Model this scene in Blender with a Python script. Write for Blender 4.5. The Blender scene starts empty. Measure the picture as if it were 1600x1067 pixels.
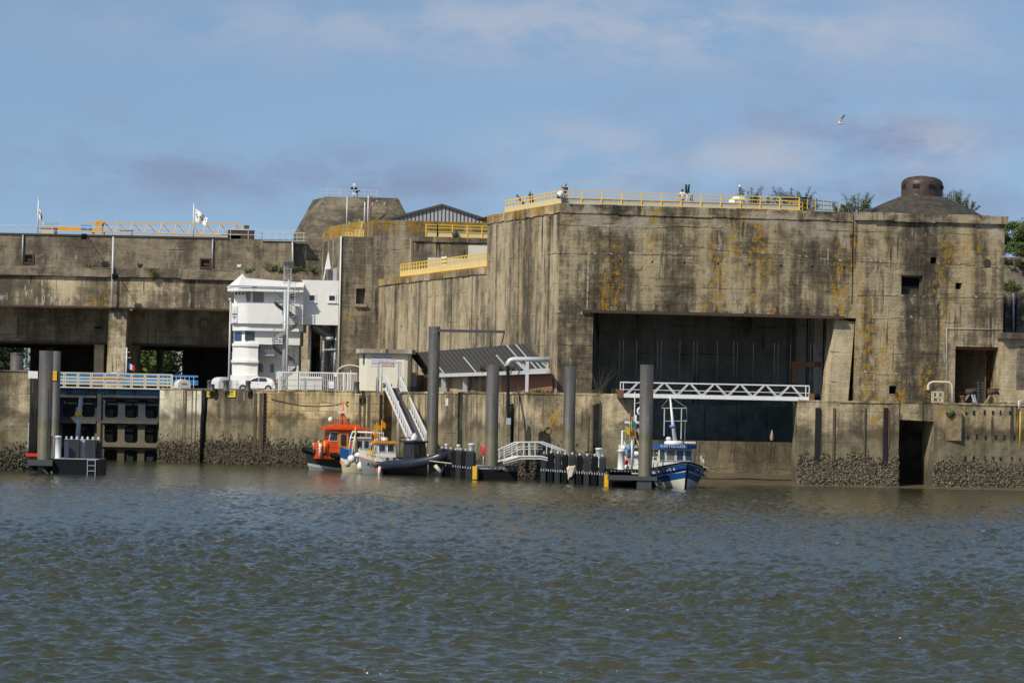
import bpy, bmesh, math, random
import numpy as np
from mathutils import Vector as V, Matrix
R = math.radians
rng = random.Random(7)
scn = bpy.context.scene
COL = scn.collection

# ---------------------------------------------------------------- camera
F = 5400.0; CH = 5.3; PITCH = math.atan((650 - 533.5) / F); ROLL = math.atan(0.02)
_f = V((0, math.cos(PITCH), math.sin(PITCH))); _r0 = V((1, 0, 0)); _u0 = V((0, -math.sin(PITCH), math.cos(PITCH)))
_r = _r0 * math.cos(ROLL) + _u0 * math.sin(ROLL); _u = _u0 * math.cos(ROLL) - _r0 * math.sin(ROLL)
CAMLOC = V((0, 0, CH))
cam = bpy.data.cameras.new('camera'); co = bpy.data.objects.new('camera', cam); COL.objects.link(co)
M3 = Matrix((_r, _u, -_f)).transposed()
co.matrix_world = Matrix.Translation(CAMLOC) @ M3.to_4x4()
cam.sensor_width = 36; cam.lens = F / 1600 * 36; cam.clip_start = 1; cam.clip_end = 20000
scn.camera = co

# ---------------------------------------------------------------- light
SUN = V((-0.75, -0.80, 1.0)).normalized()
sl = bpy.data.lights.new('sun', 'SUN'); sl.energy = 4.3; sl.angle = R(0.5); sl.color = (1.0, 0.935, 0.82)
so = bpy.data.objects.new('sun', sl); COL.objects.link(so)
so.rotation_euler = SUN.to_track_quat('Z', 'Y').to_euler(); so.location = (-60, 0, 80)
ELEV = math.asin(SUN.z); AZ = math.atan2(SUN.x, SUN.y)
w = bpy.data.worlds.new('World'); scn.world = w; w.use_nodes = True
nt = w.node_tree; N = nt.nodes; L = nt.links
bg = N['Background']; SKYS = 0.12; SKYTINT = (1.05, 1.02, 0.97, 1)
bg.inputs['Strength'].default_value = SKYS
sky = N.new('ShaderNodeTexSky'); sky.sky_type = 'NISHITA'; sky.sun_disc = False
sky.sun_elevation = ELEV; sky.sun_rotation = AZ
sky.air_density = 1.0; sky.dust_density = 0.3; sky.ozone_density = 2.2; sky.altitude = 0
tc = N.new('ShaderNodeTexCoord')
up = N.new('ShaderNodeVectorMath'); up.operation = 'ADD'; up.inputs[1].default_value = (0, 0, 0.16)
L.new(tc.outputs['Generated'], up.inputs[0])
nrm = N.new('ShaderNodeVectorMath'); nrm.operation = 'NORMALIZE'; L.new(up.outputs[0], nrm.inputs[0]); L.new(nrm.outputs[0], sky.inputs[0])
def wnoise(scale, detail, rough, loc, lo, hi):
    mp = N.new('ShaderNodeMapping'); mp.inputs['Scale'].default_value = scale; mp.inputs['Location'].default_value = loc
    L.new(tc.outputs['Generated'], mp.inputs[0])
    n = N.new('ShaderNodeTexNoise'); n.inputs['Scale'].default_value = 1; n.inputs['Detail'].default_value = detail; n.inputs['Roughness'].default_value = rough
    L.new(mp.outputs[0], n.inputs[0])
    r = N.new('ShaderNodeMapRange'); r.interpolation_type = 'SMOOTHSTEP'
    r.inputs[1].default_value = lo; r.inputs[2].default_value = hi; L.new(n.outputs[0], r.inputs[0]); return r.outputs[0]
def wmix(fac, a, b, amt):
    m = N.new('ShaderNodeMath'); m.operation = 'MULTIPLY'; m.inputs[1].default_value = amt; L.new(fac, m.inputs[0])
    x = N.new('ShaderNodeMix'); x.data_type = 'RGBA'; L.new(m.outputs[0], x.inputs[0]); L.new(a, x.inputs[6])
    if isinstance(b, tuple): x.inputs[7].default_value = b + (1,)
    else: L.new(b, x.inputs[7])
    return x.outputs[2]
tint = N.new('ShaderNodeMix'); tint.data_type = 'RGBA'; tint.blend_type = 'MULTIPLY'; tint.inputs[0].default_value = 1
L.new(sky.outputs[0], tint.inputs[6]); tint.inputs[7].default_value = SKYTINT
WB = 1 / SKYS
c = tint.outputs[2]
sep = N.new('ShaderNodeSeparateXYZ'); L.new(tc.outputs['Generated'], sep.inputs[0])
def wm(op, a, b=0.0):
    n = N.new('ShaderNodeMath'); n.operation = op
    for i, q in enumerate((a, b)):
        if isinstance(q, (int, float)): n.inputs[i].default_value = q
        else: L.new(q, n.inputs[i])
    return n.outputs[0]
su = wm('DIVIDE', sep.outputs[0], wm('MAXIMUM', sep.outputs[1], 0.05)); sv = wm('DIVIDE', sep.outputs[2], wm('MAXIMUM', sep.outputs[1], 0.05))
def bank(px, py, rx, ry):            # one soft cloud bank, centred on a direction
    u0 = (px - 800) / F; v0 = (650 - py) / F
    du = wm('DIVIDE', wm('SUBTRACT', su, u0), rx / F); dv = wm('DIVIDE', wm('SUBTRACT', sv, v0), ry / F)
    return wm('POWER', 2.718, wm('MULTIPLY', wm('ADD', wm('MULTIPLY', du, du), wm('MULTIPLY', dv, dv)), -1.0))
def banks(lst):
    o = None
    for q in lst: o = bank(*q) if o is None else wm('MAXIMUM', o, bank(*q))
    return o
n1 = wnoise((26, 26, 60), 6, 0.58, (1.3, 0, 0.4), 0.36, 0.66); n2 = wnoise((34, 34, 75), 6, 0.6, (4.1, 2.0, 1.0), 0.30, 0.62)
GREY = banks([(1380, 190, 330, 75), (1250, 300, 420, 80), (200, 225, 150, 42), (330, 275, 330, 60), (620, 290, 180, 40), (900, 320, 300, 60)])
c = wmix(wm('MULTIPLY', GREY, n1), c, (0.24 * WB, 0.30 * WB, 0.46 * WB), 0.92)
PALE = banks([(910, 245, 130, 55), (1180, 235, 130, 36), (1440, 215, 110, 45), (1000, 40, 700, 60)])
c = wmix(wm('MULTIPLY', PALE, n2), c, (0.47 * WB, 0.505 * WB, 0.60 * WB), 0.75)
L.new(c, bg.inputs['Color'])
scn.view_settings.view_transform = 'Standard'; scn.view_settings.look = 'None'
scn.view_settings.exposure = 0.0; scn.view_settings.gamma = 1.0; scn.view_settings.use_curve_mapping = False

# ---------------------------------------------------------------- helpers
def ray(px, py):
    d = _r * ((px - 800) / F) + _u * (-(py - 533.5) / F) + _f
    return d
def P(px, py, D):
    d = ray(px, py); return CAMLOC + d * (D / d.y)
def G(px, D):                       # x of a picture column near horizon height at depth D
    return P(px, 650, D).x
def onplane(px, py, o, n):
    d = ray(px, py); t = (o - CAMLOC).dot(n) / d.dot(n); return CAMLOC + d * t
def Zat(px, py, D): return P(px, py, D).z

class MB:
    def __init__(s): s.v = []; s.f = []; s.m = []; s.sm = []
    def add(s, vs, fs, mi=0, smooth=False):
        b = len(s.v); s.v += [V(p) for p in vs]
        for f in fs: s.f.append([b + i for i in f]); s.m.append(mi); s.sm.append(smooth)
        return s
    def box(s, x0, x1, y0, y1, z0, z1, mi=0):
        vs = [(x0, y0, z0), (x1, y0, z0), (x1, y1, z0), (x0, y1, z0), (x0, y0, z1), (x1, y0, z1), (x1, y1, z1), (x0, y1, z1)]
        return s.add(vs, [(0, 3, 2, 1), (4, 5, 6, 7), (0, 1, 5, 4), (1, 2, 6, 5), (2, 3, 7, 6), (3, 0, 4, 7)], mi)
    def ob(s, c, a, b, d, mi=0):     # oriented box: centre and three half axes
        c = V(c); a = V(a); b = V(b); d = V(d)
        if a.cross(b).dot(d) < 0: a = -a
        vs = [c - a - b - d, c + a - b - d, c + a + b - d, c - a + b - d, c - a - b + d, c + a - b + d, c + a + b + d, c - a + b + d]
        return s.add(vs, [(0, 3, 2, 1), (4, 5, 6, 7), (0, 1, 5, 4), (1, 2, 6, 5), (2, 3, 7, 6), (3, 0, 4, 7)], mi)
    def bar(s, p, q, w_, h=None, mi=0):
        p = V(p); q = V(q); h = h or w_; d = q - p
        if d.length < 1e-6: return s
        a = d.cross(V((0, 0, 1)));
        if a.length < 1e-4 * d.length: a = V((1, 0, 0))
        a.normalize(); b = d.cross(a).normalized()
        return s.ob((p + q) / 2, a * (w_ / 2), b * (h / 2), d / 2, mi)
    def tube(s, pts, r, n=6, mi=0, smooth=True, cap=True):
        pts = [V(p) for p in pts]; k = len(pts); rs = r if isinstance(r, (list, tuple)) else [r] * k
        vs = []; fs = []; prev = None
        for i, p in enumerate(pts):
            d = (pts[min(i + 1, k - 1)] - pts[max(i - 1, 0)]).normalized()
            if prev is None:
                a = d.cross(V((0, 0, 1)))
                if a.length < 1e-3: a = d.cross(V((1, 0, 0)))
            else: a = prev - d * prev.dot(d)
            a.normalize(); prev = a; b = d.cross(a)
            for j in range(n):
                t = 2 * math.pi * j / n; vs.append(p + (a * math.cos(t) + b * math.sin(t)) * rs[i])
        for i in range(k - 1):
            for j in range(n):
                fs.append((i * n + j, i * n + (j + 1) % n, (i + 1) * n + (j + 1) % n, (i + 1) * n + j))
        s.add(vs, fs, mi, smooth)
        if cap:
            b = len(s.v) - k * n
            s.f.append([b + j for j in range(n)][::-1]); s.m.append(mi); s.sm.append(False)
            s.f.append([b + (k - 1) * n + j for j in range(n)]); s.m.append(mi); s.sm.append(False)
        return s
    def lathe(s, prof, c=(0, 0, 0), n=20, mi=0, smooth=True):
        c = V(c); vs = []; fs = []
        for r_, z in prof:
            for j in range(n):
                t = 2 * math.pi * j / n; vs.append(c + V((r_ * math.cos(t), r_ * math.sin(t), z)))
        for i in range(len(prof) - 1):
            for j in range(n): fs.append((i * n + j, i * n + (j + 1) % n, (i + 1) * n + (j + 1) % n, (i + 1) * n + j))
        return s.add(vs, fs, mi, smooth)
    def ball(s, c, r, nu=12, nv=8, mi=0):
        rx, ry, rz = r if isinstance(r, (list, tuple)) else (r, r, r); c = V(c); vs = []; fs = []
        for i in range(nv + 1):
            ph = math.pi * i / nv
            for j in range(nu):
                t = 2 * math.pi * j / nu
                vs.append(c + V((rx * math.sin(ph) * math.cos(t), ry * math.sin(ph) * math.sin(t), -rz * math.cos(ph))))
        for i in range(nv):
            for j in range(nu): fs.append((i * nu + j, i * nu + (j + 1) % nu, (i + 1) * nu + (j + 1) % nu, (i + 1) * nu + j))
        return s.add(vs, fs, mi, True)
    def prism(s, pts, ext, mi=0, cap=True):
        pts = [V(p) for p in pts]; e = V(ext); n = len(pts)
        nn = V((0, 0, 0))
        for i in range(n): nn += (pts[i] - pts[0]).cross(pts[(i + 1) % n] - pts[0])
        if nn.dot(e) > 0: pts = pts[::-1]
        vs = pts + [p + e for p in pts]
        fs = [(j, j + n, (j + 1) % n + n, (j + 1) % n) for j in range(n)]
        if cap: fs += [tuple(range(n)), tuple(range(2 * n - 1, n - 1, -1))]
        return s.add(vs, fs, mi)
    def quad(s, a, b, c, d, mi=0): return s.add([a, b, c, d], [(0, 1, 2, 3)], mi)
    def build(s, name, mats, parent=None, loc=None):
        """one mesh object; coordinates are the world's unless the parent is flagged local"""
        me = bpy.data.meshes.new(name)
        off = V((0, 0, 0))
        if parent is not None:
            p = parent
            while p is not None:
                off += p.location if not p.get('_local') else V((0, 0, 0)); p = p.parent
            if parent.get('_local'): off = V((0, 0, 0))
        elif loc is not None: off = V(loc)
        me.from_pydata([tuple(p - off) for p in s.v], [], s.f)
        if not isinstance(mats, (list, tuple)): mats = [mats]
        for m_ in mats: me.materials.append(m_)
        me.polygons.foreach_set('material_index', s.m); me.polygons.foreach_set('use_smooth', s.sm); me.update()
        o = bpy.data.objects.new(name, me); COL.objects.link(o)
        if parent is not None:
            o.parent = parent
            if parent.get('_local'): o['_local'] = 1
        elif loc is not None: o.location = V(loc)
        return o

def tag(o, label, cat, group=None, kind=None):
    o['label'] = label; o['category'] = cat
    if group: o['group'] = group
    if kind: o['kind'] = kind
    return o
def struct(o): o['kind'] = 'structure'; return o
def thing(name, label, cat, loc=(0, 0, 0), group=None, local=False, rz=0, kind=None):
    o = bpy.data.objects.new(name, None); COL.objects.link(o); o.location = loc; o.rotation_euler = (0, 0, rz); o.empty_display_size = 0.3
    if local: o['_local'] = 1
    return tag(o, label, cat, group, kind)
def copy_tree(o, parent=None):
    c_ = o.copy(); COL.objects.link(c_); c_.parent = parent
    for ch in [x for x in bpy.data.objects if x.parent == o]: copy_tree(ch, c_)
    return c_
def text_mesh(name, body, size, mat, mtx, parent=None, depth=0.004, align='CENTER', xs=1.0):
    cu = bpy.data.curves.new(name, 'FONT'); cu.body = body; cu.size = size; cu.extrude = depth; cu.align_x = align; cu.align_y = 'CENTER'
    t = bpy.data.objects.new(name + '_tmp', cu); COL.objects.link(t)
    dg = bpy.context.evaluated_depsgraph_get(); dg.update()
    me = bpy.data.meshes.new_from_object(t.evaluated_get(dg)); bpy.data.objects.remove(t)
    S = Matrix.Diagonal((xs, 1, 1, 1))
    mb = MB(); vs = [mtx @ S @ v_.co for v_ in me.vertices]; mb.add(vs, [tuple(p.vertices) for p in me.polygons])
    o = mb.build(name, mat, parent); bpy.data.meshes.remove(me); return o
def frame_mtx(o, ex, ez):           # text frame: x along ex, y along ez, z towards the reader
    ex = V(ex).normalized(); ez = V(ez).normalized(); n = ex.cross(ez)
    m = Matrix((ex, ez, n)).transposed().to_4x4(); m.translation = V(o); return m

# ---------------------------------------------------------------- materials
def new_mat(name):
    m = bpy.data.materials.new(name); m.use_nodes = True; return m, m.node_tree, m.node_tree.nodes['Principled BSDF']
class NT:
    def __init__(s, nt): s.nt = nt; s.N = nt.nodes; s.L = nt.links
    def pos(s): return s.N.new('ShaderNodeNewGeometry').outputs['Position']
    def obj(s): return s.N.new('ShaderNodeTexCoord').outputs['Object']
    def mapv(s, v, scale, loc=(0, 0, 0)):
        m = s.N.new('ShaderNodeMapping'); m.inputs['Scale'].default_value = scale; m.inputs['Location'].default_value = loc
        s.L.new(v, m.inputs[0]); return m.outputs[0]
    def noise(s, v, scale=1, detail=6, rough=0.6, dist=0):
        n = s.N.new('ShaderNodeTexNoise'); n.inputs['Scale'].default_value = scale; n.inputs['Detail'].default_value = detail
        n.inputs['Roughness'].default_value = rough; n.inputs['Distortion'].default_value = dist; s.L.new(v, n.inputs[0]); return n.outputs[0]
    def rng(s, x, a, b, c=0, d=1, smooth=True):
        n = s.N.new('ShaderNodeMapRange'); n.interpolation_type = 'SMOOTHSTEP' if smooth else 'LINEAR'
        for i, q in enumerate((a, b, c, d)): n.inputs[i + 1].default_value = q
        s.L.new(x, n.inputs[0]); return n.outputs[0]
    def math(s, op, a, b=0.0, c_=None):
        n = s.N.new('ShaderNodeMath'); n.operation = op
        for i, q in enumerate((a, b) if c_ is None else (a, b, c_)):
            if isinstance(q, (int, float)): n.inputs[i].default_value = q
            else: s.L.new(q, n.inputs[i])
        return n.outputs[0]
    def mul(s, a, b): return s.math('MULTIPLY', a, b)
    def mix(s, f, a, b, blend='MIX'):
        n = s.N.new('ShaderNodeMix'); n.data_type = 'RGBA'; n.blend_type = blend
        for i, q in ((0, f), (6, a), (7, b)):
            if isinstance(q, (int, float)): n.inputs[i].default_value = q
            elif isinstance(q, tuple): n.inputs[i].default_value = q + (1,) if len(q) == 3 else q
            else: s.L.new(q, n.inputs[i])
        return n.outputs[2]
    def ramp(s, x, stops):
        n = s.N.new('ShaderNodeValToRGB'); e = n.color_ramp.elements
        e[0].position = stops[0][0]; e[0].color = stops[0][1] + (1,); e[1].position = stops[-1][0]; e[1].color = stops[-1][1] + (1,)
        for p_, c_ in stops[1:-1]: q = e.new(p_); q.color = c_ + (1,)
        s.L.new(x, n.inputs[0]); return n.outputs[0]
    def z(s, v):
        n = s.N.new('ShaderNodeSeparateXYZ'); s.L.new(v, n.inputs[0]); return n.outputs[2]
    def bump(s, h, strength, dist, bsdf):
        n = s.N.new('ShaderNodeBump'); n.inputs['Strength'].default_value = strength; n.inputs['Distance'].default_value = dist
        s.L.new(h, n.inputs['Height']); s.L.new(n.outputs[0], bsdf.inputs['Normal'])

def paint(name, col, rough=0.5, metal=0.0, dirt=0.25, dcol=(0.10, 0.08, 0.05), scale=1.5, spec=0.4):
    m, nt_, b = new_mat(name); T = NT(nt_); v = T.obj()
    n1 = T.noise(T.mapv(v, (scale, scale, scale * 0.35)), 1, 6, 0.65); n2 = T.noise(v, scale * 5, 4, 0.6)
    f = T.mul(T.rng(T.math('ADD', T.mul(n1, 0.75), T.mul(n2, 0.25)), 0.45, 0.72), dirt)
    c_ = T.mix(f, col, dcol); c_ = T.mix(T.mul(T.rng(n2, 0.3, 0.7), 0.25), c_, (col[0] * 0.78, col[1] * 0.78, col[2] * 0.78))
    nt_.links.new(c_, b.inputs['Base Color'])
    b.inputs['Roughness'].default_value = rough; b.inputs['Metallic'].default_value = metal
    b.inputs['Specular IOR Level'].default_value = spec
    return m

def concrete(name, light=(0.42, 0.34, 0.22), mid=(0.25, 0.20, 0.135), dark=(0.085, 0.072, 0.052), bias=0.0, lichen=0.4, streaks=1.0,
             white=0.5, tide=False, boards=1.0, toplichen=None, seed=0.0, sx=1.0, blocks=False, strip=False, band=None):
    m, nt_, b = new_mat(name); T = NT(nt_); v0 = T.pos(); v = T.mapv(v0, (1, 1, 1), (seed * 13.7, seed * 5.1, 0))
    big = T.noise(T.mapv(v, (0.12 * sx, 0.12 * sx, 0.09)), 1, 5, 0.6, 0.3)
    st1 = T.noise(T.mapv(v, (0.75 * sx, 0.75 * sx, 0.045)), 1, 7, 0.62)
    st2 = T.noise(T.mapv(v, (2.4 * sx, 2.4 * sx, 0.12), (3, 1, 7)), 1, 6, 0.6)
    med = T.noise(v, 0.9, 8, 0.68, 0.4); fine = T.noise(v, 7.0, 6, 0.7)
    brd = T.noise(T.mapv(v, (0.35, 0.35, 5.5)), 1, 4, 0.6)
    st0 = T.noise(T.mapv(v, (0.24 * sx, 0.24 * sx, 0.04), (7, 3, 5)), 1, 5, 0.55)
    ex = lambda n_, w_: T.rng(n_, 0.5 - w_, 0.5 + w_)
    s_ = T.math('ADD', T.mul(ex(big, 0.17), 0.30), T.mul(ex(st0, 0.16), 0.34 * streaks))
    s_ = T.math('ADD', s_, T.mul(ex(st1, 0.18), 0.24 * streaks)); s_ = T.math('ADD', s_, T.mul(ex(st2, 0.2), 0.14 * streaks))
    s_ = T.math('ADD', s_, T.mul(ex(med, 0.2), 0.24)); s_ = T.math('ADD', s_, T.mul(ex(fine, 0.25), 0.14)); s_ = T.math('ADD', s_, T.mul(ex(brd, 0.25), 0.13 * boards))
    tot = 0.68 + 0.72 * streaks + 0.13 * boards
    x = T.math('ADD', T.mul(s_, 1 / tot), bias)
    c_ = T.ramp(x, [(0.31, dark), (0.41, tuple(0.6 * dark[i] + 0.4 * mid[i] for i in range(3))), (0.50, mid), (0.60, light), (0.75, tuple(min(0.62, q * 1.30) for q in light))])
    # black run-off streaks and white lime blooms
    drip = T.mul(T.rng(st2, 0.52, 0.62), T.rng(T.noise(T.mapv(v, (0.33 * sx, 0.33 * sx, 0.10), (9, 4, 2)), 1, 4, 0.6), 0.49, 0.60))
    c_ = T.mix(T.mul(drip, 0.88 * streaks), c_, (0.035, 0.031, 0.026))
    lime = T.mul(T.rng(T.noise(T.mapv(v, (1.9 * sx, 1.9 * sx, 0.35), (1, 8, 3)), 1, 8, 0.7), 0.54, 0.62), T.rng(T.noise(T.mapv(v, (0.3, 0.3, 0.45), (5, 5, 5)), 1, 4, 0.6), 0.50, 0.66))
    c_ = T.mix(T.mul(lime, white), c_, (0.56, 0.50, 0.41))
    if band:        # pale washed strip under the coping
        zb2 = T.math('ADD', T.z(v0), T.mul(T.math('SUBTRACT', T.noise(T.mapv(v, (0.8, 0.8, 0.2)), 1, 6, 0.65), 0.5), 3.2))
        bm_ = T.mul(T.mul(T.rng(zb2, band[0] - .5, band[0] + .6), T.rng(zb2, band[1] + .4, band[1] - .1)), T.rng(T.noise(T.mapv(v, (0.22, 0.22, 0.3), (3, 9, 1)), 1, 5, 0.6), 0.44, 0.58)); c_ = T.mix(T.mul(bm_, band[2]), c_, (0.44, 0.37, 0.27))
    # pour joints: thin dark uneven lines at the lift heights, and hairline cracks
    z = T.z(v); zj = T.math('ADD', T.mul(z, 1 / 2.65), T.mul(T.noise(v, 0.16, 5, 0.6), 0.28))
    fr = T.math('FRACT', zj); ln = T.math('SUBTRACT', 1.0, T.rng(T.math('ABSOLUTE', T.math('SUBTRACT', fr, 0.5)), 0.004, 0.018))
    ln = T.mul(ln, T.rng(T.noise(v, 0.35, 4, 0.6), 0.51, 0.62)); c_ = T.mix(T.mul(ln, 0.8 * boards), c_, (0.04, 0.034, 0.026))
    if strip:      # vertical board joints
        sxn = nt_.nodes.new('ShaderNodeSeparateXYZ'); nt_.links.new(v0, sxn.inputs[0])
        u = T.math('ADD', T.mul(sxn.outputs[1], strip), T.mul(T.noise(v, 0.3, 3, 0.5), 0.22)); fu = T.math('FRACT', u)
        l2 = T.math('SUBTRACT', 1.0, T.rng(T.math('ABSOLUTE', T.math('SUBTRACT', fu, 0.5)), 0.01, 0.05)); c_ = T.mix(T.mul(l2, 0.7), c_, (0.05, 0.044, 0.034))
    if blocks:
        br = nt_.nodes.new('ShaderNodeTexBrick'); br.inputs['Scale'].default_value = 1.0
        br.inputs['Color1'].default_value = (1, 1, 1, 1); br.inputs['Color2'].default_value = (0.52, 0.49, 0.44, 1); br.inputs['Mortar'].default_value = (0.16, 0.13, 0.10, 1)
        br.inputs['Brick Width'].default_value = 1.7; br.inputs['Row Height'].default_value = 0.78; br.inputs['Mortar Size'].default_value = 0.03; br.inputs['Mortar Smooth'].default_value = 0.4
        sx_ = nt_.nodes.new('ShaderNodeSeparateXYZ'); nt_.links.new(v0, sx_.inputs[0]); cb = nt_.nodes.new('ShaderNodeCombineXYZ')
        jx = T.noise(v, 1.2, 3, 0.5)
        nt_.links.new(T.math('ADD', T.mul(sx_.outputs[0], 1.2), T.mul(jx, 0.12)), cb.inputs[0]); nt_.links.new(T.math('ADD', sx_.outputs[2], T.mul(jx, 0.10)), cb.inputs[1]); nt_.links.new(cb.outputs[0], br.inputs[0])
        c_ = T.mix(T.mul(T.rng(med, 0.3, 0.55), 0.85), c_, T.mix(1.0, c_, br.outputs[0], 'MULTIPLY'))
    if lichen > 0:
        lm = T.mul(T.rng(T.noise(v, 2.0, 8, 0.78), 0.49, 0.56), T.rng(T.noise(T.mapv(v, (0.28, 0.28, 0.075), (2, 6, 1)), 1, 4, 0.6), 0.575 - 0.06 * lichen, 0.65 - 0.06 * lichen)); lm = T.mul(lm, T.rng(T.noise(T.mapv(v, (1.6, 1.6, 0.16), (6, 2, 9)), 1, 5, 0.6), 0.41, 0.53))
        c_ = T.mix(T.mul(lm, 0.9), c_, T.mix(T.noise(v, 3, 3, 0.5), (0.50, 0.26, 0.015), (0.26, 0.16, 0.025)))
    if toplichen:
        za, zb, amt = toplichen
        tl = T.rng(T.math('ADD', z, T.mul(T.noise(v, 0.8, 5, 0.7), -3.0)), za - 1.5, zb - 1.5)
        tl = T.mul(tl, T.rng(T.noise(T.mapv(v, (1.4, 1.4, 0.4)), 1, 7, 0.7), 0.40, 0.56)); c_ = T.mix(T.mul(tl, amt), c_, T.mix(fine, (0.46, 0.25, 0.015), (0.20, 0.13, 0.02)))
    if tide:       # bands left by the tide: dark weed line, grey-green silt, black wet foot
        zn = T.math('ADD', T.z(v0), T.mul(T.math('SUBTRACT', T.noise(T.mapv(v, (0.5, 0.5, 0.8)), 1, 6, 0.65), 0.5), 2.4))
        wd = T.mul(T.mul(T.rng(zn, 5.5, 4.6), T.rng(zn, 3.2, 4.3)), T.rng(T.noise(T.mapv(v, (0.35, 0.35, 0.5)), 1, 5, 0.6), 0.36, 0.56)); c_ = T.mix(T.mul(wd, 0.80), c_, (0.060, 0.050, 0.034))
        sl_ = T.rng(zn, 4.7, 3.3); silt = T.mix(T.rng(T.math('ADD', T.mul(med, .6), T.mul(st1, .4)), 0.38, 0.62), (0.115, 0.100, 0.060), (0.225, 0.195, 0.124)); c_ = T.mix(T.mul(sl_, 0.86), c_, silt)
        gr = T.mul(T.mul(T.rng(zn, 6.3, 5.2), T.rng(zn, 4.6, 5.4)), T.rng(T.noise(v, 0.5, 5, 0.6), 0.5, 0.65)); c_ = T.mix(T.mul(gr, 0.45), c_, (0.09, 0.085, 0.028))
        ft = T.rng(zn, 2.6, 1.2); c_ = T.mix(T.mul(ft, 0.8), c_, T.mix(fine, (0.045, 0.039, 0.026), (0.12, 0.105, 0.07)))
        top = T.mul(T.rng(T.z(v0), 5.9, 7.1), T.rng(T.noise(T.mapv(v, (0.7, 0.7, 0.3)), 1, 6, 0.7), 0.45, 0.6)); c_ = T.mix(T.mul(top, 0.6), c_, (0.10, 0.082, 0.045))
    nt_.links.new(c_, b.inputs['Base Color']); b.inputs['Roughness'].default_value = 0.93; b.inputs['Specular IOR Level'].default_value = 0.15
    h = T.math('ADD', T.mul(med, 0.55), T.mul(fine, 0.25)); h = T.math('ADD', h, T.mul(brd, 0.25 * boards)); h = T.math('SUBTRACT', h, T.mul(ln, 0.4))
    T.bump(h, 0.9, 0.22, b)
    return m
# ---------------------------------------------------------------- material set
C_FORT = concrete('fort_concrete', light=(0.355, 0.285, 0.175), mid=(0.172, 0.138, 0.086), dark=(0.046, 0.040, 0.031), bias=-0.015, boards=0.8, lichen=1.2, band=(21.4, 23.4, 0.75), white=0.6, seed=1)
C_SIDE = concrete('side_concrete', light=(0.38, 0.31, 0.20), mid=(0.25, 0.205, 0.135), bias=-0.01, lichen=0.15, white=0.25, boards=0.35, seed=2, streaks=1.1)
C_BASE = concrete('pen_concrete', light=(0.42, 0.345, 0.22), mid=(0.22, 0.178, 0.115), lichen=0.1, white=0.75, boards=0.6, seed=3)
C_UP = concrete('upper_concrete', light=(0.21, 0.175, 0.12), mid=(0.135, 0.112, 0.078), dark=(0.065, 0.055, 0.042), lichen=0.0, white=0.3, streaks=0.5, seed=4)
C_BACK = concrete('back_concrete', light=(0.30, 0.25, 0.17), mid=(0.17, 0.14, 0.10), lichen=0.1, white=0.25, seed=5, toplichen=(23.4, 25.2, 0.9))
C_QUAY = concrete('quay_concrete', light=(0.46, 0.37, 0.23), mid=(0.30, 0.24, 0.15), lichen=0.1, white=0.25, tide=True, boards=0.3, seed=6, bias=0.01)
C_TIMB = concrete('quay_boarded', light=(0.42, 0.34, 0.22), mid=(0.27, 0.215, 0.135), lichen=0.0, white=0.2, tide=True, boards=0.0, seed=7, streaks=1.3, sx=1.6)
C_MASON = concrete('quay_masonry', light=(0.50, 0.38, 0.21), mid=(0.36, 0.27, 0.155), lichen=0.1, white=0.2, tide=True, boards=0.0, seed=8, bias=0.02, streaks=0.8, blocks=True)
C_DARKIN = concrete('interior_concrete', light=(0.60, 0.56, 0.50), mid=(0.50, 0.47, 0.42), dark=(0.34, 0.32, 0.29), lichen=0, white=0.2, seed=9)
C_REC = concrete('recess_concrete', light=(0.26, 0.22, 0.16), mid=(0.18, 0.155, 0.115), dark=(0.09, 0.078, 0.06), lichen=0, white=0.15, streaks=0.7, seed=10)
C_TAN = concrete('clean_concrete', light=(0.44, 0.36, 0.23), mid=(0.36, 0.29, 0.18), dark=(0.22, 0.18, 0.11), lichen=0, white=0.3, streaks=0.6, seed=11, bias=0.02)
C_SMOOTH = concrete('smooth_concrete', light=(0.55, 0.50, 0.38), mid=(0.48, 0.42, 0.30), dark=(0.30, 0.25, 0.16), lichen=0, white=0.2, streaks=0.5, boards=0.1, tide=True, seed=12, bias=0.05)
C_SILL = concrete('sill_concrete', light=(0.20, 0.165, 0.105), mid=(0.15, 0.125, 0.08), dark=(0.08, 0.066, 0.042), lichen=0, white=0.1, streaks=0.5, boards=0.2, seed=13)
M_WHITE = paint('white_wall_paint', (0.75, 0.74, 0.70), 0.55, dirt=0.28, dcol=(0.42, 0.38, 0.30), scale=0.5)
M_CREAM = paint('cream_wall_paint', (0.72, 0.68, 0.55), 0.6, dirt=0.35, dcol=(0.40, 0.35, 0.24), scale=0.6)
M_WHITEM = paint('white_metal', (0.74, 0.74, 0.71), 0.4, dirt=0.3, dcol=(0.35, 0.28, 0.2))
M_GREYM = paint('galvanised_grey', (0.42, 0.44, 0.45), 0.45, metal=0.2, dirt=0.35, dcol=(0.20, 0.18, 0.15))
M_LGREY = paint('pale_grey_metal', (0.58, 0.59, 0.58), 0.45, metal=0.1, dirt=0.35, dcol=(0.25, 0.22, 0.17))
M_DGREY = paint('dark_grey_metal', (0.06, 0.062, 0.066), 0.5, dirt=0.4, dcol=(0.11, 0.095, 0.07))
M_BLACK = paint('black_rubber', (0.009, 0.010, 0.012), 0.55, dirt=0.3, dcol=(0.02, 0.019, 0.016), spec=.12)
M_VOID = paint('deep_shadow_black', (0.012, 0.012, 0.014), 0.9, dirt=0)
M_YEL = paint('yellow_rail_paint', (0.80, 0.53, 0.09), 0.5, dirt=0.3, dcol=(0.45, 0.33, 0.14))
M_YELP = paint('pale_yellow_panel', (0.68, 0.56, 0.30), 0.55, dirt=0.3, dcol=(0.5, 0.42, 0.24))
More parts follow.
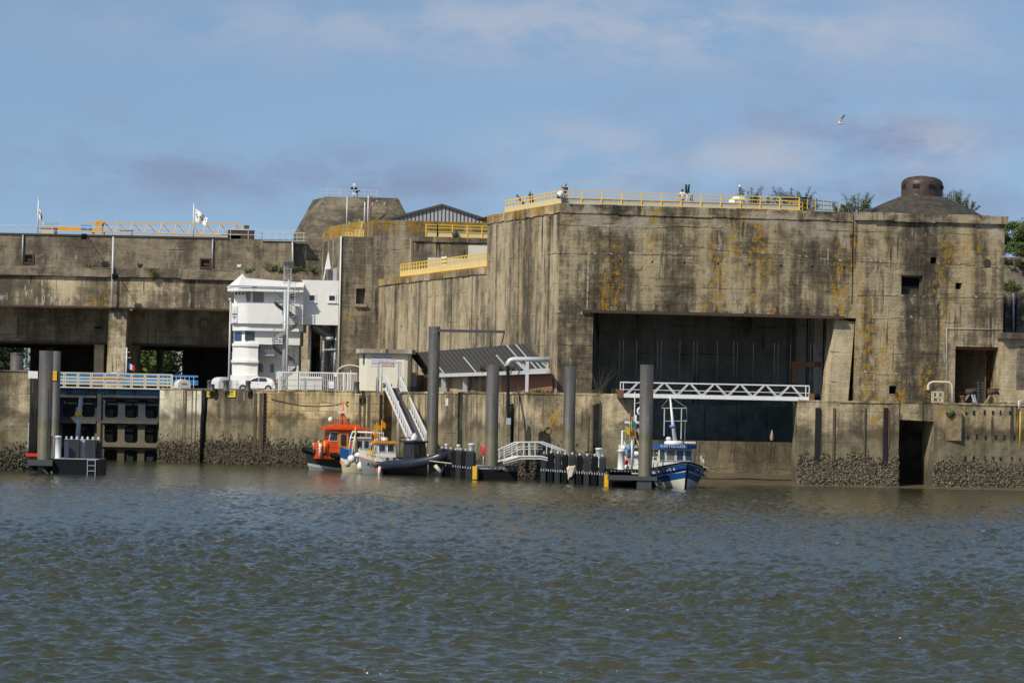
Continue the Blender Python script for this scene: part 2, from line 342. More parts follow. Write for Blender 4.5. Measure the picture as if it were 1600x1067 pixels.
M_MESH = paint('beige_rail_sheet', (0.50, 0.46, 0.38), 0.6, dirt=0.2)
M_BYEL = paint('bright_yellow', (0.80, 0.46, 0.01), 0.45, dirt=0.25)
M_CRANE = paint('crane_orange', (0.72, 0.36, 0.02), 0.45, dirt=0.2)
M_ORANGE = paint('orange_gelcoat', (0.78, 0.085, 0.006), 0.35, dirt=0.25, dcol=(0.40, 0.05, 0.01))
M_OCHRE = paint('orange_sheet', (0.80, 0.27, 0.015), 0.5, dirt=0.15)
M_RED = paint('red_paint', (0.62, 0.03, 0.02), 0.4, dirt=0.2)
M_BLUE = paint('blue_paint', (0.012, 0.075, 0.27), 0.35, dirt=0.25, dcol=(0.03, 0.06, 0.14))
M_LBLUE = paint('light_blue_paint', (0.06, 0.24, 0.52), 0.4, dirt=0.2)
M_HWHITE = paint('hull_white', (0.74, 0.72, 0.64), 0.4, dirt=0.45, dcol=(0.35, 0.27, 0.15), scale=1.0)
M_HGREY = paint('hull_grey', (0.27, 0.29, 0.29), 0.4, dirt=0.3, dcol=(0.15, 0.14, 0.1))
M_HDARK = paint('hull_dark_grey', (0.026, 0.028, 0.032), 0.45, dirt=0.3, dcol=(0.07, 0.065, 0.05))
M_TUBE = paint('navy_tube', (0.020, 0.026, 0.042), 0.33, dirt=0.3, dcol=(0.08, 0.075, 0.07))
M_RUST = paint('rusty_iron', (0.17, 0.075, 0.035), 0.85, dirt=0.6, dcol=(0.07, 0.04, 0.025), scale=2.5)
M_RUSTD = paint('dark_rusty_iron', (0.07, 0.045, 0.032), 0.85, dirt=0.6, dcol=(0.03, 0.024, 0.02), scale=2)
M_WOOD = paint('weathered_timber', (0.11, 0.085, 0.055), 0.9, dirt=0.7, dcol=(0.035, 0.028, 0.02), scale=2)
M_TIMB = paint('pale_timber', (0.36, 0.28, 0.17), 0.85, dirt=0.5, dcol=(0.14, 0.10, 0.06), scale=2)
M_ROPE = paint('rope', (0.50, 0.46, 0.36), 0.95, dirt=0.3)
M_BROPE = paint('blue_rope', (0.05, 0.15, 0.42), 0.9, dirt=0.2)
M_SHEET = paint('grey_roof_sheet', (0.40, 0.40, 0.41), 0.55, metal=0.0, dirt=0.2)
M_CORR = paint('dark_roof_sheet', (0.055, 0.050, 0.044), 0.6, dirt=0.5, dcol=(0.06, 0.052, 0.04), scale=0.8)
M_BIN = paint('pale_bin_plastic', (0.60, 0.62, 0.60), 0.45, dirt=0.3)
M_BAG = paint('dirty_canvas', (0.55, 0.49, 0.37), 0.9, dirt=0.5, dcol=(0.25, 0.2, 0.13), scale=3)
M_SKIN = paint('skin', (0.50, 0.27, 0.18), 0.6, dirt=0)
M_SKIND = paint('brown_skin', (0.20, 0.10, 0.065), 0.6, dirt=0)
M_HAIR = paint('black_hair', (0.012, 0.010, 0.010), 0.6, dirt=0)
M_NAVY = paint('navy_cloth', (0.022, 0.026, 0.05), 0.9, dirt=0)
M_KHAKI = paint('khaki_cloth', (0.36, 0.28, 0.15), 0.9, dirt=0)
M_CLOTHW = paint('white_cloth', (0.78, 0.77, 0.75), 0.9, dirt=0.05)
M_CLOTHB = paint('blue_cloth', (0.09, 0.26, 0.62), 0.9, dirt=0)
M_PINK = paint('pink_cloth', (0.66, 0.45, 0.45), 0.9, dirt=0)
M_BRICK = paint('red_brick', (0.27, 0.12, 0.075), 0.9, dirt=0.6, dcol=(0.16, 0.09, 0.06), scale=1.5)
M_SIGNY = paint('sign_yellow', (0.78, 0.60, 0.05), 0.5, dirt=0.1)
M_INK = paint('sign_ink', (0.03, 0.04, 0.12), 0.6, dirt=0)
M_INKR = paint('sign_red_ink', (0.40, 0.05, 0.05), 0.6, dirt=0)
M_NUM = paint('faded_black_paint', (0.105, 0.090, 0.068), 0.95, dirt=0.9, dcol=(0.175, 0.15, 0.11), scale=1.2)
m, nt_, b = new_mat('window_glass'); M_GLASS = m
b.inputs['Base Color'].default_value = (0.035, 0.042, 0.05, 1); b.inputs['Roughness'].default_value = 0.06; b.inputs['Specular IOR Level'].default_value = 0.6
m, nt_, b = new_mat('bronze_glass'); M_GLASSB = m
b.inputs['Base Color'].default_value = (0.17, 0.14, 0.09, 1); b.inputs['Roughness'].default_value = 0.12
m, nt_, b = new_mat('blue_glass'); M_GLASSU = m
b.inputs['Base Color'].default_value = (0.03, 0.06, 0.14, 1); b.inputs['Roughness'].default_value = 0.08

def pile_mat():
    m, nt_, b = new_mat('pile_steel'); T = NT(nt_); v = T.pos(); z = T.z(v)
    n = T.noise(T.mapv(v, (1.5, 1.5, 0.12)), 1, 6, 0.65); n2 = T.noise(v, 3, 5, 0.6)
    c_ = T.mix(T.rng(n, 0.35, 0.65), (0.050, 0.048, 0.046), (0.092, 0.087, 0.080)); c_ = T.mix(T.mul(T.rng(n2, 0.58, 0.72), 0.5), c_, (0.20, 0.17, 0.13)); c_ = T.mix(T.mul(T.rng(T.noise(T.mapv(v, (4, 4, .25), (2, 2, 2)), 1, 6, .7), .57, .66), .6), c_, (0.15, 0.075, 0.035))
    zz = T.math('ADD', z, T.mul(T.math('SUBTRACT', n2, 0.5), 1.0))
    c_ = T.mix(T.mul(T.rng(zz, 4.5, 3.7), 0.85), c_, T.mix(n2, (0.060, 0.052, 0.028), (0.16, 0.135, 0.080)))
    gb = T.mul(T.rng(zz, 4.5, 4.1), T.rng(zz, 3.3, 3.8)); c_ = T.mix(T.mul(gb, 0.7), c_, (0.05, 0.062, 0.02))
    nt_.links.new(c_, b.inputs['Base Color']); b.inputs['Roughness'].default_value = 0.62; T.bump(n2, 0.3, 0.05, b); return m
M_PILE = pile_mat()
def gate_mat():
    m, nt_, b = new_mat('gate_steel'); T = NT(nt_); v = T.pos(); z = T.z(v)
    n = T.noise(T.mapv(v, (0.8, 0.8, 0.4)), 1, 6, 0.65); zz = T.math('ADD', z, T.mul(T.math('SUBTRACT', n, 0.5), 1.6))
    c_ = T.mix(T.rng(n, 0.35, 0.65), (0.035, 0.036, 0.042), (0.062, 0.062, 0.066))
    c_ = T.mix(T.rng(zz, 4.3, 3.5), c_, T.mix(T.noise(v, 2, 5, 0.6), (0.10, 0.085, 0.048), (0.19, 0.16, 0.10)))
    c_ = T.mix(T.mul(T.rng(zz, 1.4, 0.5), 0.7), c_, (0.05, 0.043, 0.026))
    nt_.links.new(c_, b.inputs['Base Color']); b.inputs['Roughness'].default_value = 0.6; return m
M_GATE = gate_mat()
def noise_mat(name, a, c2, scale=3, rough=0.9, bump=0.0, lo=0.35, hi=0.65, world=True):
    m, nt_, b = new_mat(name); T = NT(nt_); v = T.pos() if world else T.obj(); n = T.noise(v, scale, 6, 0.65)
    nt_.links.new(T.mix(T.rng(n, lo, hi), a, c2), b.inputs['Base Color']); b.inputs['Roughness'].default_value = rough
    if bump: T.bump(n, bump, 0.1, b)
    return m
M_OYSTER = noise_mat('oyster_shell', (0.055, 0.045, 0.027), (0.27, 0.222, 0.145), 9, 0.85, lo=0.40, hi=0.64)
M_OYSTERD = noise_mat('dark_oyster_shell', (0.035, 0.030, 0.019), (0.18, 0.152, 0.10), 9, 0.85, lo=0.42, hi=0.68)
M_LEAF = noise_mat('leaf_green', (0.055, 0.085, 0.018), (0.16, 0.20, 0.045), 2.2)
M_LEAFD = noise_mat('leaf_dark', (0.035, 0.050, 0.018), (0.10, 0.12, 0.042), 2.2)
M_TWIG = noise_mat('bark', (0.05, 0.038, 0.024), (0.12, 0.095, 0.06), 4)
M_MUD = noise_mat('mud', (0.10, 0.080, 0.050), (0.15, 0.12, 0.075), 0.6, 0.35, 0.15)
M_TURF = noise_mat('quay_surface', (0.16, 0.14, 0.11), (0.24, 0.21, 0.17), 0.3)
M_DOME = noise_mat('dome_roof', (0.030, 0.026, 0.020), (0.070, 0.060, 0.043), 1.5, 0.95, 0.4)
def cup_mat():
    m, nt_, b = new_mat('rusted_armour'); T = NT(nt_); v = T.pos(); n = T.noise(v, 0.9, 6, 0.6); n2 = T.noise(v, 3, 6, 0.7)
    c_ = T.mix(T.rng(n, 0.35, 0.65), (0.038, 0.027, 0.023), (0.092, 0.056, 0.038)); c_ = T.mix(T.mul(T.rng(n2, 0.60, 0.66), 0.7), c_, (0.33, 0.25, 0.10))
    nt_.links.new(c_, b.inputs['Base Color']); b.inputs['Roughness'].default_value = 0.55; b.inputs['Metallic'].default_value = 0.15; T.bump(n2, 0.3, 0.08, b); return m
M_CUP = cup_mat()

# ---------------------------------------------------------------- water
def make_water():
    nr, nc = 1050, 820
    inv = np.linspace(1 / 58.0, 1 / 372.0, nr); D = 1 / inv
    D = np.concatenate([[-400, -100, 0, 30], D]); nr = len(D)
    t = np.linspace(-1, 1, nc); hw = 0.20 * np.clip(D, 30, None) + 22
    X = t[None, :] * hw[:, None]; Y = np.repeat(D[:, None], nc, 1)
    X = X + 0.0; X[:, 0] = -900; X[:, -1] = 900
    r = np.random.RandomState(3); Zv = np.zeros_like(X); DX = np.zeros_like(X); DY = np.zeros_like(X)
    for k in range(110):
        lam = 0.19 * (9.5 ** r.rand()); th = math.radians(64 + r.randn() * 40)          # wind on the quarter, towards the far quay
        kx, ky = math.cos(th) * 2 * math.pi / lam, math.sin(th) * 2 * math.pi / lam
        a = 0.0074 * lam ** 0.68 * (0.5 + r.rand()); ph = r.rand() * 6.28
        q = kx * X + ky * Y + ph
        Zv += a * np.sin(q); c_ = a * 0.8 * np.cos(q); DX += c_ * math.cos(th); DY += c_ * math.sin(th)
    gust = 0.80 + 0.34 * np.sin(X * 0.05 + 0.03 * Y + 1) * np.sin(Y * 0.045 + 0.7 * np.sin(X * 0.03)) + 0.12 * np.sin(X * 0.13 - Y * 0.021)
    lee = np.clip((D - 220) / 75, 0, 1)[:, None]; calm = 1 - 0.74 * lee
    gust = gust * calm; Zv *= gust; DX *= gust; DY *= gust
    DX[:, 0] = 0; DX[:, -1] = 0
    vs = np.stack([X + DX, Y + DY, Zv], -1).reshape(-1, 3).astype(np.float32)
    vs[: 4 * nc, 2] = -0.05
    i = np.arange((nr - 1) * (nc - 1)); rr = i // (nc - 1); cc = i % (nc - 1); a = rr * nc + cc
    fs = np.stack([a, a + 1, a + nc + 1, a + nc], -1).astype(np.int32)
    me = bpy.data.meshes.new('water'); me.vertices.add(len(vs)); me.vertices.foreach_set('co', vs.ravel())
    me.loops.add(fs.size); me.loops.foreach_set('vertex_index', fs.ravel()); me.polygons.add(len(fs))
    me.polygons.foreach_set('loop_start', np.arange(0, fs.size, 4, dtype=np.int32))
    me.polygons.foreach_set('use_smooth', np.ones(len(fs), bool)); me.update(calc_edges=True)
    m, nt_, b = new_mat('silty_water'); T = NT(nt_); v = T.pos()
    n = T.noise(T.mapv(v, (0.03, 0.012, 1)), 1, 4, 0.6)
    nt_.links.new(T.mix(T.rng(n, 0.35, 0.65), (0.040, 0.043, 0.019), (0.050, 0.050, 0.024)), b.inputs['Base Color'])
    foam = T.mul(T.rng(T.noise(T.mapv(v, (6.5, 3.0, 1), (3, 3, 0)), 1, 5, .7), .62, .66), T.rng(T.noise(T.mapv(v, (.22, .12, 1), (7, 1, 0)), 1, 3, .5), .66, .70))
    base = b.inputs['Base Color'].links[0].from_socket; nt_.links.new(T.mix(foam, base, (.72, .70, .64)), b.inputs['Base Color']); nt_.links.new(T.rng(foam, 0, 1, .10, .8), b.inputs['Roughness']); b.inputs['IOR'].default_value = 1.33
    f = T.noise(T.mapv(v, (2.2, 3.2, 1)), 1, 6, 0.65); T.bump(f, 0.35, 0.10, b)
    me.materials.append(m); o = bpy.data.objects.new('water', me); COL.objects.link(o); struct(o)
make_water()

# ---------------------------------------------------------------- key points of the plan
E1 = V((1, 0.166, 0)).normalized(); EIN = V((-E1.y, E1.x, 0))           # along the fort's front, and into it
ES = V((-0.297, 0.955, 0)).normalized()                                  # along its side wall, away from us
A0 = V((P(870, 600, 300).x, 300, 0)); NF = -EIN
def fs(px, py):
    p = onplane(px, py, A0, NF) - A0; return p.dot(E1), p.z
def FP(s, z, d=0): return A0 + E1 * s + EIN * d + V((0, 0, z))
QZ = 7.1
def wall_grid(mb, PF, s0, s1, z0, z1, holes, mi=0, step=3.0):
    """wall sheet with rectangular holes (s0,s1,z0,z1,depth,back_mi or None); reveals run inward"""
    ss = sorted(set([s0, s1] + [h[0] for h in holes] + [h[1] for h in holes])); zs = sorted(set([z0, z1] + [h[2] for h in holes] + [h[3] for h in holes]))
    ss = [x for x in ss if s0 <= x <= s1]; zs = [x for x in zs if z0 <= x <= z1]
    for i in range(len(ss) - 1):
        for j in range(len(zs) - 1):
            cs, cz = (ss[i] + ss[i + 1]) / 2, (zs[j] + zs[j + 1]) / 2
            if any(h[0] < cs < h[1] and h[2] < cz < h[3] for h in holes): continue
            mb.quad(PF(ss[i], zs[j]), PF(ss[i + 1], zs[j]), PF(ss[i + 1], zs[j + 1]), PF(ss[i], zs[j + 1]), mi)
    for h in holes:
        a, b_, c_, d_, dep = h[:5]; bm = h[5] if len(h) > 5 else None; rm = h[6] if len(h) > 6 else mi
        mb.quad(PF(a, c_), PF(a, d_), PF(a, d_, dep), PF(a, c_, dep), rm); mb.quad(PF(b_, d_), PF(b_, c_), PF(b_, c_, dep), PF(b_, d_, dep), rm)
        mb.quad(PF(a, d_), PF(b_, d_), PF(b_, d_, dep), PF(a, d_, dep), rm)
        if c_ > z0 + 0.01: mb.quad(PF(b_, c_), PF(a, c_), PF(a, c_, dep), PF(b_, c_, dep), rm)
        if bm is not None: mb.quad(PF(a, c_, dep), PF(b_, c_, dep), PF(b_, d_, dep), PF(a, d_, dep), bm)
    return mb
def coping(mb, PF, s0, s1, z0, z1, out, dep, mi=0, seg=1.9, jit=0.05, gap=0.03):
    s = s0
    while s < s1 - 0.05:
        e = min(s1, s + seg * (0.7 + 0.6 * rng.random()))
        if s1 - e < 0.5: e = s1
        o = out * (1 + rng.uniform(-0.25, 0.25)); a = z0 + rng.uniform(-jit, jit); t = z1 + rng.uniform(-jit, jit) * 0.4
        c8 = [PF(s + gap * rng.random(), a, -o), PF(e - gap * rng.random(), a + rng.uniform(-jit, jit), -o), PF(e, a, dep), PF(s, a, dep), PF(s, t, -o), PF(e, t, -o), PF(e, t, dep), PF(s, t, dep)]
        mb.add(c8, [(0, 3, 2, 1), (4, 5, 6, 7), (0, 1, 5, 4), (1, 2, 6, 5), (2, 3, 7, 6), (3, 0, 4, 7)], mi); s = e

# ---------------------------------------------------------------- the fortified lock
fort = thing('fortified_lock', 'huge stained concrete bunker with a wide dark lock opening under its flat roof', 'bunker', (A0.x, A0.y, QZ))
ztop = fs(870, 318)[1]; sR = fs(1570, 345)[0]
oL, oT = fs(927, 486); oR = fs(1338, 499)[0]; oT2 = fs(1300, 497)[1]; oT = (oT + oT2) / 2
def hole(x0, y0, x1, y1, dep, bm=None, rm=0):
    a = fs(x0, y1); c_ = fs(x1, y0); return (a[0], c_[0], a[1], c_[1], dep, bm, rm)
ZB = -3.0
nL = fs(1493, 541); nR = fs(1560, 541)[0]
holes = [(oL, oR, ZB, oT, 3.0, None, 0), hole(1408, 431, 1442, 460, 1.4, 2), hole(1454, 402, 1464, 413, 0.9, 2), hole(1493, 442, 1503, 452, 0.8, 2),
         hole(1389, 603, 1401, 615, 0.8, 2), (nL[0], nR, ZB, nL[1], 3.6, None, 0)]
for hx in (968, 1018, 1068, 1121, 1170, 1219, 1268, 1318): holes.append(hole(hx, 406 + (hx - 968) * 0.03, hx + 3, 409.5 + (hx - 968) * 0.03, 0.5, 2))
cj = fs(1333, 331)[0]; holes.append((cj, cj + .11, oT + 1.2, ztop - .9, .35, 2))
mb = MB(); wall_grid(mb, FP, 0, sR, ZB, ztop - 0.8, holes)
# roof, right flank, back
Bk = 62.0; SL = ES * (Bk / ES.dot(EIN))
def FPz(s, d, z): return A0 + E1 * s + EIN * d + V((0, 0, z))
zr = ztop - 0.02
sideS1 = 20.0                                                            # the tall part of the side wall
sLx = (onplane(762, 340, A0, V((ES.y, -ES.x, 0))) - A0).dot(ES); pR = FPz(sR, 18, 0); pR2 = FPz(sR - 12, 45, 0)
mb.add([FPz(0, 0, zr), FPz(sR, 0, zr), pR + V((0, 0, zr)), pR2 + V((0, 0, zr)), pR2 - E1 * 12 + V((0, 0, zr)), A0 + ES * sLx + EIN * 8 + V((0, 0, zr)), A0 + ES * sLx + V((0, 0, zr))], [(0, 1, 2, 3, 4, 5, 6)]); mb.quad(pR + V((0, 0, ZB)), pR2 + V((0, 0, ZB)), pR2 + V((0, 0, zr)), pR + V((0, 0, zr)))
mb.quad(FPz(sR, 0, ZB), pR + V((0, 0, ZB)), pR + V((0, 0, zr)), FPz(sR, 0, zr))
mb.quad(FPz(sR, 0, ztop - 0.8), FPz(0, 0, ztop - 0.8), FPz(0, .01, zr), FPz(sR, .01, zr))
mb.build('front_wall', [C_FORT, C_DARKIN, M_VOID], fort)
mb = MB(); c0 = fs(1333, 331)[0]
coping(mb, FP, 0.0, c0, ztop - 0.8, ztop, 0.10, 1.2); mb.build('parapet', C_FORT, fort)
mb = MB(); coping(mb, FP, c0 + 0.1, sR + 0.25, fs(1400, 346)[1], fs(1400, 333)[1], 0.32, 1.2); mb.build('cornice', C_FORT, fort)
# side wall with vertical recesses
def SP(s, z, d=0): return A0 + ES * s + V((ES.y, -ES.x, 0)) * d + V((0, 0, z))
def ss(px, py):
    p = onplane(px, py, A0, V((ES.y, -ES.x, 0))) - A0; return p.dot(ES), p.z
def SPi(s, z, d=0): return SP(-s, z, d)
sL = ss(762, 340)[0]; sE = ss(593, 440)[0]; zlow = ss(690, 425)[1]
mb = MB(); hs = []
for px in (811, 858, 776): s = ss(px, 400)[0]; hs.append((-s - 0.28, -s + 0.28, ZB, ztop - 1.0, 0.45, 0))
wall_grid(mb, SPi, -sL, 0, ZB, ztop - 0.75, hs); mb.quad(SP(sL, zlow - 1), SP(sL, zlow - 1, 40), SP(sL, ztop - 0.3, 40), SP(sL, ztop - 0.3))
mb.build('tall_side_wall', C_SIDE, fort)
mb = MB(); coping(mb, SPi, -sL, -0.02, ztop - 0.8, ztop, 0.10, 1.2, seg=1.4); mb.build('side_parapet', concrete('lichen_coping', lichen=1.4, toplichen=(22.9, 23.9, 1.0), seed=21), fort)
mb = MB(); hs = []
for px in (706, 738, 655, 618): s = ss(px, 450)[0]; hs.append((-s - 0.22, -s + 0.22, ZB, zlow - 0.75, 0.4, 0))
wall_grid(mb, SPi, -sE, -sL, ZB, zlow - 0.66, hs); mb.quad(SPi(-sE, zlow - 0.06), SPi(-sL, zlow - 0.06), SPi(-sL, zlow - 0.06, 30), SPi(-sE, zlow - 0.06, 30))
mb.build('low_side_wall', C_SIDE, fort)
mb = MB(); coping(mb, SPi, -sE, -sL, zlow - 0.66, zlow, 0.12, 1.2, seg=2.6, jit=0.035)
mb.build('terrace_coping', concrete('coping_lichen', lichen=1.0, toplichen=(18.3, 19.4, 0.8), seed=22), fort)
# inside of the lock
mb = MB(); Din = 27
mb.quad(FP(oL - 0.5, ZB, 3), FP(oL - 0.5, oT + 0.8, 3), FP(oL - 0.5, oT + 0.8, Din), FP(oL - 0.5, ZB, Din)); mb.quad(FP(oR + .4, ZB, 3), FP(oR + .4, ZB, Din), FP(oR + .4, oT + .8, Din), FP(oR + .4, oT + .8, 3))
mb.quad(FP(oL - .5, oT + .8, 3), FP(oR + .4, oT + .8, 3), FP(oR + .4, oT + .8, Din), FP(oL - .5, oT + .8, Din)); mb.quad(FP(oL - .5, ZB, Din), FP(oR + .4, ZB, Din), FP(oR + .4, oT + .8, Din), FP(oL - .5, oT + .8, Din))
mb.quad(FP(oL, oT, 3), FP(oR, oT, 3), FP(oR, oT + .8, 3), FP(oL, oT + .8, 3))
for k in range(3): s = oR - 0.3 - 0.02 * k; mb.ob(FP(s, 8, 7 + 6 * k), E1 * 0.5, EIN * 0.8, V((0, 0, 8)))
mb.build('lock_chamber', C_DARKIN, fort)
# steel lintel with brackets along the top of the opening, and the cables hanging from it
mb = MB(); a = FP(oL - 1.0, oT + 0.02, -0.12); bq = FP(oR - 1.2, oT + 0.02, -0.12)
mb.bar(a, bq, 0.3, 0.26)
for k in range(9): p = FP(oL + (oR - oL - 1.8) * k / 8, oT + 0.28, -0.1); mb.ob(p - V((0, 0, .1)), E1 * 0.2, EIN * 0.10, V((0, 0, 0.12))); mb.ob(p + V((0, 0, .3)), E1 * .02, EIN * .02, V((0, 0, .35)))
mb.build('steel_lintel', M_RUSTD, fort)
mb = MB()
for k in range(13):
    s = oL + 0.9 + (oR - oL - 3) * k / 12.0 + rng.uniform(-.3, .3)
    for dd in ((0, .32) if k % 2 else (0,)): mb.tube([FP(s + dd, oT, 1.2), FP(s + dd + .02, (oT + 6) / 2, 1.25), FP(s + dd, 6.4, 1.2)], 0.016, 4)
mb.build('hanging_cable', M_DGREY, fort)
# slanting pier at the right jamb, ledge beams behind it
pr = [fs(1306, 499), fs(1337, 503), fs(1326, 634), fs(1295, 634)]
mb = MB(); mb.prism([FP(s, z, 0.35) for s, z in pr], EIN * 2.4); mb.build('slanting_pier', C_TAN, fort)
mb = MB(); s0_, z_ = fs(1254, 568); s1_ = fs(1300, 568)[0]; mb.bar(FP(s0_, z_, 4), FP(s1_, z_, 4), 0.3, 0.45); mb.bar(FP(s0_ + .3, z_, 4), FP(s0_ + .3, z_ - 1.6, 4), 0.4, 0.3); mb.build('rusty_beam', M_RUST, fort)
# sill of the lock, dark wet gate behind it with caught driftwood
sl1 = fs(1090, 690)[1]; sillz = P(1170, 690, 308).z
mb = MB(); mb.add([FP(oL - 4, ZB, 4.0), FP(oR + 3, ZB, 4.0), FP(oR + 3, sillz, 4.6), FP(oL - 4, sillz, 4.6), FP(oL - 4, sillz, 16), FP(oR + 3, sillz, 16)], [(0, 1, 2, 3), (3, 2, 5, 4)]); mb.build('lock_sill', C_SILL, fort)
mb = MB(); zg = P(1170, 634, 320).z; M_WETG = noise_mat('wet_gate', (0.06, 0.09, 0.078), (0.15, 0.185, 0.155), 0.8, 0.3, 0.1)
mb.ob(FP((oL + oR) / 2, (sillz + zg) / 2, 16), E1 * ((oR - oL) / 2 + 4), EIN * .3, V((0, 0, (zg - sillz) / 2)))
for k in range(8): mb.ob(FP(oL + 2 + (oR - oL) * k / 8, (sillz + zg) / 2, 15.6), E1 * .15, EIN * .2, V((0, 0, (zg - sillz) / 2)))
inn = mb.build('inner_gate', M_WETG, fort)
# pour joints of the front: uneven dark lines with broken pale edges
M_JOINT = noise_mat('joint_dark', (0.030, 0.026, 0.020), (0.075, 0.064, 0.048), 3)
M_SPALL = noise_mat('spalled_edge', (0.30, 0.26, 0.18), (0.46, 0.41, 0.31), 5)
for (pxa, pya, pxb, pyb, tk) in ((862, 397, 1062, 401, .05), (1062, 385, 1330, 408, .035), (868, 352, 1130, 356, .035), (1340, 409, 1565, 418, .05), (1340, 462, 1566, 466, .05), (872, 489, 922, 489, .06), (1345, 497, 1475, 497, .035), (1345, 582, 1480, 590, .03)):
    a = fs(pxa, pya); c_ = fs(pxb, pyb); n = max(8, int((c_[0] - a[0]) / .28)); mb = MB(); zj = 0
    for k in range(n):
        s0_ = a[0] + (c_[0] - a[0]) * k / n; s1_ = a[0] + (c_[0] - a[0]) * (k + 1) / n; z0_ = a[1] + (c_[1] - a[1]) * k / n + zj; zj = max(-.16, min(.16, zj + rng.uniform(-.05, .05))); z1_ = a[1] + (c_[1] - a[1]) * (k + 1) / n + zj
        t0_ = tk * rng.uniform(.3, 1.3); mb.add([FP(s0_, z0_ - t0_, -.006), FP(s1_, z1_ - t0_ * rng.uniform(.4, 1), -.006), FP(s1_, z1_ + t0_ * rng.uniform(.2, .8), -.006), FP(s0_, z0_ + t0_ * .6, -.006)], [(0, 1, 2, 3)], 0)
        if rng.random() < .20: h_ = rng.uniform(.05, .22); mb.add([FP(s0_, z0_ + t0_ * .6, -.009), FP(s1_, z1_ + t0_ * .6, -.009), FP(s1_ - rng.uniform(0, .1), z1_ + t0_ + h_ * rng.random(), -.009), FP(s0_ + rng.uniform(0, .1), z0_ + t0_ + h_, -.009)], [(0, 1, 2, 3)], 1)
    mb.build('pour_joint', [M_JOINT, M_SPALL], fort)
mb = MB(); a = fs(918, 398); zq = a[1]
for k in range(18):
    z1_ = zq - (zq - fs(918, 484)[1]) * (k + 1) / 18; e = rng.uniform(.05, .16); mb.add([FP(a[0], z1_, -.012), FP(a[0] + e, z1_, -.012), FP(a[0] + e * rng.uniform(.6, 1.3), zq - (zq - fs(918, 484)[1]) * k / 18, -.012), FP(a[0], zq - (zq - fs(918, 484)[1]) * k / 18, -.012)], [(0, 1, 2, 3)])
mb.build('panel_edge', M_SPALL, fort)
# niche on the right with lit inner wall
mb = MB()
mb.quad(FP(nL[0] - 0.1, ZB, 3.6), FP(nL[0] - 0.1, nL[1], 3.6), FP(nL[0] + .6, nL[1], 9), FP(nL[0] + .6, ZB, 9)); mb.quad(FP(nR + .02, ZB, 3.6), FP(nR + .02, nL[1], 3.6), FP(nR - 1.9, nL[1], 9), FP(nR - 1.9, ZB, 9))
mb.quad(FP(nL[0], ZB, 9), FP(nR, ZB, 9), FP(nR, nL[1], 9), FP(nL[0], nL[1], 9)); mb.quad(FP(nL[0], nL[1] - .02, 3.6), FP(nR, nL[1] - .02, 3.6), FP(nR, nL[1] - .02, 9), FP(nL[0], nL[1] - .02, 9))
mb.build('niche', C_TAN, fort)
mb = MB(); mb.bar(FP(nL[0], nL[1] - 0.12, 0.5), FP(nR + .1, nL[1] - 0.12, 0.5), 0.3, 0.3); mb.bar(FP(nR - .6, nL[1] - 0.5, 1.8), FP(nR - .6, ZB, 1.8), .12); mb.build('niche_beam', M_RUST, fort)
# boarded window frame, round vent
mb = MB(); a = fs(1408, 460); c_ = fs(1442, 431)
for q in (a[0] + .08, c_[0] - .08): mb.ob(FP(q, (a[1] + c_[1]) / 2, .5), E1 * .08, EIN * .1, V((0, 0, (c_[1] - a[1]) / 2)))
mb.ob(FP((a[0] + c_[0]) / 2, c_[1] - .08, .5), E1 * ((c_[0] - a[0]) / 2), EIN * .1, V((0, 0, .08)))
for k, zz in enumerate((.12, .3, .5, .68)): mb.ob(FP((a[0] + c_[0]) / 2 + .1, a[1] + zz, .75 + .03 * k), E1 * ((c_[0] - a[0]) / 2 - .1), EIN * .03, V((0, 0, .07)))
mb.build('boarded_window', M_WOOD, fort)
mb = MB(); s, z = fs(1542, 411); q = FP(s, z, -.05); mb.tube([q, q + EIN * .2], 0.36, 16, smooth=False); mb.build('round_vent', M_RUSTD, fort)
mb = MB(); pts = [FP(*fs(1480, 632), -.06), FP(*fs(1479, 513), -.06), FP(*fs(1566, 515), -.06)]; mb.tube(pts, .035, 5); mb.build('conduit', M_LGREY, fort)
# dome roof with cupola
s, z = fs(1440, 332); dc = onplane(1440, 332, A0 + EIN * 9, NF); dc.z = ztop - 0.1; rr = 6.4; D_ = dc.y
hd = P(1440, 306, D_).z - dc.z
mb = MB(); mb.lathe([(rr * 1.08, -0.2), (rr, 0.12), (rr * .75, hd * .42), (rr * .5, hd * .74), (rr * .32, hd * .94), (0.01, hd * 1.02)], dc, 40)
mb.build('domed_roof', M_DOME, fort)
cp = thing('armoured_cupola', 'rusty domed steel observation cupola with slit windows on the roof mound', 'cupola', (dc.x, dc.y, dc.z + hd * .93))
hc = P(1440, 275, D_).z - cp.location.z; rc = (G(1473, D_) - G(1408, D_)) / 2
mb = MB(); prof = [(rc, 0)]; prof += [(rc, hc * .60)] + [(rc * math.cos(t) ** .55, hc * (.60 + .36 * math.sin(t))) for t in (0.3, .6, .9, 1.15, 1.35)] + [(rc * .25, hc * .985), (0.01, hc)]
mb.lathe(prof, cp.location, 40); mb.build('dome', M_CUP, cp)
for ang in (-1.98, -1.2, -2.75, -.35):
    q = cp.location + V((math.cos(ang) * rc * 1.0, math.sin(ang) * rc * 1.0, hc * .46)); n = V((math.cos(ang), math.sin(ang), 0)); tt = V((-n.y, n.x, 0))
    mb = MB(); mb.ob(q, tt * .30, n * .05, V((0, 0, .17))); o = mb.build('slit', M_VOID, cp)

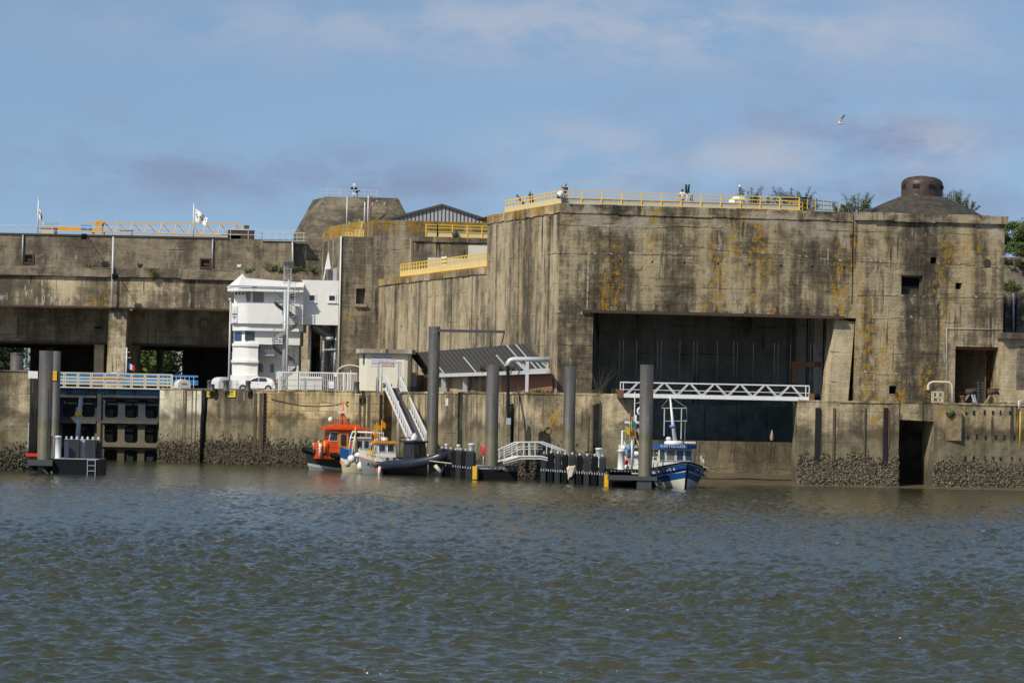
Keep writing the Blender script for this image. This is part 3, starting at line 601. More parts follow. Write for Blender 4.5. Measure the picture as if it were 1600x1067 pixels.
# ---------------------------------------------------------------- blocks behind the side wall
DB = (A0 + ES * sE).y; OB = A0 + ES * sE; NB = NF
def fb(px, py, d=0):
    p = onplane(px, py, OB + EIN * d, NB) - OB; return p.dot(E1), p.z
def BP(s, z, d=0): return OB + E1 * s + EIN * d + V((0, 0, z))
blk = thing('rear_bunker_block', 'stepped dark concrete block with orange lichen on its top edges behind the white control building', 'bunker', (OB.x, OB.y, QZ))
sB0 = fb(534, 400)[0]; zB1 = fb(560, 370)[1]; sB1 = fb(583, 360)[0]; zB2 = fb(610, 344)[1]; sB2 = fb(790, 380)[0]
wn = (fb(556, 475)[0], fb(571, 450)[0], fb(556, 475)[1], fb(571, 451)[1], .7, 1)
mb = MB(); wall_grid(mb, BP, sB0, sB1, ZB, zB1, [wn])
mb.quad(BP(sB0, zB1), BP(sB1, zB1), BP(sB1, zB1, 20), BP(sB0, zB1, 20))
sd = V((-.2, 1, 0)) * 13.2; mb.quad(BP(sB0, ZB) + sd, BP(sB0, ZB), BP(sB0, zB1), BP(sB0, zB1) + sd); mb.build('front_wall', [concrete('block_concrete', light=(0.27, 0.225, 0.155), mid=(0.15, 0.125, 0.09), lichen=0.1, white=0.15, seed=15), C_REC], blk)
mb = MB(); wall_grid(mb, BP, sB1, sB2, ZB, zB2, []); mb.quad(BP(sB1, zB2), BP(sB2, zB2), BP(sB2, zB2, 20), BP(sB1, zB2, 20)); mb.quad(BP(sB1, zB1) + EIN * 20, BP(sB1, zB1), BP(sB1, zB2), BP(sB1, zB2) + EIN * 20)
mb.quad(BP(sB2, ZB) , BP(sB2, ZB, 20), BP(sB2, zB2, 20), BP(sB2, zB2)); mb.build('tall_wall', C_BACK, blk)
# upper storey set back on the left with thick lichen
mb = MB(); u0 = fb(504, 370, 14)[0]; zu = fb(504, 360, 14)[1] + 0.4; zu2 = zu + .5
ring = [(u0, 14), (u0 + .5, 11.5), (sB1 + .2, 9), (sB1 + 2, 28), (u0 + 4.5, 28)]
pp = [BP(s, ZB, d) for s, d in ring]; hh = [zu - .7, zu - .1, zu2, zu2, zu]
mb.add(pp + [p + V((0, 0, h - ZB)) for p, h in zip(pp, hh)] , [(0, 1, 6, 5), (1, 2, 7, 6), (2, 3, 8, 7), (4, 0, 5, 9), (5, 6, 7, 8, 9)]); mb.build('upper_storey', concrete('lichen_storey', light=(0.40, 0.33, 0.21), mid=(0.28, 0.23, 0.15), lichen=0.5, toplichen=(23.0, 24.5, 0.95), seed=24), blk)
mb = MB(); q = BP(sB0 - .12, 8, -.1); mb.tube([q, q + V((0, 0, zB1 - 8))], .08, 6); mb.build('downpipe', M_WHITEM, blk)
mb = MB(); s, z = fb(571, 475)
mb.ob(BP((wn[0] + wn[1]) / 2, wn[2] - .15, -.05), E1 * .62, EIN * .25, V((0, 0, .15))); mb.build('window_sill', C_TAN, blk)
# terrace back wall with white patch
tw = thing('terrace_wall', 'streaked concrete wall with a patch of white paint behind the lower yellow railing', 'wall', (BP(fb(655, 380)[0], 19).x, BP(0, 19).y, 19))
dT = -3.5
def ft(px, py):
    p = onplane(px, py, OB + EIN * dT, NB) - OB; return p.dot(E1), p.z
t0, zT = ft(648, 370); t1 = ft(800, 370)[0]
mb = MB(); TP = lambda s, z, d=0: BP(s, z, dT + d)
wall_grid(mb, TP, t0, t1, 18, zT, []); mb.quad(TP(t0, zT), TP(t1, zT), TP(t1, zT, 20), TP(t0, zT, 20)); mb.quad(TP(t0, 18, 20), TP(t0, 18), TP(t0, zT), TP(t0, zT, 20)); mb.build('wall_face', C_SIDE, tw)
mb = MB(); coping(mb, TP, t0 - .1, t1, zT - .45, zT + .02, .15, 1.0); mb.build('coping', C_BACK, tw)
mb = MB(); a = ft(731, 412); c_ = ft(762, 384); mb.quad(TP(a[0], a[1] - 1, -.012), TP(c_[0], a[1] - 1, -.012), TP(c_[0], c_[1], -.012), TP(a[0], c_[1], -.012))
a = ft(668, 420); c_ = ft(731, 404); mb.quad(TP(a[0], a[1], -.008), TP(c_[0], a[1], -.008), TP(c_[0], c_[1], -.008), TP(a[0], c_[1], -.008)); mb.build('white_patch', M_CREAM, tw)
# gabled metal shed
gs = thing('metal_shed', 'grey sheet-metal gable with vertical seams rising above the concrete blocks', 'shed', (0, 380, 22)); DG = 380
xa, xb, xp = G(571, DG), G(764, DG), G(684, DG); za, zb_, zp = Zat(571, 352, DG), Zat(764, 348, DG), Zat(684, 322, DG)
gs.location.x = xp
mb = MB(); mb.prism([(xa, DG, 20), (xb, DG, 20), (xb, DG, zb_), (xp, DG, zp), (xa, DG, za)], (0, 30, 0)); mb.build('gable_wall', M_SHEET, gs)
mb = MB(); k = 0
x = xa + .8
while x < xb - .5:
    zt = za + (zp - za) * (x - xa) / (xp - xa) if x < xp else zp + (zb_ - zp) * (x - xp) / (xb - xp)
    mb.box(x, x + .09, DG - .07, DG - .004, 20, zt - .06); x += .415
mb.build('wall_seam', M_DGREY, gs)
mb = MB()
for (x0, z0, x1, z1) in ((xa - .3, za - .1, xp, zp), (xp, zp, xb + .3, zb_ - .1)): mb.prism([(x0, DG - .3, z0 + .0), (x1, DG - .3, z1 + .0), (x1, DG - .3, z1 + .24), (x0, DG - .3, z0 + .24)], (0, 31, 0))
mb.build('roof', M_DGREY, gs)
# ---------------------------------------------------------------- submarine pens on the left
DP = 420.0
def X_(px, D=DP): return P(px, 650, D).x
def XZ(px, py, D=DP): p = P(px, py, D); return p.x, p.z
xl = P(0, 450, DP).x - 90; xr = P(470, 450, DP).x
pens = thing('submarine_pens', 'long weathered concrete submarine pen block with tall dark bays and a set-back upper wall', 'bunker', (P(180, 600, DP).x, DP, QZ))
zt = XZ(0, 366, 425)[1]; zl1 = XZ(0, 415)[1]; zl0 = XZ(0, 430)[1]; zb = XZ(0, 477)[1]; zr0 = XZ(0, 532)[1]
def lip(mb, x0, x1, y, z, mi=0): mb.box(x0, x1, y - .12, y + .3, z, z + .22, mi)
xq = P(408, 400, 425).x
mb = MB()
def upwin(px0, py0, px1, py1): a = XZ(px0, py1, 425); c_ = XZ(px1, py0, 425); return (a[0], c_[0], a[1], c_[1], .8, 1)
UPF = lambda s, z, d=0: V((s, 425 + d, z))
wall_grid(mb, UPF, xl, xq, zl0, zt, [upwin(37, 398, 52, 411), upwin(313, 405, 329, 418)])
mb.quad((xl, 425, zt), (xr, 425, zt), (xr, 560, zt), (xl, 560, zt)); mb.build('upper_wall', [C_UP, C_DARKIN], pens)
mb = MB(); lip(mb, xl, xq - 4, 425, zt - .05); mb.build('roof_edge', M_RUSTD, pens)
for (a, b_, c_, d_) in ((37, 398, 52, 411), (313, 405, 329, 418)):
    w_ = upwin(a, b_, c_, d_); mb = MB()
    for q in (w_[0], w_[1]): mb.box(q - .1, q + .1, 424.85, 425.1, w_[2] - .1, w_[3] + .1)
    for q in (w_[2], w_[3]): mb.box(w_[0] + .1, w_[1] - .1, 424.86, 425.1, q - .1, q + .1)
    mb.ob(((w_[0] + w_[1]) / 2, 425.5, (w_[2] + w_[3]) / 2), (.5, 0, 0), (0, .3, 0), (0, 0, .25)); mb.build('window_frame', M_RUSTD, pens)
mb = MB(); x = xl
while x < xr + 14:                                                       # the ledge, cast in lengths
    e = x + rng.uniform(5, 9); dz = rng.uniform(-.06, .06); mb.box(x, e - .03, 419.6 + rng.uniform(-.05, .05), 425, zl0 + rng.uniform(-.08, .08), zl1 + dz); x = e
mb.build('ledge', concrete('ledge_concrete', light=(0.26, 0.21, 0.145), mid=(0.19, 0.155, 0.11), lichen=0, white=0.1, streaks=.4, seed=16), pens)
mb = MB(); mb.quad((xl, 420, zb), (xr + 14, 420, zb), (xr + 14, 420, zl0), (xl, 420, zl0)); mb.quad((xl, 420, zb), (xl, 427, zb), (xr + 14, 427, zb), (xr + 14, 420, zb)); mb.build('lower_band', C_BASE, pens)
mb = MB(); mb.box(xl, xr + 14, 419.9, 420.25, zb - .12, zb + .1); mb.build('band_edge', M_RUSTD, pens)
x0p, x1p = X_(165), X_(193)
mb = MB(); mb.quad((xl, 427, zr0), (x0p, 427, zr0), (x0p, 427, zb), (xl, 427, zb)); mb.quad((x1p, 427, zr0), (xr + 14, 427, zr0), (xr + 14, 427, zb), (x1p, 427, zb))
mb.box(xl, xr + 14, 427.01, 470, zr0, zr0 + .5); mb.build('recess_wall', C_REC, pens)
mb = MB(); mb.box(xl, xr + 14, 426.8, 427.0, zr0 - .14, zr0 + .1); mb.build('recess_edge', M_RUSTD, pens)
for k, (a, b_, mt) in enumerate(((165, 193, C_BASE), (464, 480, C_TAN), (500, 521, C_TAN))):
    xa_, xb_ = X_(a), X_(b_); mb = MB()
    top = zb - .15
    mb.prism([(xa_ - .15, 420.35, 5), (xb_ + (.0 if k else -.15), 420.35, 5), (xb_ + .1, 420.35, top), (xa_ + .1, 420.35, top)], (0, 18, 0)); mb.build('pillar', mt, pens)
mb = MB(); mb.box(X_(145, 428), X_(160, 428), 428, 470, 5, zr0); mb.build('bay_wall', C_TAN, pens)
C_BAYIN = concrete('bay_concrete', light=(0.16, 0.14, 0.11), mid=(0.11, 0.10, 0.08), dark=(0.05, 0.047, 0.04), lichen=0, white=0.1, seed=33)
# deep inside: dark back walls with two gaps that let the daylight behind show
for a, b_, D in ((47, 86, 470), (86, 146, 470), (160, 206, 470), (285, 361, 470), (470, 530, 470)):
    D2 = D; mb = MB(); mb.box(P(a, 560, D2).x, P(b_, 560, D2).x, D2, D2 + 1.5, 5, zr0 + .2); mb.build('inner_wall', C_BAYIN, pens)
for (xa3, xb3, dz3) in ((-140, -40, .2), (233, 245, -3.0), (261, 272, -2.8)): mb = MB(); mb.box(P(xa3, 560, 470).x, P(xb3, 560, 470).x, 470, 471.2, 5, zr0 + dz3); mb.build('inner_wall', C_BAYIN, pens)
#, P(-40, 560, 470).x, 470, 471.5, 5, zr0 + .2); mb.box(P(233, 560, 470).x, P(245, 560, 470).x, 470, 471, 5, zr0 - 3.0); mb.box(P(261, 560, 470).x, P(272, 560, 470).x, 470, 471, 5, zr0 - 2.8)
for px in (81, 250): mb = MB(); q = P(px, 560, 460); mb.tube([(q.x, 460, 5), (q.x, 460, zr0 + .3)], .7 if px == 81 else .45, 16); mb.build('steel_column', M_GREYM, pens)
# painted bay numbers, almost gone
for body, px, py, s in (('10', 40, 514, 3.6), ('9', 319, 514, 3.6)):
    q = P(px, py, 426.97); text_mesh('bay_number', body, s, M_NUM, frame_mtx((q.x, 426.975, q.z), (1, 0, 0), (0, 0, 1)), pens, .003)
for px in (153, 197): mb = MB(); q = P(px, 512, 426.9); mb.box(q.x - .45, q.x + .45, 426.9, 427.0, q.z - .14, q.z + .14); mb.build('wall_slot', M_VOID, pens)
# buttress, tower block with sloping faces
xb0, xb1 = P(407, 400, 423).x, P(458, 400, 423).x; zbt = XZ(440, 377, 423)[1]
mb = MB(); mb.prism([(xb0 - 1.3, 422.6, zl1 - .2), (xb1, 422.6, zl1 - .2), (xb1, 422.6, zbt), (xb0, 422.6, zbt)], (0, 8, 0)); mb.build('buttress', concrete('buttress_concrete', light=(0.25, 0.21, 0.145), mid=(0.185, 0.155, 0.108), lichen=0, white=0.1, streaks=.7, seed=17), pens)
hb = thing('hipped_bunker', 'dark concrete bunker tower with sloping sides and flat top rising behind the pens', 'bunker', (P(545, 400, 430).x, 430, 20))
fa, fb_ = P(478, 373, 424), P(640, 373, 424); ta, tb = P(511, 307.5, 431), P(622, 309, 431)
ba, la, lt = P(459, 366, 440), P(459, 366, 440), P(490, 310, 439)
mb = MB(); xR_ = P(660, 350, 424).x; yF = 424.2; L0 = P(459, 366, yF); F0 = P(478, 373, yF); zf = F0.z; T0 = V((lt.x, 438, ta.z)); T1 = V((ta.x, 431, ta.z)); T2 = V((tb.x, 431, ta.z)); zb0 = zl1 - 1
v = [(L0.x, yF, zb0), (xR_, yF, zb0), (xR_, yF, zf - .4), (F0.x, yF, zf), (L0.x, yF, L0.z), T0, T1, T2, (tb.x, 455, ta.z), (lt.x, 455, ta.z), (xR_, 460, zf), (L0.x, 470, zb0), (L0.x, 470, L0.z)]
mb.add(v, [(0, 1, 2, 3, 4), (4, 3, 6, 5), (3, 2, 7, 6), (5, 6, 7, 8, 9), (2, 10, 8, 7), (11, 0, 4, 12), (12, 4, 5, 9)])
mb.build('sloping_body', concrete('hip_concrete', light=(0.175, 0.148, 0.10), mid=(0.115, 0.097, 0.067), dark=(0.06, 0.052, 0.038), lichen=0.0, white=0.7, streaks=.35, boards=.8, seed=18), hb)
mb = MB(); g = [(ta.x - .1, 431.2), (tb.x - 2, 431.2)]
for k in range(9):
    x = ta.x + (P(589, 305, 431).x - ta.x) * k / 8; mb.bar((x, 431.4, ta.z), (x, 431.4, ta.z + .95), .05)
for h in (.5, .95): mb.bar((ta.x - 1, 431.4, ta.z + h), (P(590, 305, 431).x, 431.4, ta.z + h), .045)
mb.build('roof_railing', M_LGREY, hb)
mb = MB()
for px, y0, y1 in ((542, 307, 360), (569.5, 315, 362), (575, 305, 362)):
    a, c_ = P(px, y1, 422), P(px, y0, 422); mb.tube([(c_.x, 423 + (4 if False else 0), a.z), (c_.x, 423, c_.z)], .09, 6)
mb.build('vent_pipe', M_LGREY, hb)
mb = MB(); a, c_ = P(578, 340, 426), P(579.5, 306, 426); mb.tube([(a.x, 426.5, a.z - 3), (c_.x, 426.5, c_.z)], .1, 6); mb.build('rusty_pipe', M_RUST, hb)
# loudspeaker mast on its roof
sm = thing('siren_mast', 'small mast with white and black horn loudspeakers on the sloping bunker roof', 'loudspeaker', (P(553, 306, 434).x, 434, ta.z))
q = sm.location; mb = MB(); mb.tube([q, q + V((0, 0, 1.9))], .06, 6); mb.build('mast', M_GREYM, sm)
for dz, mt, dx in ((1.75, M_WHITEM, 0), (1.25, M_BLACK, .25), (1.25, M_BLACK, -.22), (.6, M_WHITEM, 0)):
    mb = MB(); p = q + V((dx, -.1, dz)); mb.tube([p + V((0, .1, 0)), p + V((0, -.25, 0))], [.07, .19], 10, smooth=False); mb.build('horn', mt, sm)
cm = thing('roof_camera', 'little black camera on a post beside the roof loudspeakers', 'camera', (P(558.5, 306, 434).x, 434, ta.z)); q = cm.location
mb = MB(); mb.tube([q, q + V((0, 0, .9))], .05, 6); mb.build('post', M_BLACK, cm); mb = MB(); mb.bar(q + V((-.15, -.2, .8)), q + V((.2, .1, 1.05)), .22); mb.build('head', M_BLACK, cm)

# pole lamps, pipes and plants on the pens
pp_ = thing('drainpipe', 'long pale drainpipe running down the middle of the pen wall', 'pipe', (P(176, 400, 419).x, 419.3, zb)); q = pp_.location
mb = MB(); mb.tube([(q.x, 419.3, zb), (q.x, 419.3, XZ(176, 370, 419)[1])], .12, 6); mb.build('pipe', M_LGREY, pp_)
for px, y0, y1, lab in ((35, 410, 367, 'thin pale pipe left of the small upper window at the far left'), (331.5, 417, 374, 'thin pale pipe right of the grey framed upper window')):
    a, c_ = P(px, y0, 424.8), P(px, y1, 424.8); mb = MB(); mb.tube([(a.x, 424.8, a.z), (a.x, 424.8, c_.z)], .09, 6); tag(mb.build('wall_pipe', M_GREYM, None, (a.x, 424.8, a.z)), lab, 'pipe')
for px, py, lab in ((135, 370, 'black floodlight on an arm at the roof edge of the pens'), (183, 432, 'black floodlight jutting from the pen wall beside the drainpipe')):
    a = P(px, py, 419.4 if px > 150 else 424.6); fl = thing('floodlight', lab, 'lamp', a); mb = MB(); yb = 420 if px > 150 else 425
    e = V((a.x, a.y - 2.2, a.z - .1)); mb.tube([(a.x, yb, a.z + .15), e], .06, 6); mb.build('arm', M_DGREY, fl); mb = MB(); mb.ob(e, (.35, 0, 0), (0, .15, .1), (0, -.12, .26)); mb.build('lamp_head', M_BLACK, fl)
for px in (175.5, 188): mb = MB(); q = P(px, 484, 419.8); mb.ob(q, (.2, 0, 0), (0, .2, 0), (0, 0, .22)); mb.build('pillar_lamp', M_BLACK, pens)

# ---------------------------------------------------------------- quays, piers, gate and ground
M_G = M_TURF
def box_struct(name, mt, x0, x1, y0, y1, z0, z1):
    mb = MB(); mb.box(x0, x1, y0, y1, z0, z1); return struct(mb.build(name, mt, None, ((x0 + x1) / 2, (y0 + y1) / 2, z1)))
lp = thing('left_pier', 'weathered concrete pier head crusted with oysters at the far left', 'quay wall', (P(20, 735, 286).x, 286, 0))
xp1 = P(46, 650, 286).x; zp = Zat(20, 580, 286)
mb = MB(); mb.prism([(xp1 - 60, 286, -4), (xp1, 286, -4), (P(44, 650, 350).x, 358, -4), (xp1 - 60, 358, -4)], (0, 0, zp + 4)); mb.build('pier_body', C_QUAY, lp)
mb = MB(); x = xp1 - 60
while x < xp1 - .05: e = min(xp1 + .05, x + rng.uniform(1.2, 2.2)); mb.box(x, e - .02, 285.9, 287.5, zp, zp + rng.uniform(.05, .10)); x = e
mb.build('edge_stone', C_QUAY, lp)

def strip_wall(name, label, pts, z0, z1, mt, top_mi=0, thick=3.0, cop=.28, step=None):
    """quay wall along a polyline of (x, y) seen from the water"""
    t = thing(name, label, 'quay wall', (pts[0][0], pts[0][1], 0)); mb = MB(); mc = MB()
    for (a, b_) in zip(pts[:-1], pts[1:]):
        a = V((a[0], a[1], 0)); b_ = V((b_[0], b_[1], 0)); d = (b_ - a).normalized(); n = V((-d.y, d.x, 0))
        mb.prism([a + V((0, 0, z0)), b_ + V((0, 0, z0)), b_ + V((0, 0, z1)), a + V((0, 0, z1))], n * thick)
        s = 0; Ln = (b_ - a).length
        while s < Ln - .02:
            e = min(Ln, s + rng.uniform(1.3, 2.4)); m_ = a + d * ((s + e) / 2) + n * .35
            mc.ob(m_ + V((0, 0, z1 + .06 + rng.uniform(0, .03))), d * ((e - s) / 2 - .012), n * (.40 + rng.uniform(-.03, .05)), V((0, 0, .07 + rng.uniform(0, .02)))); s = e
    mb.build('wall_body', mt, t); mc.build('edge_stone', C_QUAY, t); return t
QA = (P(249, 650, 351).x, 351); QB = (P(322, 650, 346).x, 346); QC = (P(413, 650, 339.5).x, 339.5); QD = (P(599, 650, 327).x, 327)
qz = 7.3
q1 = strip_wall('lock_pier', 'smooth rounded concrete pier beside the lock gate with grooves and a dark pipe', [QA, QB], -4, qz, C_SMOOTH)
q2 = strip_wall('concrete_quay', 'concrete quay wall carrying the wide yellow sign, between lock pier and stone quay', [QB, QC], -4, qz, C_QUAY)
q3 = strip_wall('masonry_quay', 'tan stone block quay wall behind the orange boat', [QC, QD], -4, qz, C_MASON)
QE = (P(636, 650, 318).x, 318.0); QF = (P(822, 650, 293.5).x, 293.5); QG = (P(992, 650, 290.5).x, 290.5)
qm = strip_wall('boarded_quay', 'vertically streaked concrete quay wall behind the fender pontoon', [(QD[0] + .2, 331), QE, QF], -4, 7.2, concrete('boarded_quay_mat', light=(0.42, 0.34, 0.215), mid=(0.28, 0.225, 0.14), lichen=0, white=0.25, tide=True, boards=0, streaks=1.35, sx=1.7, strip=.62, seed=27))
qn = strip_wall('fort_quay', 'broken-topped concrete quay wall in front of the corner of the fortified lock', [QF, QG, (QG[0] + 1.5, 302)], -4, 7.2, C_QUAY)
RZ0 = (P(1247, 650, 289).x, 289.0); R1 = (P(1405, 650, 289.5).x, 289.5); R2 = (P(1460, 650, 289.8).x, 289.8); R3 = (P(1640, 650, 292).x, 292)
qr = strip_wall('slotted_pier', 'concrete pier with rusty vertical slots under the end of the white footbridge', [RZ0, R1], -4, 7.0, C_QUAY)
mb = MB(); mb.prism([(RZ0[0] + .01, 291.9, -4), (RZ0[0] + 3, 291.9, -4), (RZ0[0] + 4.2, 303, -4), (RZ0[0] + 1.2, 303, -4)], (0, 0, 10.99)); mb.build('return_wall', C_QUAY, qr)
qs = strip_wall('pitted_quay', 'quay wall with rows of small drain holes and a rust-stained panel at the far right', [R2, R3, (R3[0] + 60, 298)], -4, 7.0, concrete('pitted_quay_mat', light=(0.40, 0.32, 0.19), mid=(0.27, 0.215, 0.13), lichen=0.2, white=0.15, tide=True, boards=.3, seed=28))
# recess between the two right-hand walls with its broken lintel
mb = MB(); zc = Zat(1430, 656, 290)
mb.prism([(R1[0], 289.6, zc), (R2[0] + .3, 289.9, zc - .1), (R2[0] + .3, 289.9, 7.0), (R1[0], 289.6, 7.0)], (0, 3, 0)); mb.build('broken_lintel', C_QUAY, qs)
mb = MB(); xa_ = P(1440, 700, 290).x
mb.prism([(R2[0] + .05, 289.86, -4), (R2[0] + .05, 289.86, zc), (P(1450, 722, 290).x, 289.86, 1.9), (P(1450, 722, 290).x, 289.86, -4)], (0, 3, 0)); mb.box(R1[0] - .5, R2[0] + 3, 298, 299, -4, 7.0); mb.build('recess_side', C_QUAY, qs)
# dark slots, timbers and ladders on the quay walls
def vslot(px, D, y0, y1, w_, mt, nm, par, prot=.12):
    z1, z0 = Zat(px, y0, D), Zat(px, y1, D); x = P(px, (y0 + y1) / 2, D).x; mb = MB(); mb.box(x - w_ / 2, x + w_ / 2, D - prot, D + .3, z0, z1); return mb.build(nm, mt, par)
for px, w_ in ((1277, .42), (1302.5, .16), (1383, .36), (1351, .10)): vslot(px, 289 + (px - 1247) / 316, 637, 733 if w_ > .3 else 722, w_, M_VOID if w_ > .2 else M_WOOD, 'slot_strip', qr, .12)  # wide slots are solid black strips, the shade of their hollows put into the colour
for px in (1282, 1388.5): vslot(px, 289 + (px - 1247) / 316, 640, 700, .12, M_RUST, 'rusty_strip', qr, .06)
mb = MB()
for row, (py, n) in enumerate(((645, 9), (683, 9), (717, 8))):
    for k in range(n):
        px = 1508 + k * 14.5 + (5 if row == 1 else 0) + rng.uniform(-2, 2)
        if px > 1600: break
        q = P(px, py + rng.uniform(-1, 1), 290.6); mb.ob(V((q.x, R2[1] + (R3[1] - R2[1]) * (q.x - R2[0]) / (R3[0] - R2[0]) + .13, q.z)), (.065 + rng.random() * .05, 0, 0), (0, .15, 0), (0, 0, .14 + rng.random() * .1))
mb.build('drain_hole', M_VOID, qs)
mb = MB(); a, c_ = P(1478, 688, 289.9), P(1503, 644, 289.9); yw = R2[1] + (R3[1] - R2[1]) * (a.x - R2[0]) / (R3[0] - R2[0]); mb.box(a.x, c_.x, yw - .03, yw + .3, a.z, c_.z); mb.build('rusty_panel', noise_mat('rust_stain', (0.17, 0.105, 0.055), (0.27, 0.20, 0.115), 2), qs)
def dq(px):      # depth of the left quays at a picture column
    pts = [(249, 351), (322, 346), (413, 339.5), (599, 327)]
    for (a, da), (b_, db) in zip(pts[:-1], pts[1:]):
        if px <= b_: return da + (db - da) * (px - a) / (b_ - a)
    return 327
def dm(px):
    pts = [(599, 331), (636, 318), (822, 293.5), (992, 290.5)]
    for (a, da), (b_, db) in zip(pts[:-1], pts[1:]):
        if px <= b_: return da + (db - da) * (px - a) / (b_ - a)
    return 290.5
for px, y1 in ((398.5, 712), (407, 706)): vslot(px, dq(px), 614, y1, .28, M_WOOD, 'fender_timber', q2, .28)
ld = vslot(416, dq(416), 614, 716, .55, M_VOID, 'ladder_recess', q3, .03)
mb = MB()
for k in range(16): q = P(416, 620 + k * 6, dq(416) - .08); mb.box(q.x - .3, q.x + .3, q.y - .03, q.y + .03, q.z - .035, q.z + .035)
for s in (-.31, .31): q = P(416, 660, dq(416) - .08); mb.box(q.x + s - .04, q.x + s + .04, q.y - .04, q.y + .04, .8, 7.2)
mb.build('ladder', M_RUSTD, q3)
for px, w_ in ((562, .22), (569, .20), (576, .30), (597, .55)): vslot(px, dq(px), 617, 712, w_, M_WOOD if w_ < .5 else M_VOID, 'fender_timber' if w_ < .5 else 'dark_slot', q3, .25 if w_ < .5 else .04)
for px, w_, y0 in ((661, .3, 618), (727, .42, 630), (699, .14, 620), (748, .12, 620), (784, .22, 620), (802, .18, 632), (811, .16, 620)): vslot(px, dm(px), y0, 720, w_, M_TIMB if w_ in (.14, .12, .3, .22) else M_WOOD, 'vertical_beam', qm, .22)
for px in (926, 919): vslot(px, dm(px), 632 if px == 926 else 650, 706, .14, M_WOOD, 'slot_strip', qn, .1)
for px, py in ((544, 631), (546, 657), (512, 700)):
    rg = MB(); q = P(px, py, dq(px) - .1); rg.tube([q + V((math.cos(t) * .22, 0, math.sin(t) * .22)) for t in [k * 6.28 / 10 for k in range(11)]], .05, 5); rg.build('mooring_ring', M_RUSTD, q3)
mb = MB(); q = P(856, 673, dm(856) - .08); mb.tube([q + V((math.cos(t) * .3, 0, math.sin(t) * .3)) for t in [k * 6.28 / 10 for k in range(11)]], .05, 5); mb.build('mooring_ring', M_RUSTD, qn)
ch = MB(); pts = []
for k in range(15): t = k / 14; p = P(424 + (534 - 424) * t, 623 + 8 * t + 13 * 4 * t * (1 - t) * .55, dq(424 + 110 * t) - .1); pts.append(p)
ch.tube(pts, .05, 5); tag(ch.build('hanging_chain', M_RUSTD, None, pts[0]), 'dark chain sagging along the stone quay wall left of the orange boat', 'chain')
# pipe down the lock pier, grooves
mb = MB(); d = dq(318); pts = [P(320, 610, d - .3), P(319, 640, d - .3), P(317, 655, d - .3), P(315, 722, d - .3)]; mb.tube(pts, [.34, .30, .26, .22], 10); mb.build('drain_pipe', M_BLACK, q1)
for px, w_ in ((286, .12), (291, .5), (300, .14), (306, .16)): vslot(px, dq(px), 609, 716, w_, M_WOOD if w_ < .3 else C_QUAY, 'pier_groove', q1, .07)
# yellow signs on the quay
for px, py, w_, h, lab, tx in ((326, 615.5, .34, .30, 'small square yellow notice on the lock pier', 'A'), (361.5, 615, .66, .34, 'wide yellow warning sign on the concrete quay wall', 'B')):
    q = P(px, py, dq(px) - .15); sg = thing('warning_sign', lab, 'sign', q); mb = MB(); ex = V((QC[0] - QB[0], QC[1] - QB[1], 0)).normalized(); mb.ob(q, ex * w_, V((ex.y, -ex.x, 0)) * .03, V((0, 0, h))); mb.build('panel', M_SIGNY, sg)
    mb = MB(); nn = V((ex.y, -ex.x, 0))
    for r_ in range(3): mb.ob(q + nn * .034 + V((0, 0, h * (.5 - .5 * r_))), ex * w_ * (.75 if r_ != 1 else .6), nn * .004, V((0, 0, h * .10)))
    mb.build('text_line', M_RUSTD, sg)
q = P(702, 628, dm(702) - .12); mb = MB(); mb.ob(q, (.33, 0, 0), (0, .03, 0), (0, 0, .33)); tag(mb.build('notice_plate', M_WHITE, None, q), 'small white square plate on the boarded quay wall', 'sign')

# lock gate
lg = thing('lock_gate', 'dark steel lock gate with rows of round-cornered openings and silt on its lower half', 'lock gate', (P(170, 720, 352).x, 352.6, 0))
DGt = 352.6; gx0, gx1 = P(40, 650, DGt).x, P(249, 650, DGt).x; zgt = Zat(170, 616, DGt)
def rrect(cx, cz, w_, h, r=.35, n=4):
    pts = []
    for sx, sz, a0 in ((1, 1, 0), (-1, 1, 90), (-1, -1, 180), (1, -1, 270)):
        for k in range(n + 1): t = R(a0 + 90 * k / n); pts.append((cx + sx * (w_ / 2 - r) + r * math.cos(t), cz + sz * (h / 2 - r) + r * math.sin(t)))
    return pts
def panel_with_holes(mb, x0, x1, z0, z1, cells, y, dep):
    """a grid of cells, each with a rounded hole: ring between the cell's outline and the hole's"""
    for (cx0, cx1, cz0, cz1, hx, hz, hw, hh) in cells:
        hp = rrect(hx, hz, hw, hh); n = len(hp); outer = []
        for (px_, pz_) in hp:
            dx, dz = px_ - hx, pz_ - hz; t = min([((cx1 if dx > 0 else cx0) - hx) / dx if abs(dx) > 1e-6 else 1e9, ((cz1 if dz > 0 else cz0) - hz) / dz if abs(dz) > 1e-6 else 1e9]); outer.append((hx + dx * t, hz + dz * t))
        # corners are squared off by snapping the middle vertex of every corner
        k5 = n // 4
        for ci, (qx, qz_) in enumerate(((cx1, cz1), (cx0, cz1), (cx0, cz0), (cx1, cz0))): outer[ci * k5 + k5 // 2] = (qx, qz_)
        vs = [(a, y, c_) for a, c_ in hp] + [(a, y, c_) for a, c_ in outer] + [(a, y + dep, c_) for a, c_ in hp]
        fs_ = [(i, n + i, n + (i + 1) % n, (i + 1) % n) for i in range(n)] + [((i + 1) % n, 2 * n + (i + 1) % n, 2 * n + i, i) for i in range(n)]
        mb.add(vs, fs_)
rowsZ = [(618, 655), (655, 694), (694, 730)]; mb = MB()
def gz(py): return Zat(170, py, DGt)
cols_r = [(158, 190, 174), (190, 221, 205.5), (221, 249, 237)]; cols_l = [(40, 92, 70), (92, 121, 107), (121, 152, 137)]
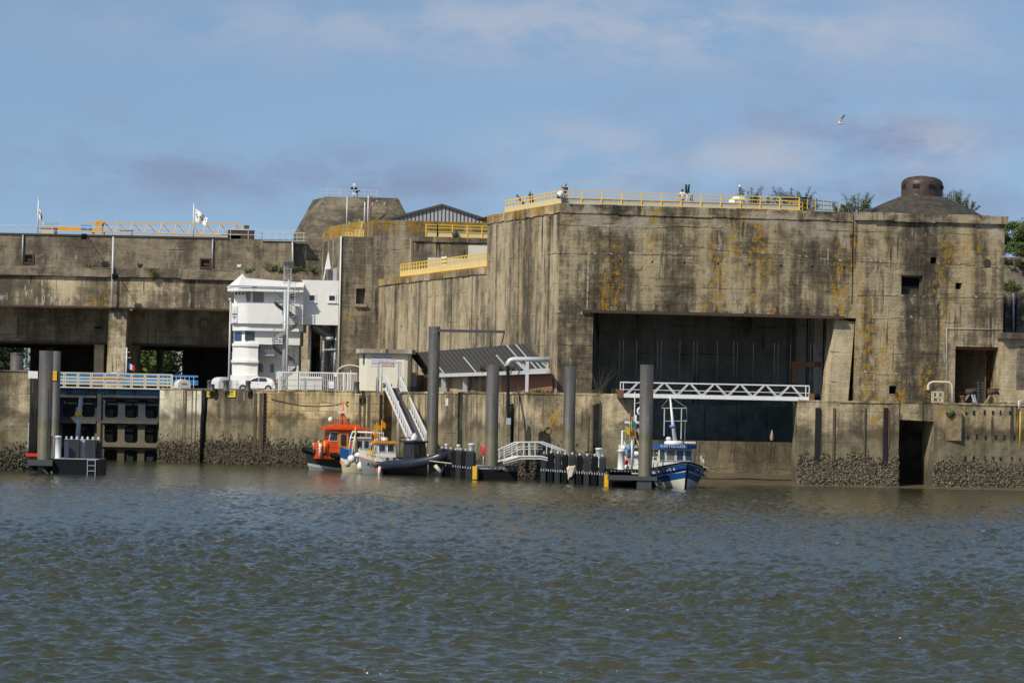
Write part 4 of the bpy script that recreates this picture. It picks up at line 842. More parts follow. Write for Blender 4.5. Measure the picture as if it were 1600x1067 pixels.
for (a, b_) in rowsZ:
    for cset, dy in ((cols_r, 0), (cols_l, .5)):
        for (c0_, c1_, cc) in cset:
            X0, X1, XC = P(c0_, 650, DGt).x, P(c1_, 650, DGt).x, P(cc, 650, DGt).x; top = gz(a + 8); bot = gz(b_ - 3) if b_ < 725 else gz(723)
            hw = 1.35 if cc > 100 else 1.5
            panel_with_holes(mb, X0, X1, gz(b_), gz(a), [(X0, X1, gz(b_), gz(a), XC, (top + bot) / 2, hw, (top - bot))], DGt + dy, .7)
xm0, xm1 = P(152, 650, DGt).x, P(158, 650, DGt).x; mb.box(xm0, xm1, DGt - .2, DGt + .8, -3, zgt); mb.box(gx0, gx1, DGt + .0, DGt + .8, -3, gz(730)); mb.build('gate_panel', M_GATE, lg)
mb = MB()
for py in (619, 659, 696):
    mb.box(xm1 + .1, gx1 - .1, DGt - .5, DGt, gz(py) - .12, gz(py) + .14); mb.box(gx0, xm0 - .1, DGt - .3, DGt + .5, gz(py) - .2, gz(py) + .06)
mb.build('gate_beam', M_GATE, lg)
mb = MB(); mb.box(gx0, gx1, DGt + 2.2, DGt + 2.5, -3, zgt); mb.build('gate_skin', M_HDARK, lg)
mb = MB()
for (a, b_) in rowsZ[:2]:
    for (c0_, c1_, cc) in cols_r: q = P(cc + 4, 0, DGt).x; mb.box(q - .35, q + .75, DGt + 1.2, DGt + 2.2, gz(b_ - 4), gz(b_ - 16)); mb.box(q - .8, q + .75, DGt + 1.0, DGt + 2.2, gz(b_ - 22), gz(b_ - 20))
mb.build('inner_girder', M_GATE, lg)
mb = MB()
for k in range(2):
    for j in range(2): q = P(189 + 34 * j, 625.5, DGt).x; mb.box(q - .45, q + .45, DGt - .05, DGt - .01, gz(627), gz(624.5))
mb.build('white_mark', M_WHITEM, lg)
mb = MB(); zbl0, zbl1 = gz(615), gz(607); mb.box(gx0, gx1 - .05, DGt + .4, DGt + .8, zbl0, zbl1)
mb.build('blue_beam', M_LBLUE, lg)
for px in (95, 122, 149, 161, 190, 222): mb = MB(); q = P(px, 0, DGt).x; mb.box(q - .16, q + .16, DGt - .1, DGt + .38, zbl0 - .05, zbl1 - .05); mb.build('beam_stiffener', M_DGREY, lg)
# the walkway on top of it
wk = thing('gate_walkway', 'cream railed walkway along the top of the lock gate', 'walkway', (P(180, 607, DGt).x, DGt, zbl1))
mb = MB(); mb.box(gx0, gx1 + 1.5, DGt - .6, DGt + .8, zbl1, zbl1 + .12); mb.build('deck', M_CREAM, wk)
M_CRR = paint('cream_rail', (0.60, 0.55, 0.40), 0.5, dirt=.3)
for yy in (DGt - .55, DGt + .75):
    mb = MB(); x1_ = P(268, 600, DGt).x; hR = 1.55
    n = 9 if yy < DGt else 9
    for k in range(n + 1): x = gx0 + 2.5 + (x1_ - gx0 - 2.5) * k / n; mb.box(x - .05, x + .05, yy - .04, yy + .04, zbl1 + .1, zbl1 + hR)
    for h in (hR, 1.12, .78, .44): mb.box(gx0 + 2.5, x1_, yy - .025, yy + .025, zbl1 + h - (.06 if h == hR else .085), zbl1 + h + (.04 if h == hR else .085))
    mb.build('railing', M_CRR, wk)
mb = MB(); q = P(176, 593, DGt); mb.box(P(158, 0, DGt).x, P(206, 0, DGt).x, DGt - .50, DGt - .47, q.z - .12, q.z + .12); 
lb = mb.build('orange_life_line', M_OCHRE, wk)
# blue hull of a barge or bridge deck showing behind the walkway
bg_ = thing('blue_footbridge', 'blue girder with thin rails behind the gate walkway', 'footbridge', (P(250, 600, 356).x, 356, QZ)); za_ = Zat(200, 590, 356)
mb = MB(); mb.box(P(85, 0, 356).x, P(322, 0, 356).x, 356, 356.4, Zat(200, 600, 356), Zat(200, 592, 356)); mb.box(P(85, 0, 356).x, P(322, 0, 356).x, 356.1, 356.3, Zat(200, 587.5, 356), Zat(200, 584.5, 356)); mb.build('girder', M_LBLUE, bg_)
mb = MB(); x = P(268, 0, 355.8).x
while x < P(322, 0, 355.8).x: mb.box(x - .025, x + .025, 355.7, 355.75, QZ, Zat(200, 587, 356)); x += .45
mb.build('rail_bars', M_LGREY, bg_)

# ground sheets: one each side of the lock basin, reaching far behind, plus the fort's quay
mb = MB()
for poly in ([(-3000, 346), (xp1 - 60, 346), (xp1 - 60, 352), (P(40, 650, 352).x, 352), (P(40, 650, 352).x, 395), (-3000, 395)],
             [(QA[0], 352), (QB[0], 349), (QC[0], 342), (QD[0], 330), (QE[0], 321), (QF[0], 296), (QG[0], 293), (QG[0] + 1, 302), (A0.x, 300), (OB.x, OB.y), (OB.x, 395), (QA[0], 395)],
             [(-3000, 395), (OB.x, 395), (3000, 395), (3000, 6000), (-3000, 6000)],
             [(RZ0[0] + 1.2, 303), (RZ0[0], 292), (R1[0], 292.5), (R3[0], 295), (R3[0] + 60, 300), (3000, 300), (3000, 395), (FPz(sR, 0, 0).x, 395), (FPz(sR, 0, 0).x, 306), (RZ0[0] + 4, 306)]):
    mb.add([(x, y, 7.05) for x, y in poly], [tuple(range(len(poly)))])
struct(mb.build('ground', M_TURF, None, (0, 395, 7.05)))
mb = MB(); nx, ny = 30, 14; vs = []; fs_ = []
for j in range(ny + 1):
    for i in range(nx + 1):
        y = 279 + 28 * j / ny; x = P(1080, 700, y).x + (P(1660, 700, y).x + 40 - P(1080, 700, y).x) * i / nx; t = (y - 286.5) / 20; vs.append((x, y, max(-.4, t * .65) + .05 * math.sin(x * 1.3) + rng.uniform(-.02, .02)))
for j in range(ny):
    for i in range(nx): a = j * (nx + 1) + i; fs_.append((a, a + 1, a + nx + 2, a + nx + 1))
mb.add(vs, fs_, 0, True); struct(mb.build('mud_bank', M_MUD, None, (25, 290, 0)))

# oyster crust, one mass per wall foot
def oysters(label, a, b_, zmax, n, seed, out=.0):
    r = random.Random(seed); mb = MB(); a = V((a[0], a[1], 0)); b_ = V((b_[0], b_[1], 0)); d = (b_ - a); nrm_ = V((d.y, -d.x, 0)).normalized(); ph = [r.random() * 6 for _ in range(4)]
    for _ in range(n):
        t = r.random(); top = zmax * (.80 + .10 * math.sin(t * 17 + ph[0]) + .09 * math.sin(t * 41 + ph[1]) + .06 * math.sin(t * 97 + ph[2])); z = top * (r.random() ** .95) - .25 + (r.random() ** 5) * 1.4
        s = r.uniform(.05, .15) * (1.15 if z < top * .6 else .85); p = a + d * t + nrm_ * (r.random() * .22 * (1.2 - z / (zmax + .6)) + out) + V((0, 0, z))
        ax = V((r.gauss(0, 1), r.gauss(0, 1), r.gauss(0, 1))).normalized(); bx = ax.cross(V((r.gauss(0, 1), r.gauss(0, 1), r.gauss(0, 1)))).normalized(); cx = ax.cross(bx)
        vs = [p + ax * s * 1.5, p - ax * s * 1.3, p + bx * s, p - bx * s * .8, p + cx * s * .45, p - cx * s * .45]
        mb.add(vs, [(0, 2, 4), (2, 1, 4), (1, 3, 4), (3, 0, 4), (2, 0, 5), (1, 2, 5), (3, 1, 5), (0, 3, 5)])
    tag(mb.build('oyster_crust', M_OYSTER if seed in (5, 6) else M_OYSTERD, None, a), label, 'oysters', kind='stuff')
oysters('oyster crust on the foot of the left pier', (xp1 - 25, 286), (xp1, 286), 2.2, 4600, 1)
oysters('oyster crust on the foot of the lock pier', QA, QB, 2.3, 1200, 2)
oysters('oyster crust on the foot of the concrete quay', QB, QC, 2.5, 4200, 3)
oysters('oyster crust on the foot of the stone quay behind the orange boat', QC, QD, 2.3, 6000, 4)
oysters('oyster crust on the slotted pier under the footbridge', RZ0, R1, 2.2, 9500, 5)
oysters('oyster crust along the foot of the pitted quay', R2, (R3[0] + 10, R3[1] + .5), 2.1, 10500, 6)
oysters('oyster crust on the quay behind the black pontoons', QF, QG, 2.4, 3600, 7)
oysters('oyster crust on the boarded quay behind the fender pontoon', QE, QF, 2.0, 2500, 8)
# ---------------------------------------------------------------- control building (white)
DT_ = 357.2
def T(px, py, D=DT_): return P(px, py, D)
ct = thing('control_tower', 'white harbour control building with curved front, slanting cab windows and pitched prow roof', 'control tower', (T(400, 600).x, DT_, 7.05))
def zt_(py, D=DT_): return Zat(420, py, D)
def arc_pts(x0, y0, r, a0, a1, n=8): return [(x0 + r * math.cos(R(a0 + (a1 - a0) * k / n)), y0 + r * math.sin(R(a0 + (a1 - a0) * k / n))) for k in range(n + 1)]
def tower_plan(pxl, pxr, D, depth, rad, lefty=2.6):
    """plan of a storey: straight front, rounded left corner, oblique left flank"""
    xr_ = G(pxr, D); e = R(-145); xl_ = G(pxl, D + 1.5); xc = xl_ + 2.0; ex = xc + rad * .8 * math.cos(e); ey = D + rad * .8 + rad * .8 * math.sin(e); k = max(.2, (ex - xl_) / .57)
    return [(xr_, D)] + arc_pts(xc, D + rad * .8, rad * .8, -90, -145, 8) + [(xl_, ey + .82 * k * .8), (xl_ + .25, D + depth), (xr_, D + depth)]
def storey(mb, plan, z0, z1): mb.prism([(x, y, z0) for x, y in plan][::-1], (0, 0, z1 - z0))
mb = MB(); storey(mb, tower_plan(358, 470, DT_, 7, 1.7), zt_(506), zt_(474)); mb.build('curved_parapet', M_WHITE, ct)
mb = MB(); storey(mb, tower_plan(360, 470, DT_ + .35, 6.5, 1.5), zt_(517), zt_(506)); mb.build('lower_soffit', M_WHITE, ct)
mb = MB(); storey(mb, tower_plan(362.5, 466, DT_ + .9, 6, 1.6), zt_(538), zt_(516)); mb.build('middle_storey', M_WHITE, ct)
mb = MB(); storey(mb, tower_plan(360, 402, DT_ + .55, 6, 1.6), zt_(541), zt_(537)); storey(mb, tower_plan(361, 401, DT_ + .75, 6, 1.6), zt_(563), zt_(541)); storey(mb, tower_plan(359, 402, DT_ + .5, 6, 1.6), zt_(567), zt_(563)); storey(mb, tower_plan(361, 401, DT_ + .8, 6, 1.6), zt_(587), zt_(567)); storey(mb, tower_plan(358.5, 402.5, DT_ + .4, 6, 1.7), 7.05, zt_(587)); mb.build('rounded_base', M_WHITE, ct)
mb = MB(); mb.box(G(400, 361.2), G(466, 361.2), 359.8, 364.2, 7.05, zt_(516)); mb.build('stair_wall', M_WHITE, ct)
mb = MB(); mb.box(G(404, 359.7), G(414, 359.7), 359.7, 359.82, zt_(552), zt_(518)); mb.box(G(415, 359.7), G(425, 359.7), 359.7, 359.82, zt_(552), zt_(518)); mb.build('door', M_WHITEM, ct)
mb = MB()
for a, b_ in ((403, 409), (421, 426)): mb.box(G(a, 359.7), G(b_, 359.7), 359.72, 359.9, zt_(581), zt_(568))
mb.build('small_window', M_GLASS, ct)
mb = MB(); mb.box(G(402, 358.6), G(427, 358.6), 358.5, 359.8, zt_(555.5), zt_(553.5)); 
for k in range(12): x = G(402, 358.6) + 1.6 * k / 11; mb.box(x - .015, x + .015, 358.52, 358.56, zt_(553.5), zt_(536))
mb.box(G(402, 358.6), G(427, 358.6), 358.51, 358.57, zt_(537), zt_(536)); mb.build('landing', M_GREYM, ct)
# cab: slanted window wall, bronze glass, plain wall
zc0, zc1 = zt_(474), zt_(455)
mb = MB(); pc = tower_plan(361, 470, DT_ + .35, 6.3, .5, 2.4); storey(mb, [(x, y) for x, y in pc], zc0 - .1, zc1 + .1); mb.build('cab_wall', M_WHITE, ct)
def cab_win(px0, px1, py0, py1, mt, nm, D=DT_ + .34, lean=0):
    mb = MB(); x0, x1 = G(px0, D), G(px1, D); z0, z1 = zt_(py1), zt_(py0); mb.add([(x0 + lean, D - .03, z0), (x1, D - .03, z0), (x1, D - .03, z1), (x0, D - .03, z1), (x0 + lean, D + .1, z0), (x1, D + .1, z0), (x1, D + .1, z1), (x0, D + .1, z1)], [(0, 1, 2, 3), (0, 4, 5, 1), (3, 2, 6, 7), (0, 3, 7, 4), (1, 5, 6, 2)]); return mb.build(nm, mt, ct)
cab_win(378, 387, 456, 471.5, M_GLASSB, 'cab_window', lean=.25); cab_win(391, 408, 456, 472.5, M_GLASSB, 'cab_window')
mb = MB(); q0 = V((pc[-3][0], pc[-3][1], 0)); q1_ = V((pc[-4][0], pc[-4][1], 0)); dd = (q1_ - q0); nn = V((dd.y, -dd.x, 0)).normalized()
for k in range(4):
    a = q0 + dd * (.08 + .23 * k) + nn * .03; mb.add([a + V((0.16, 0, zc0 + .12)), a + dd * .12 + V((.16, 0, zc0 + .12)), a + dd * .12 + V((0, 0, zc1 - .12)), a + V((0, 0, zc1 - .12))], [(0, 1, 2, 3)])
mb.build('slit_window', M_GLASS, ct)
def ring_win(px0, px1, py0, py1, D, mt):
    mb = MB(); x0, x1 = G(px0, D), G(px1, D); mb.box(x0, x1, D - .04, D + .15, zt_(py1), zt_(py0)); return mb.build('storey_window', mt, ct)
ring_win(380, 395, 518, 532, DT_ + .9, M_GLASS)
mb = MB(); pq = tower_plan(362.5, 466, DT_ + .9, 6, 1.6); f0 = V((pq[-3][0], pq[-3][1], 0)); f1 = V((pq[-4][0], pq[-4][1], 0)); a, b_ = f0.lerp(f1, .1), f0.lerp(f1, .95); n_ = V(((b_ - a).y, -(b_ - a).x, 0)).normalized() * .06
mb.quad(a + n_ + V((0, 0, zt_(533))), b_ + n_ + V((0, 0, zt_(533))), b_ + n_ + V((0, 0, zt_(519))), a + n_ + V((0, 0, zt_(519)))); mb.build('storey_window', M_GLASSU, ct)
# roof with its prow
e0, e1 = zt_(456), zt_(450); mb = MB()
xe0, xe1 = G(350, DT_ + 1), G(470, DT_); rz = zt_(436); pz = zt_(427)
vs = [(xe0, 358, e1), (G(368, 356.7), 356.4, e1), (xe1, 356.4, e1), (xe1, 364.7, e1), (xe0 + .5, 364.7, e1), (G(374, 360.2), 360.2, pz), (G(382, 359.2), 359, rz), (xe1, 359, rz - .2), (xe1, 364.2, rz - .1), (G(377, 362.2), 362.7, pz - .3)]
mb.add(vs, [(0, 1, 5), (1, 6, 5), (1, 2, 7, 6), (2, 3, 8, 7), (0, 5, 9, 4), (5, 6, 9), (6, 7, 8, 9), (3, 4, 9, 8)]); mb.build('prow_roof', M_WHITE, ct)
mb = MB(); mb.prism([(x, y, e0) for x, y in ((xe0 + .1, 358), (G(368, 356.7), 356.45), (xe1, 356.45), (xe1, 364.6), (xe0 + .5, 364.6))][::-1], (0, 0, e1 - e0 - .01)); mb.build('eave_band', M_WHITE, ct)
mb = MB(); mb.tube([(xe0 + .3, 357.5, e1 + .12), (G(368, 356.2), 356.3, e1 + .12), (xe1, 356.3, e1 + .05)], .04, 5); mb.build('gutter_pipe', M_RUSTD, ct)
q = T(464, 460, DT_ + .3); 
mb = MB(); q = T(458, 464, DT_ + .3); mb.tube([q, q + V((0, .1, 0))], .30, 14, smooth=False); mb.build('porthole', M_GLASS, ct)
# sign panel on the parapet's flank
pq = tower_plan(358, 470, DT_, 7, 1.7); f0 = V((pq[-3][0], pq[-3][1], 0)); f1 = V((pq[-4][0], pq[-4][1], 0)); a = f0.lerp(f1, .2); b_ = f0.lerp(f1, .85); ex = (b_ - a).normalized(); nn = V((ex.y, -ex.x, 0)); mid = (a + b_) / 2 + nn * .05; ww = (b_ - a).length / 2
mb = MB(); mb.ob(mid + V((0, 0, zt_(492))), ex * ww, nn * .05, V((0, 0, .86))); sgp = mb.build('sign_panel', paint('grey_white', (.62, .62, .64), .5, dirt=.1), ct)
for dz, w_, h_, mt in ((.45, .35, .10, M_SIGNY), (.22, .8, .04, M_GREYM), (.02, .95, .07, M_INK), (-.25, .75, .05, M_DGREY), (-.42, .35, .05, M_INK)):
    mb = MB(); mb.ob(mid + nn * .056 + V((0, 0, zt_(492) + dz)), ex * ww * w_, nn * .005, V((0, 0, h_))); mb.build('sign_mark', mt, sgp)
# projecting white block
wbk = thing('white_annex', 'plain white box room on slanting steel legs with two small blue windows', 'building', (G(500, 358), 358, 7.05)); DW = 358.2
bx0, bx1 = G(468, DW), G(533, DW); bz0, bz1 = Zat(500, 507.5, DW), Zat(500, 438, DW)
mb = MB(); wins = []
for a, b_ in ((478.5, 489), (509.5, 520.5)): wins.append((G(a, DW), G(b_, DW), Zat(500, 471, DW), Zat(500, 460.5, DW), .22, 1))
WPF = lambda s, z, d=0: V((s, DW + d, z)); wall_grid(mb, WPF, bx0, bx1, bz0, bz1, wins)
yb = 361.7; mb.quad((bx1, DW, bz0), (bx1, yb, bz0), (bx1, yb, bz1), (bx1, DW, bz1)); mb.quad((bx0, yb, bz0), (bx0, DW, bz0), (bx0, DW, bz1), (bx0, yb, bz1)); mb.quad((bx0, DW, bz1), (bx1, DW, bz1), (bx1, yb, bz1), (bx0, yb, bz1)); mb.quad((bx0, DW, bz0), (bx0, yb, bz0), (bx1, yb, bz0), (bx1, DW, bz0)); mb.quad((bx1, yb, bz0), (bx0, yb, bz0), (bx0, yb, bz1), (bx1, yb, bz1))
mb.build('room', [M_WHITE, M_GLASSU], wbk)
for w_ in wins:
    mb = MB(); a, b_, c_, d_ = w_[:4]
    for q in (a, b_): mb.box(q - .07, q + .07, DW - .05, DW + .05, c_ - .1, d_ + .1)
    for q in (c_, d_): mb.box(a + .07, b_ - .07, DW - .048, DW + .05, q - .09, q + .09)
    mb.box(a - .15, b_ + .15, DW - .16, DW - .05, c_ - .16, c_ - .09); mb.build('window_frame', M_WHITEM, wbk)
for pts, r_, mt in (([(481.5, 507), (481.5, 600)], .16, M_LGREY), ([(504, 520), (502, 600)], .15, M_LGREY), ([(530.5, 507), (525, 600)], .17, M_LGREY), ([(515, 507), (519, 600)], .16, M_DGREY), ([(524, 507), (519, 596)], .15, M_LGREY)):
    mb = MB(); mb.tube([(G(px, DW + 1.2), DW + 1.2, max(7.05, Zat(500, py, DW))) for px, py in pts], r_, 8); mb.build('support_leg', mt, wbk)
mb = MB(); a, b_ = V((G(487, DW + .5), DW + .6, Zat(500, 508, DW))), V((G(516, DW + .5), DW + 1.5, Zat(500, 527, DW))); mb.bar(a, b_, 1.1, .75); mb.build('diagonal_chute', M_DGREY, wbk)
mb = MB(); mb.bar((G(503, DW + 1), DW + 1, Zat(500, 546, DW)), (G(522, DW + 1), DW + 1, Zat(500, 545, DW)), .18); mb.bar((G(520, DW + 1), DW + 1, Zat(500, 560, DW)), (G(528, DW + 1), DW + 1, Zat(500, 560, DW)), .18); mb.tube([(G(512, DW), DW + .8, Zat(500, 531, DW)), (G(512, DW), DW + .8, Zat(500, 526, DW))], .42, 12); mb.build('brace', M_GREYM, wbk)
mb = MB(); mb.box(G(531, DW), G(531, DW) + .2, DW - .2, DW, Zat(500, 444, DW), Zat(500, 442, DW)); mb.build('spout', M_WHITEM, wbk)
# grey hut and pale pennant on its roof
hut = thing('roof_hut', 'small grey sheet hut on the roof of the white box room', 'hut', (G(520, 360), 360, bz1)); mb = MB(); hx0, hx1 = G(509, 360), G(531, 360)
mb.prism([(hx0, 359.6, bz1), (hx1, 359.6, bz1), (hx1, 359.6, Zat(500, 414, 360)), (hx0 + .3, 359.6, Zat(500, 421, 360)), (hx0, 359.6, Zat(500, 422, 360))], (0, 2, 0)); mb.build('hut_wall', M_SHEET, hut)
mb = MB(); mb.box(hx0 - .02, hx0 + .42, 359.55, 359.6, bz1, Zat(500, 423, 360)); mb.build('hut_door', M_DGREY, hut)
mb = MB(); mb.tube([(hx1 + .02, 359.5, bz1), (hx1 + .02, 359.5, Zat(500, 369, 360))], .09, 6); mb.build('corner_pipe', M_WHITEM, hut)
pn = MB(); a = T(513, 392, 359.4); b_, c_ = T(507, 421, 359.4), T(517, 420, 359.4); pn.add([a, b_, c_, a + V((0, .08, 0)), b_ + V((0, .08, 0)), c_ + V((0, .08, 0))], [(0, 1, 2), (5, 4, 3), (0, 3, 4, 1), (1, 4, 5, 2), (2, 5, 3, 0)]); d_ = T(505.5, 437, 359.4); pn.bar(b_ + V((.1, .04, 0)), d_, .22, .08)
tag(pn.build('pennant', M_CLOTHW, None, b_), 'tall white pointed pennant beside the grey roof hut', 'pennant')
# spiral stair
M_STAIR = paint('stair_grey', (0.25, 0.26, 0.27), 0.5, metal=.2, dirt=.3, dcol=(.12, .11, .09))
st = thing('spiral_stair', 'grey steel spiral staircase in front of the control building', 'staircase', (G(443, 356.2), 355.8, 7.05)); sx_, sy_ = st.location.x, st.location.y
ztp = Zat(443, 470, 356.2); mb = MB(); mb.tube([(sx_, sy_, 7.05), (sx_, sy_, ztp + 1)], .24, 10); mb.build('central_column', M_GREYM, st)
mb = MB(); hl = MB(); ou = []; rl = []; n = 44; turns = 2.1
for k in range(n):
    t = k / (n - 1); a = 6.283 * turns * t + 2.2; z = 7.1 + (ztp - 7.1) * t; ca, sa = math.cos(a), math.sin(a)
    e = V((ca, sa, 0)); tt = V((-sa, ca, 0)); c0 = V((sx_, sy_, z)); mb.add([c0 + e * .2 - tt * .06, c0 + e * 1.25 - tt * .24, c0 + e * 1.25 + tt * .2, c0 + e * .2 + tt * .06, c0 + e * .2 - tt * .06 + V((0, 0, -.09)), c0 + e * 1.25 - tt * .2 + V((0, 0, -.09)), c0 + e * 1.25 + tt * .2 + V((0, 0, -.09)), c0 + e * .2 + tt * .06 + V((0, 0, -.09))], [(0, 1, 2, 3), (7, 6, 5, 4), (0, 4, 5, 1), (1, 5, 6, 2), (2, 6, 7, 3), (3, 7, 4, 0)])
    ou.append(c0 + e * 1.28); rl.append(c0 + e * 1.28 + V((0, 0, 1.0)))
    if k % 2 == 0: hl.tube([ou[-1], rl[-1]], .026, 4)
for a_, b_ in zip(ou[:-1], ou[1:]): mb.add([a_ + V((0, 0, -.34)), b_ + V((0, 0, -.34)), b_ + V((0, 0, .1)), a_ + V((0, 0, .1))], [(0, 1, 2, 3)])
hl.tube(rl, .03, 5); hl.tube([p - V((0, 0, .45)) for p in rl], .015, 4); mb.build('tread_helix', M_STAIR, st); hl.build('handrail', M_STAIR, st)
# lattice ladder mast with box on top
lm = thing('lattice_mast', 'slim lattice mast with caged ladder and dark box on the control building', 'mast', (G(446, 358.2), 358.2, zt_(500))); mb = MB(); x0, x1 = G(439, 358.2), G(450, 358.2)
for x in (x0, x1): mb.bar((x, 358.2, zt_(455)), (x, 358.2, zt_(409)), .06); mb.bar((x, 358.9, zt_(455)), (x, 358.9, zt_(409)), .06)
k = 0
for py in range(412, 456, 7): mb.bar((x0, 358.2, zt_(py)), (x1, 358.2, zt_(py)), .04); mb.bar((x0, 358.2, zt_(py)), (x1 if k % 2 else x0 + (x1 - x0) * .6, 358.9, zt_(py + 6)), .03); k += 1
mb.build('lattice', M_GREYM, lm); mb = MB(); mb.box(x0 - .05, x1 + .3, 358, 358.7, zt_(414.5), zt_(408)); mb.build('equipment_box', M_DGREY, lm)
mb = MB()
for x in (G(449, 356.1), G(457, 356.1)): mb.bar((x, 356.1, zt_(495)), (x, 356.1, zt_(440)), .05)
for py in range(442, 496, 4): mb.bar((G(449, 356.1), 356.1, zt_(py)), (G(457, 356.1), 356.1, zt_(py)), .035)
mb.build('ladder', M_LGREY, lm)
for px, D, y0, lab in ((356.5, 347, 468, 'tall thin white lamp post left of the control building'), (446.5, 345, 437, 'tall grey pole in front of the spiral staircase')):
    lpst = thing('lamp_post', lab, 'lamp post', (G(px, D), D, 7.05)); mb = MB(); mb.tube([lpst.location, (G(px, D), D, Zat(px, y0, D))], [.12, .09], 8); mb.build('pole', M_LGREY, lpst)
    if px < 400: mb = MB(); zq = Zat(px, y0, D); mb.bar((G(px, D), D, zq), (G(px - 2.5, D), D, zq + .1), .3, .2); mb.build('lamp_head', M_WHITEM, lpst)
wc = thing('weather_camera', 'small white camera on a pin above the prow of the control building roof', 'camera', T(375, 427, 355)); mb = MB(); q = wc.location; mb.tube([q, q + V((.03, 0, .75))], .03, 5); mb.build('pin', M_GREYM, wc); mb = MB(); mb.bar(q + V((-.3, 0, .72)), q + V((.1, 0, .82)), .26); mb.build('head', M_WHITEM, wc)

# ---------------------------------------------------------------- parking hut, gate, car, bins, bollards
ph_ = thing('ticket_hut', 'low cream building with flat white roof slab and a parking sign on its wall', 'building', (G(600, 326), 331, 7.05)); DH = 331.0
hx = [G(559.5, DH + 2.2), G(572, DH), G(632, DH), G(640, DH + .9)]; zh0, zh1 = 7.05, Zat(600, 552, DH); mb = MB()
mb.prism([(hx[0], DH + 2.4, zh0), (hx[1], DH, zh0), (hx[2] - .1, DH, zh0), (hx[2] + .2, DH + .08, zh0), (hx[3] - .15, DH + .35, zh0), (hx[3], DH + .8, zh0), (hx[3], DH + 7, zh0), (hx[0] + .5, DH + 7, zh0)][::-1], (0, 0, zh1 - zh0)); mb.build('hut_wall', M_CREAM, ph_)
mb = MB(); mb.prism([(hx[0] - .3, DH + 1.8, zh1), (hx[1] - .4, DH - .45, zh1), (hx[2] + .6, DH - .45, zh1), (hx[3] + .35, DH + .6, zh1), (hx[3] + .35, DH + 7.3, zh1), (hx[0] - .2, DH + 7.3, zh1)][::-1], (0, 0, Zat(600, 545.5, DH) - zh1)); mb.build('roof_slab', concrete('roof_slab', light=(.55, .52, .44), mid=(.45, .42, .35), dark=(.25, .22, .17), lichen=.5, white=.2, boards=0, seed=31), ph_)
mb = MB(); mb.ob((G(566.5, DH + 1), DH + .95, Zat(566, 561, DH)), V((hx[1] - hx[0], -2.4, 0)).normalized() * .22, V((.02, .02, 0)), (0, 0, .5)); mb.build('slot_window', M_WOOD, ph_)
sx0, sx1 = G(577.5, DH), G(613.5, DH); sg = MB(); sg.box(sx0, sx1, DH - .03, DH - .002, Zat(595, 572.5, DH), Zat(595, 552.5, DH)); sgn = sg.build('parking_sign', paint('sign_board', (.63, .64, .65), .5, dirt=.05), ph_)
text_mesh('sign_text', 'PARKING CHARGES', .27, M_INK, frame_mtx(((sx0 + sx1) / 2, DH - .032, Zat(595, 558.5, DH)), (1, 0, 0), (0, 0, 1)), sgn, .003, xs=.80)
mb = MB()
for py, f0, f1 in ((554, .03, .95), (562, .03, .97), (564.5, .03, .8)):
    x = sx0 + (sx1 - sx0) * f0
    while x < sx0 + (sx1 - sx0) * f1: e = x + rng.uniform(.05, .22); mb.box(x, e, DH - .036, DH - .03, Zat(595, py, DH) - .035, Zat(595, py, DH) + .035); x = e + rng.uniform(.03, .07)
mb.build('small_print', M_GREYM, sgn); mb = MB()
for py, f0, f1 in ((568, .03, .97), (571, .5, .97)):
    x = sx0 + (sx1 - sx0) * f0
    while x < sx0 + (sx1 - sx0) * f1: e = x + rng.uniform(.08, .2); mb.box(x, e, DH - .036, DH - .03, Zat(595, py, DH) - .055, Zat(595, py, DH) + .055); x = e + rng.uniform(.04, .09)
mb.build('red_print', M_INKR, sgn)
mb = MB(); mb.box(G(640.5, DH), G(650, DH), DH - .2, DH + .5, 7.05, Zat(600, 603, DH)); tag(mb.build('black_box', M_BLACK, None, (G(645, DH), DH, 7.05)), 'squat black cabinet at the foot of the ticket hut', 'cabinet')
# canopy behind the quay
cn = thing('lean_to_canopy', 'sloping canopy of dark corrugated sheets on a pale grey beam', 'canopy', (G(750, 318), 320, 7.05))
bl, brr = P(664, 584.5, 334), P(857, 577.5, 299); tl, tr = P(637, 551.5, 339), P(822, 537, 304)
n = 54; mb = MB(); vs = []; up_ = V((0, 0, 1)); nr_ = ((brr - bl).cross(tl - bl)).normalized()
if nr_.y > 0: nr_ = -nr_
for k in range(n + 1):
    t = k / n; a = bl.lerp(brr, t); b_ = tl.lerp(tr, t); o = nr_ * (.07 if k % 2 else -.07); vs += [a + o, b_ + o]
fs_ = [(2 * k, 2 * k + 2, 2 * k + 3, 2 * k + 1) for k in range(n)]; mb.add(vs, fs_); mb.add([v_ - nr_ * .04 for v_ in vs], [f[::-1] for f in fs_]); mb.build('corrugated_sheet', M_CORR, cn)
mb = MB(); mb.bar(bl - V((0, .1, .18)), brr - V((0, .1, .18)), .3, .32); mb.build('front_beam', M_LGREY, cn)
for t in (.18, .45, .72, .86, .93): mb = MB(); a = bl.lerp(brr, t); b_ = tl.lerp(tr, t); mb.bar(a + nr_ * .1, b_.lerp(a, .0 if t > .8 else .35) + nr_ * .1, .08); mb.build('sheet_batten', M_LGREY, cn)
for px in (646, 692, 725.5):
    D = 337 - (px - 640) * .16; mb = MB(); mb.box(G(px - 3.5, D), G(px + 3.5, D), D, D + .5, 7.05, Zat(px, 585.5, D)); mb.box(G(px - 6, D), G(px + 3, D), D - .1, D + .4, Zat(px, 588, D), Zat(px, 582, D)); mb.build('canopy_post', M_GREYM, cn)
bw = thing('back_wall', 'low concrete wall with a red brick end under the canopy', 'wall', (G(760, 318), 320, 7.05)); a = V((G(645, 339), 339, 0)); b_ = V((G(778, 316.5), 316.5, 0)); c_ = V((G(862, 300.5), 300.5, 0))
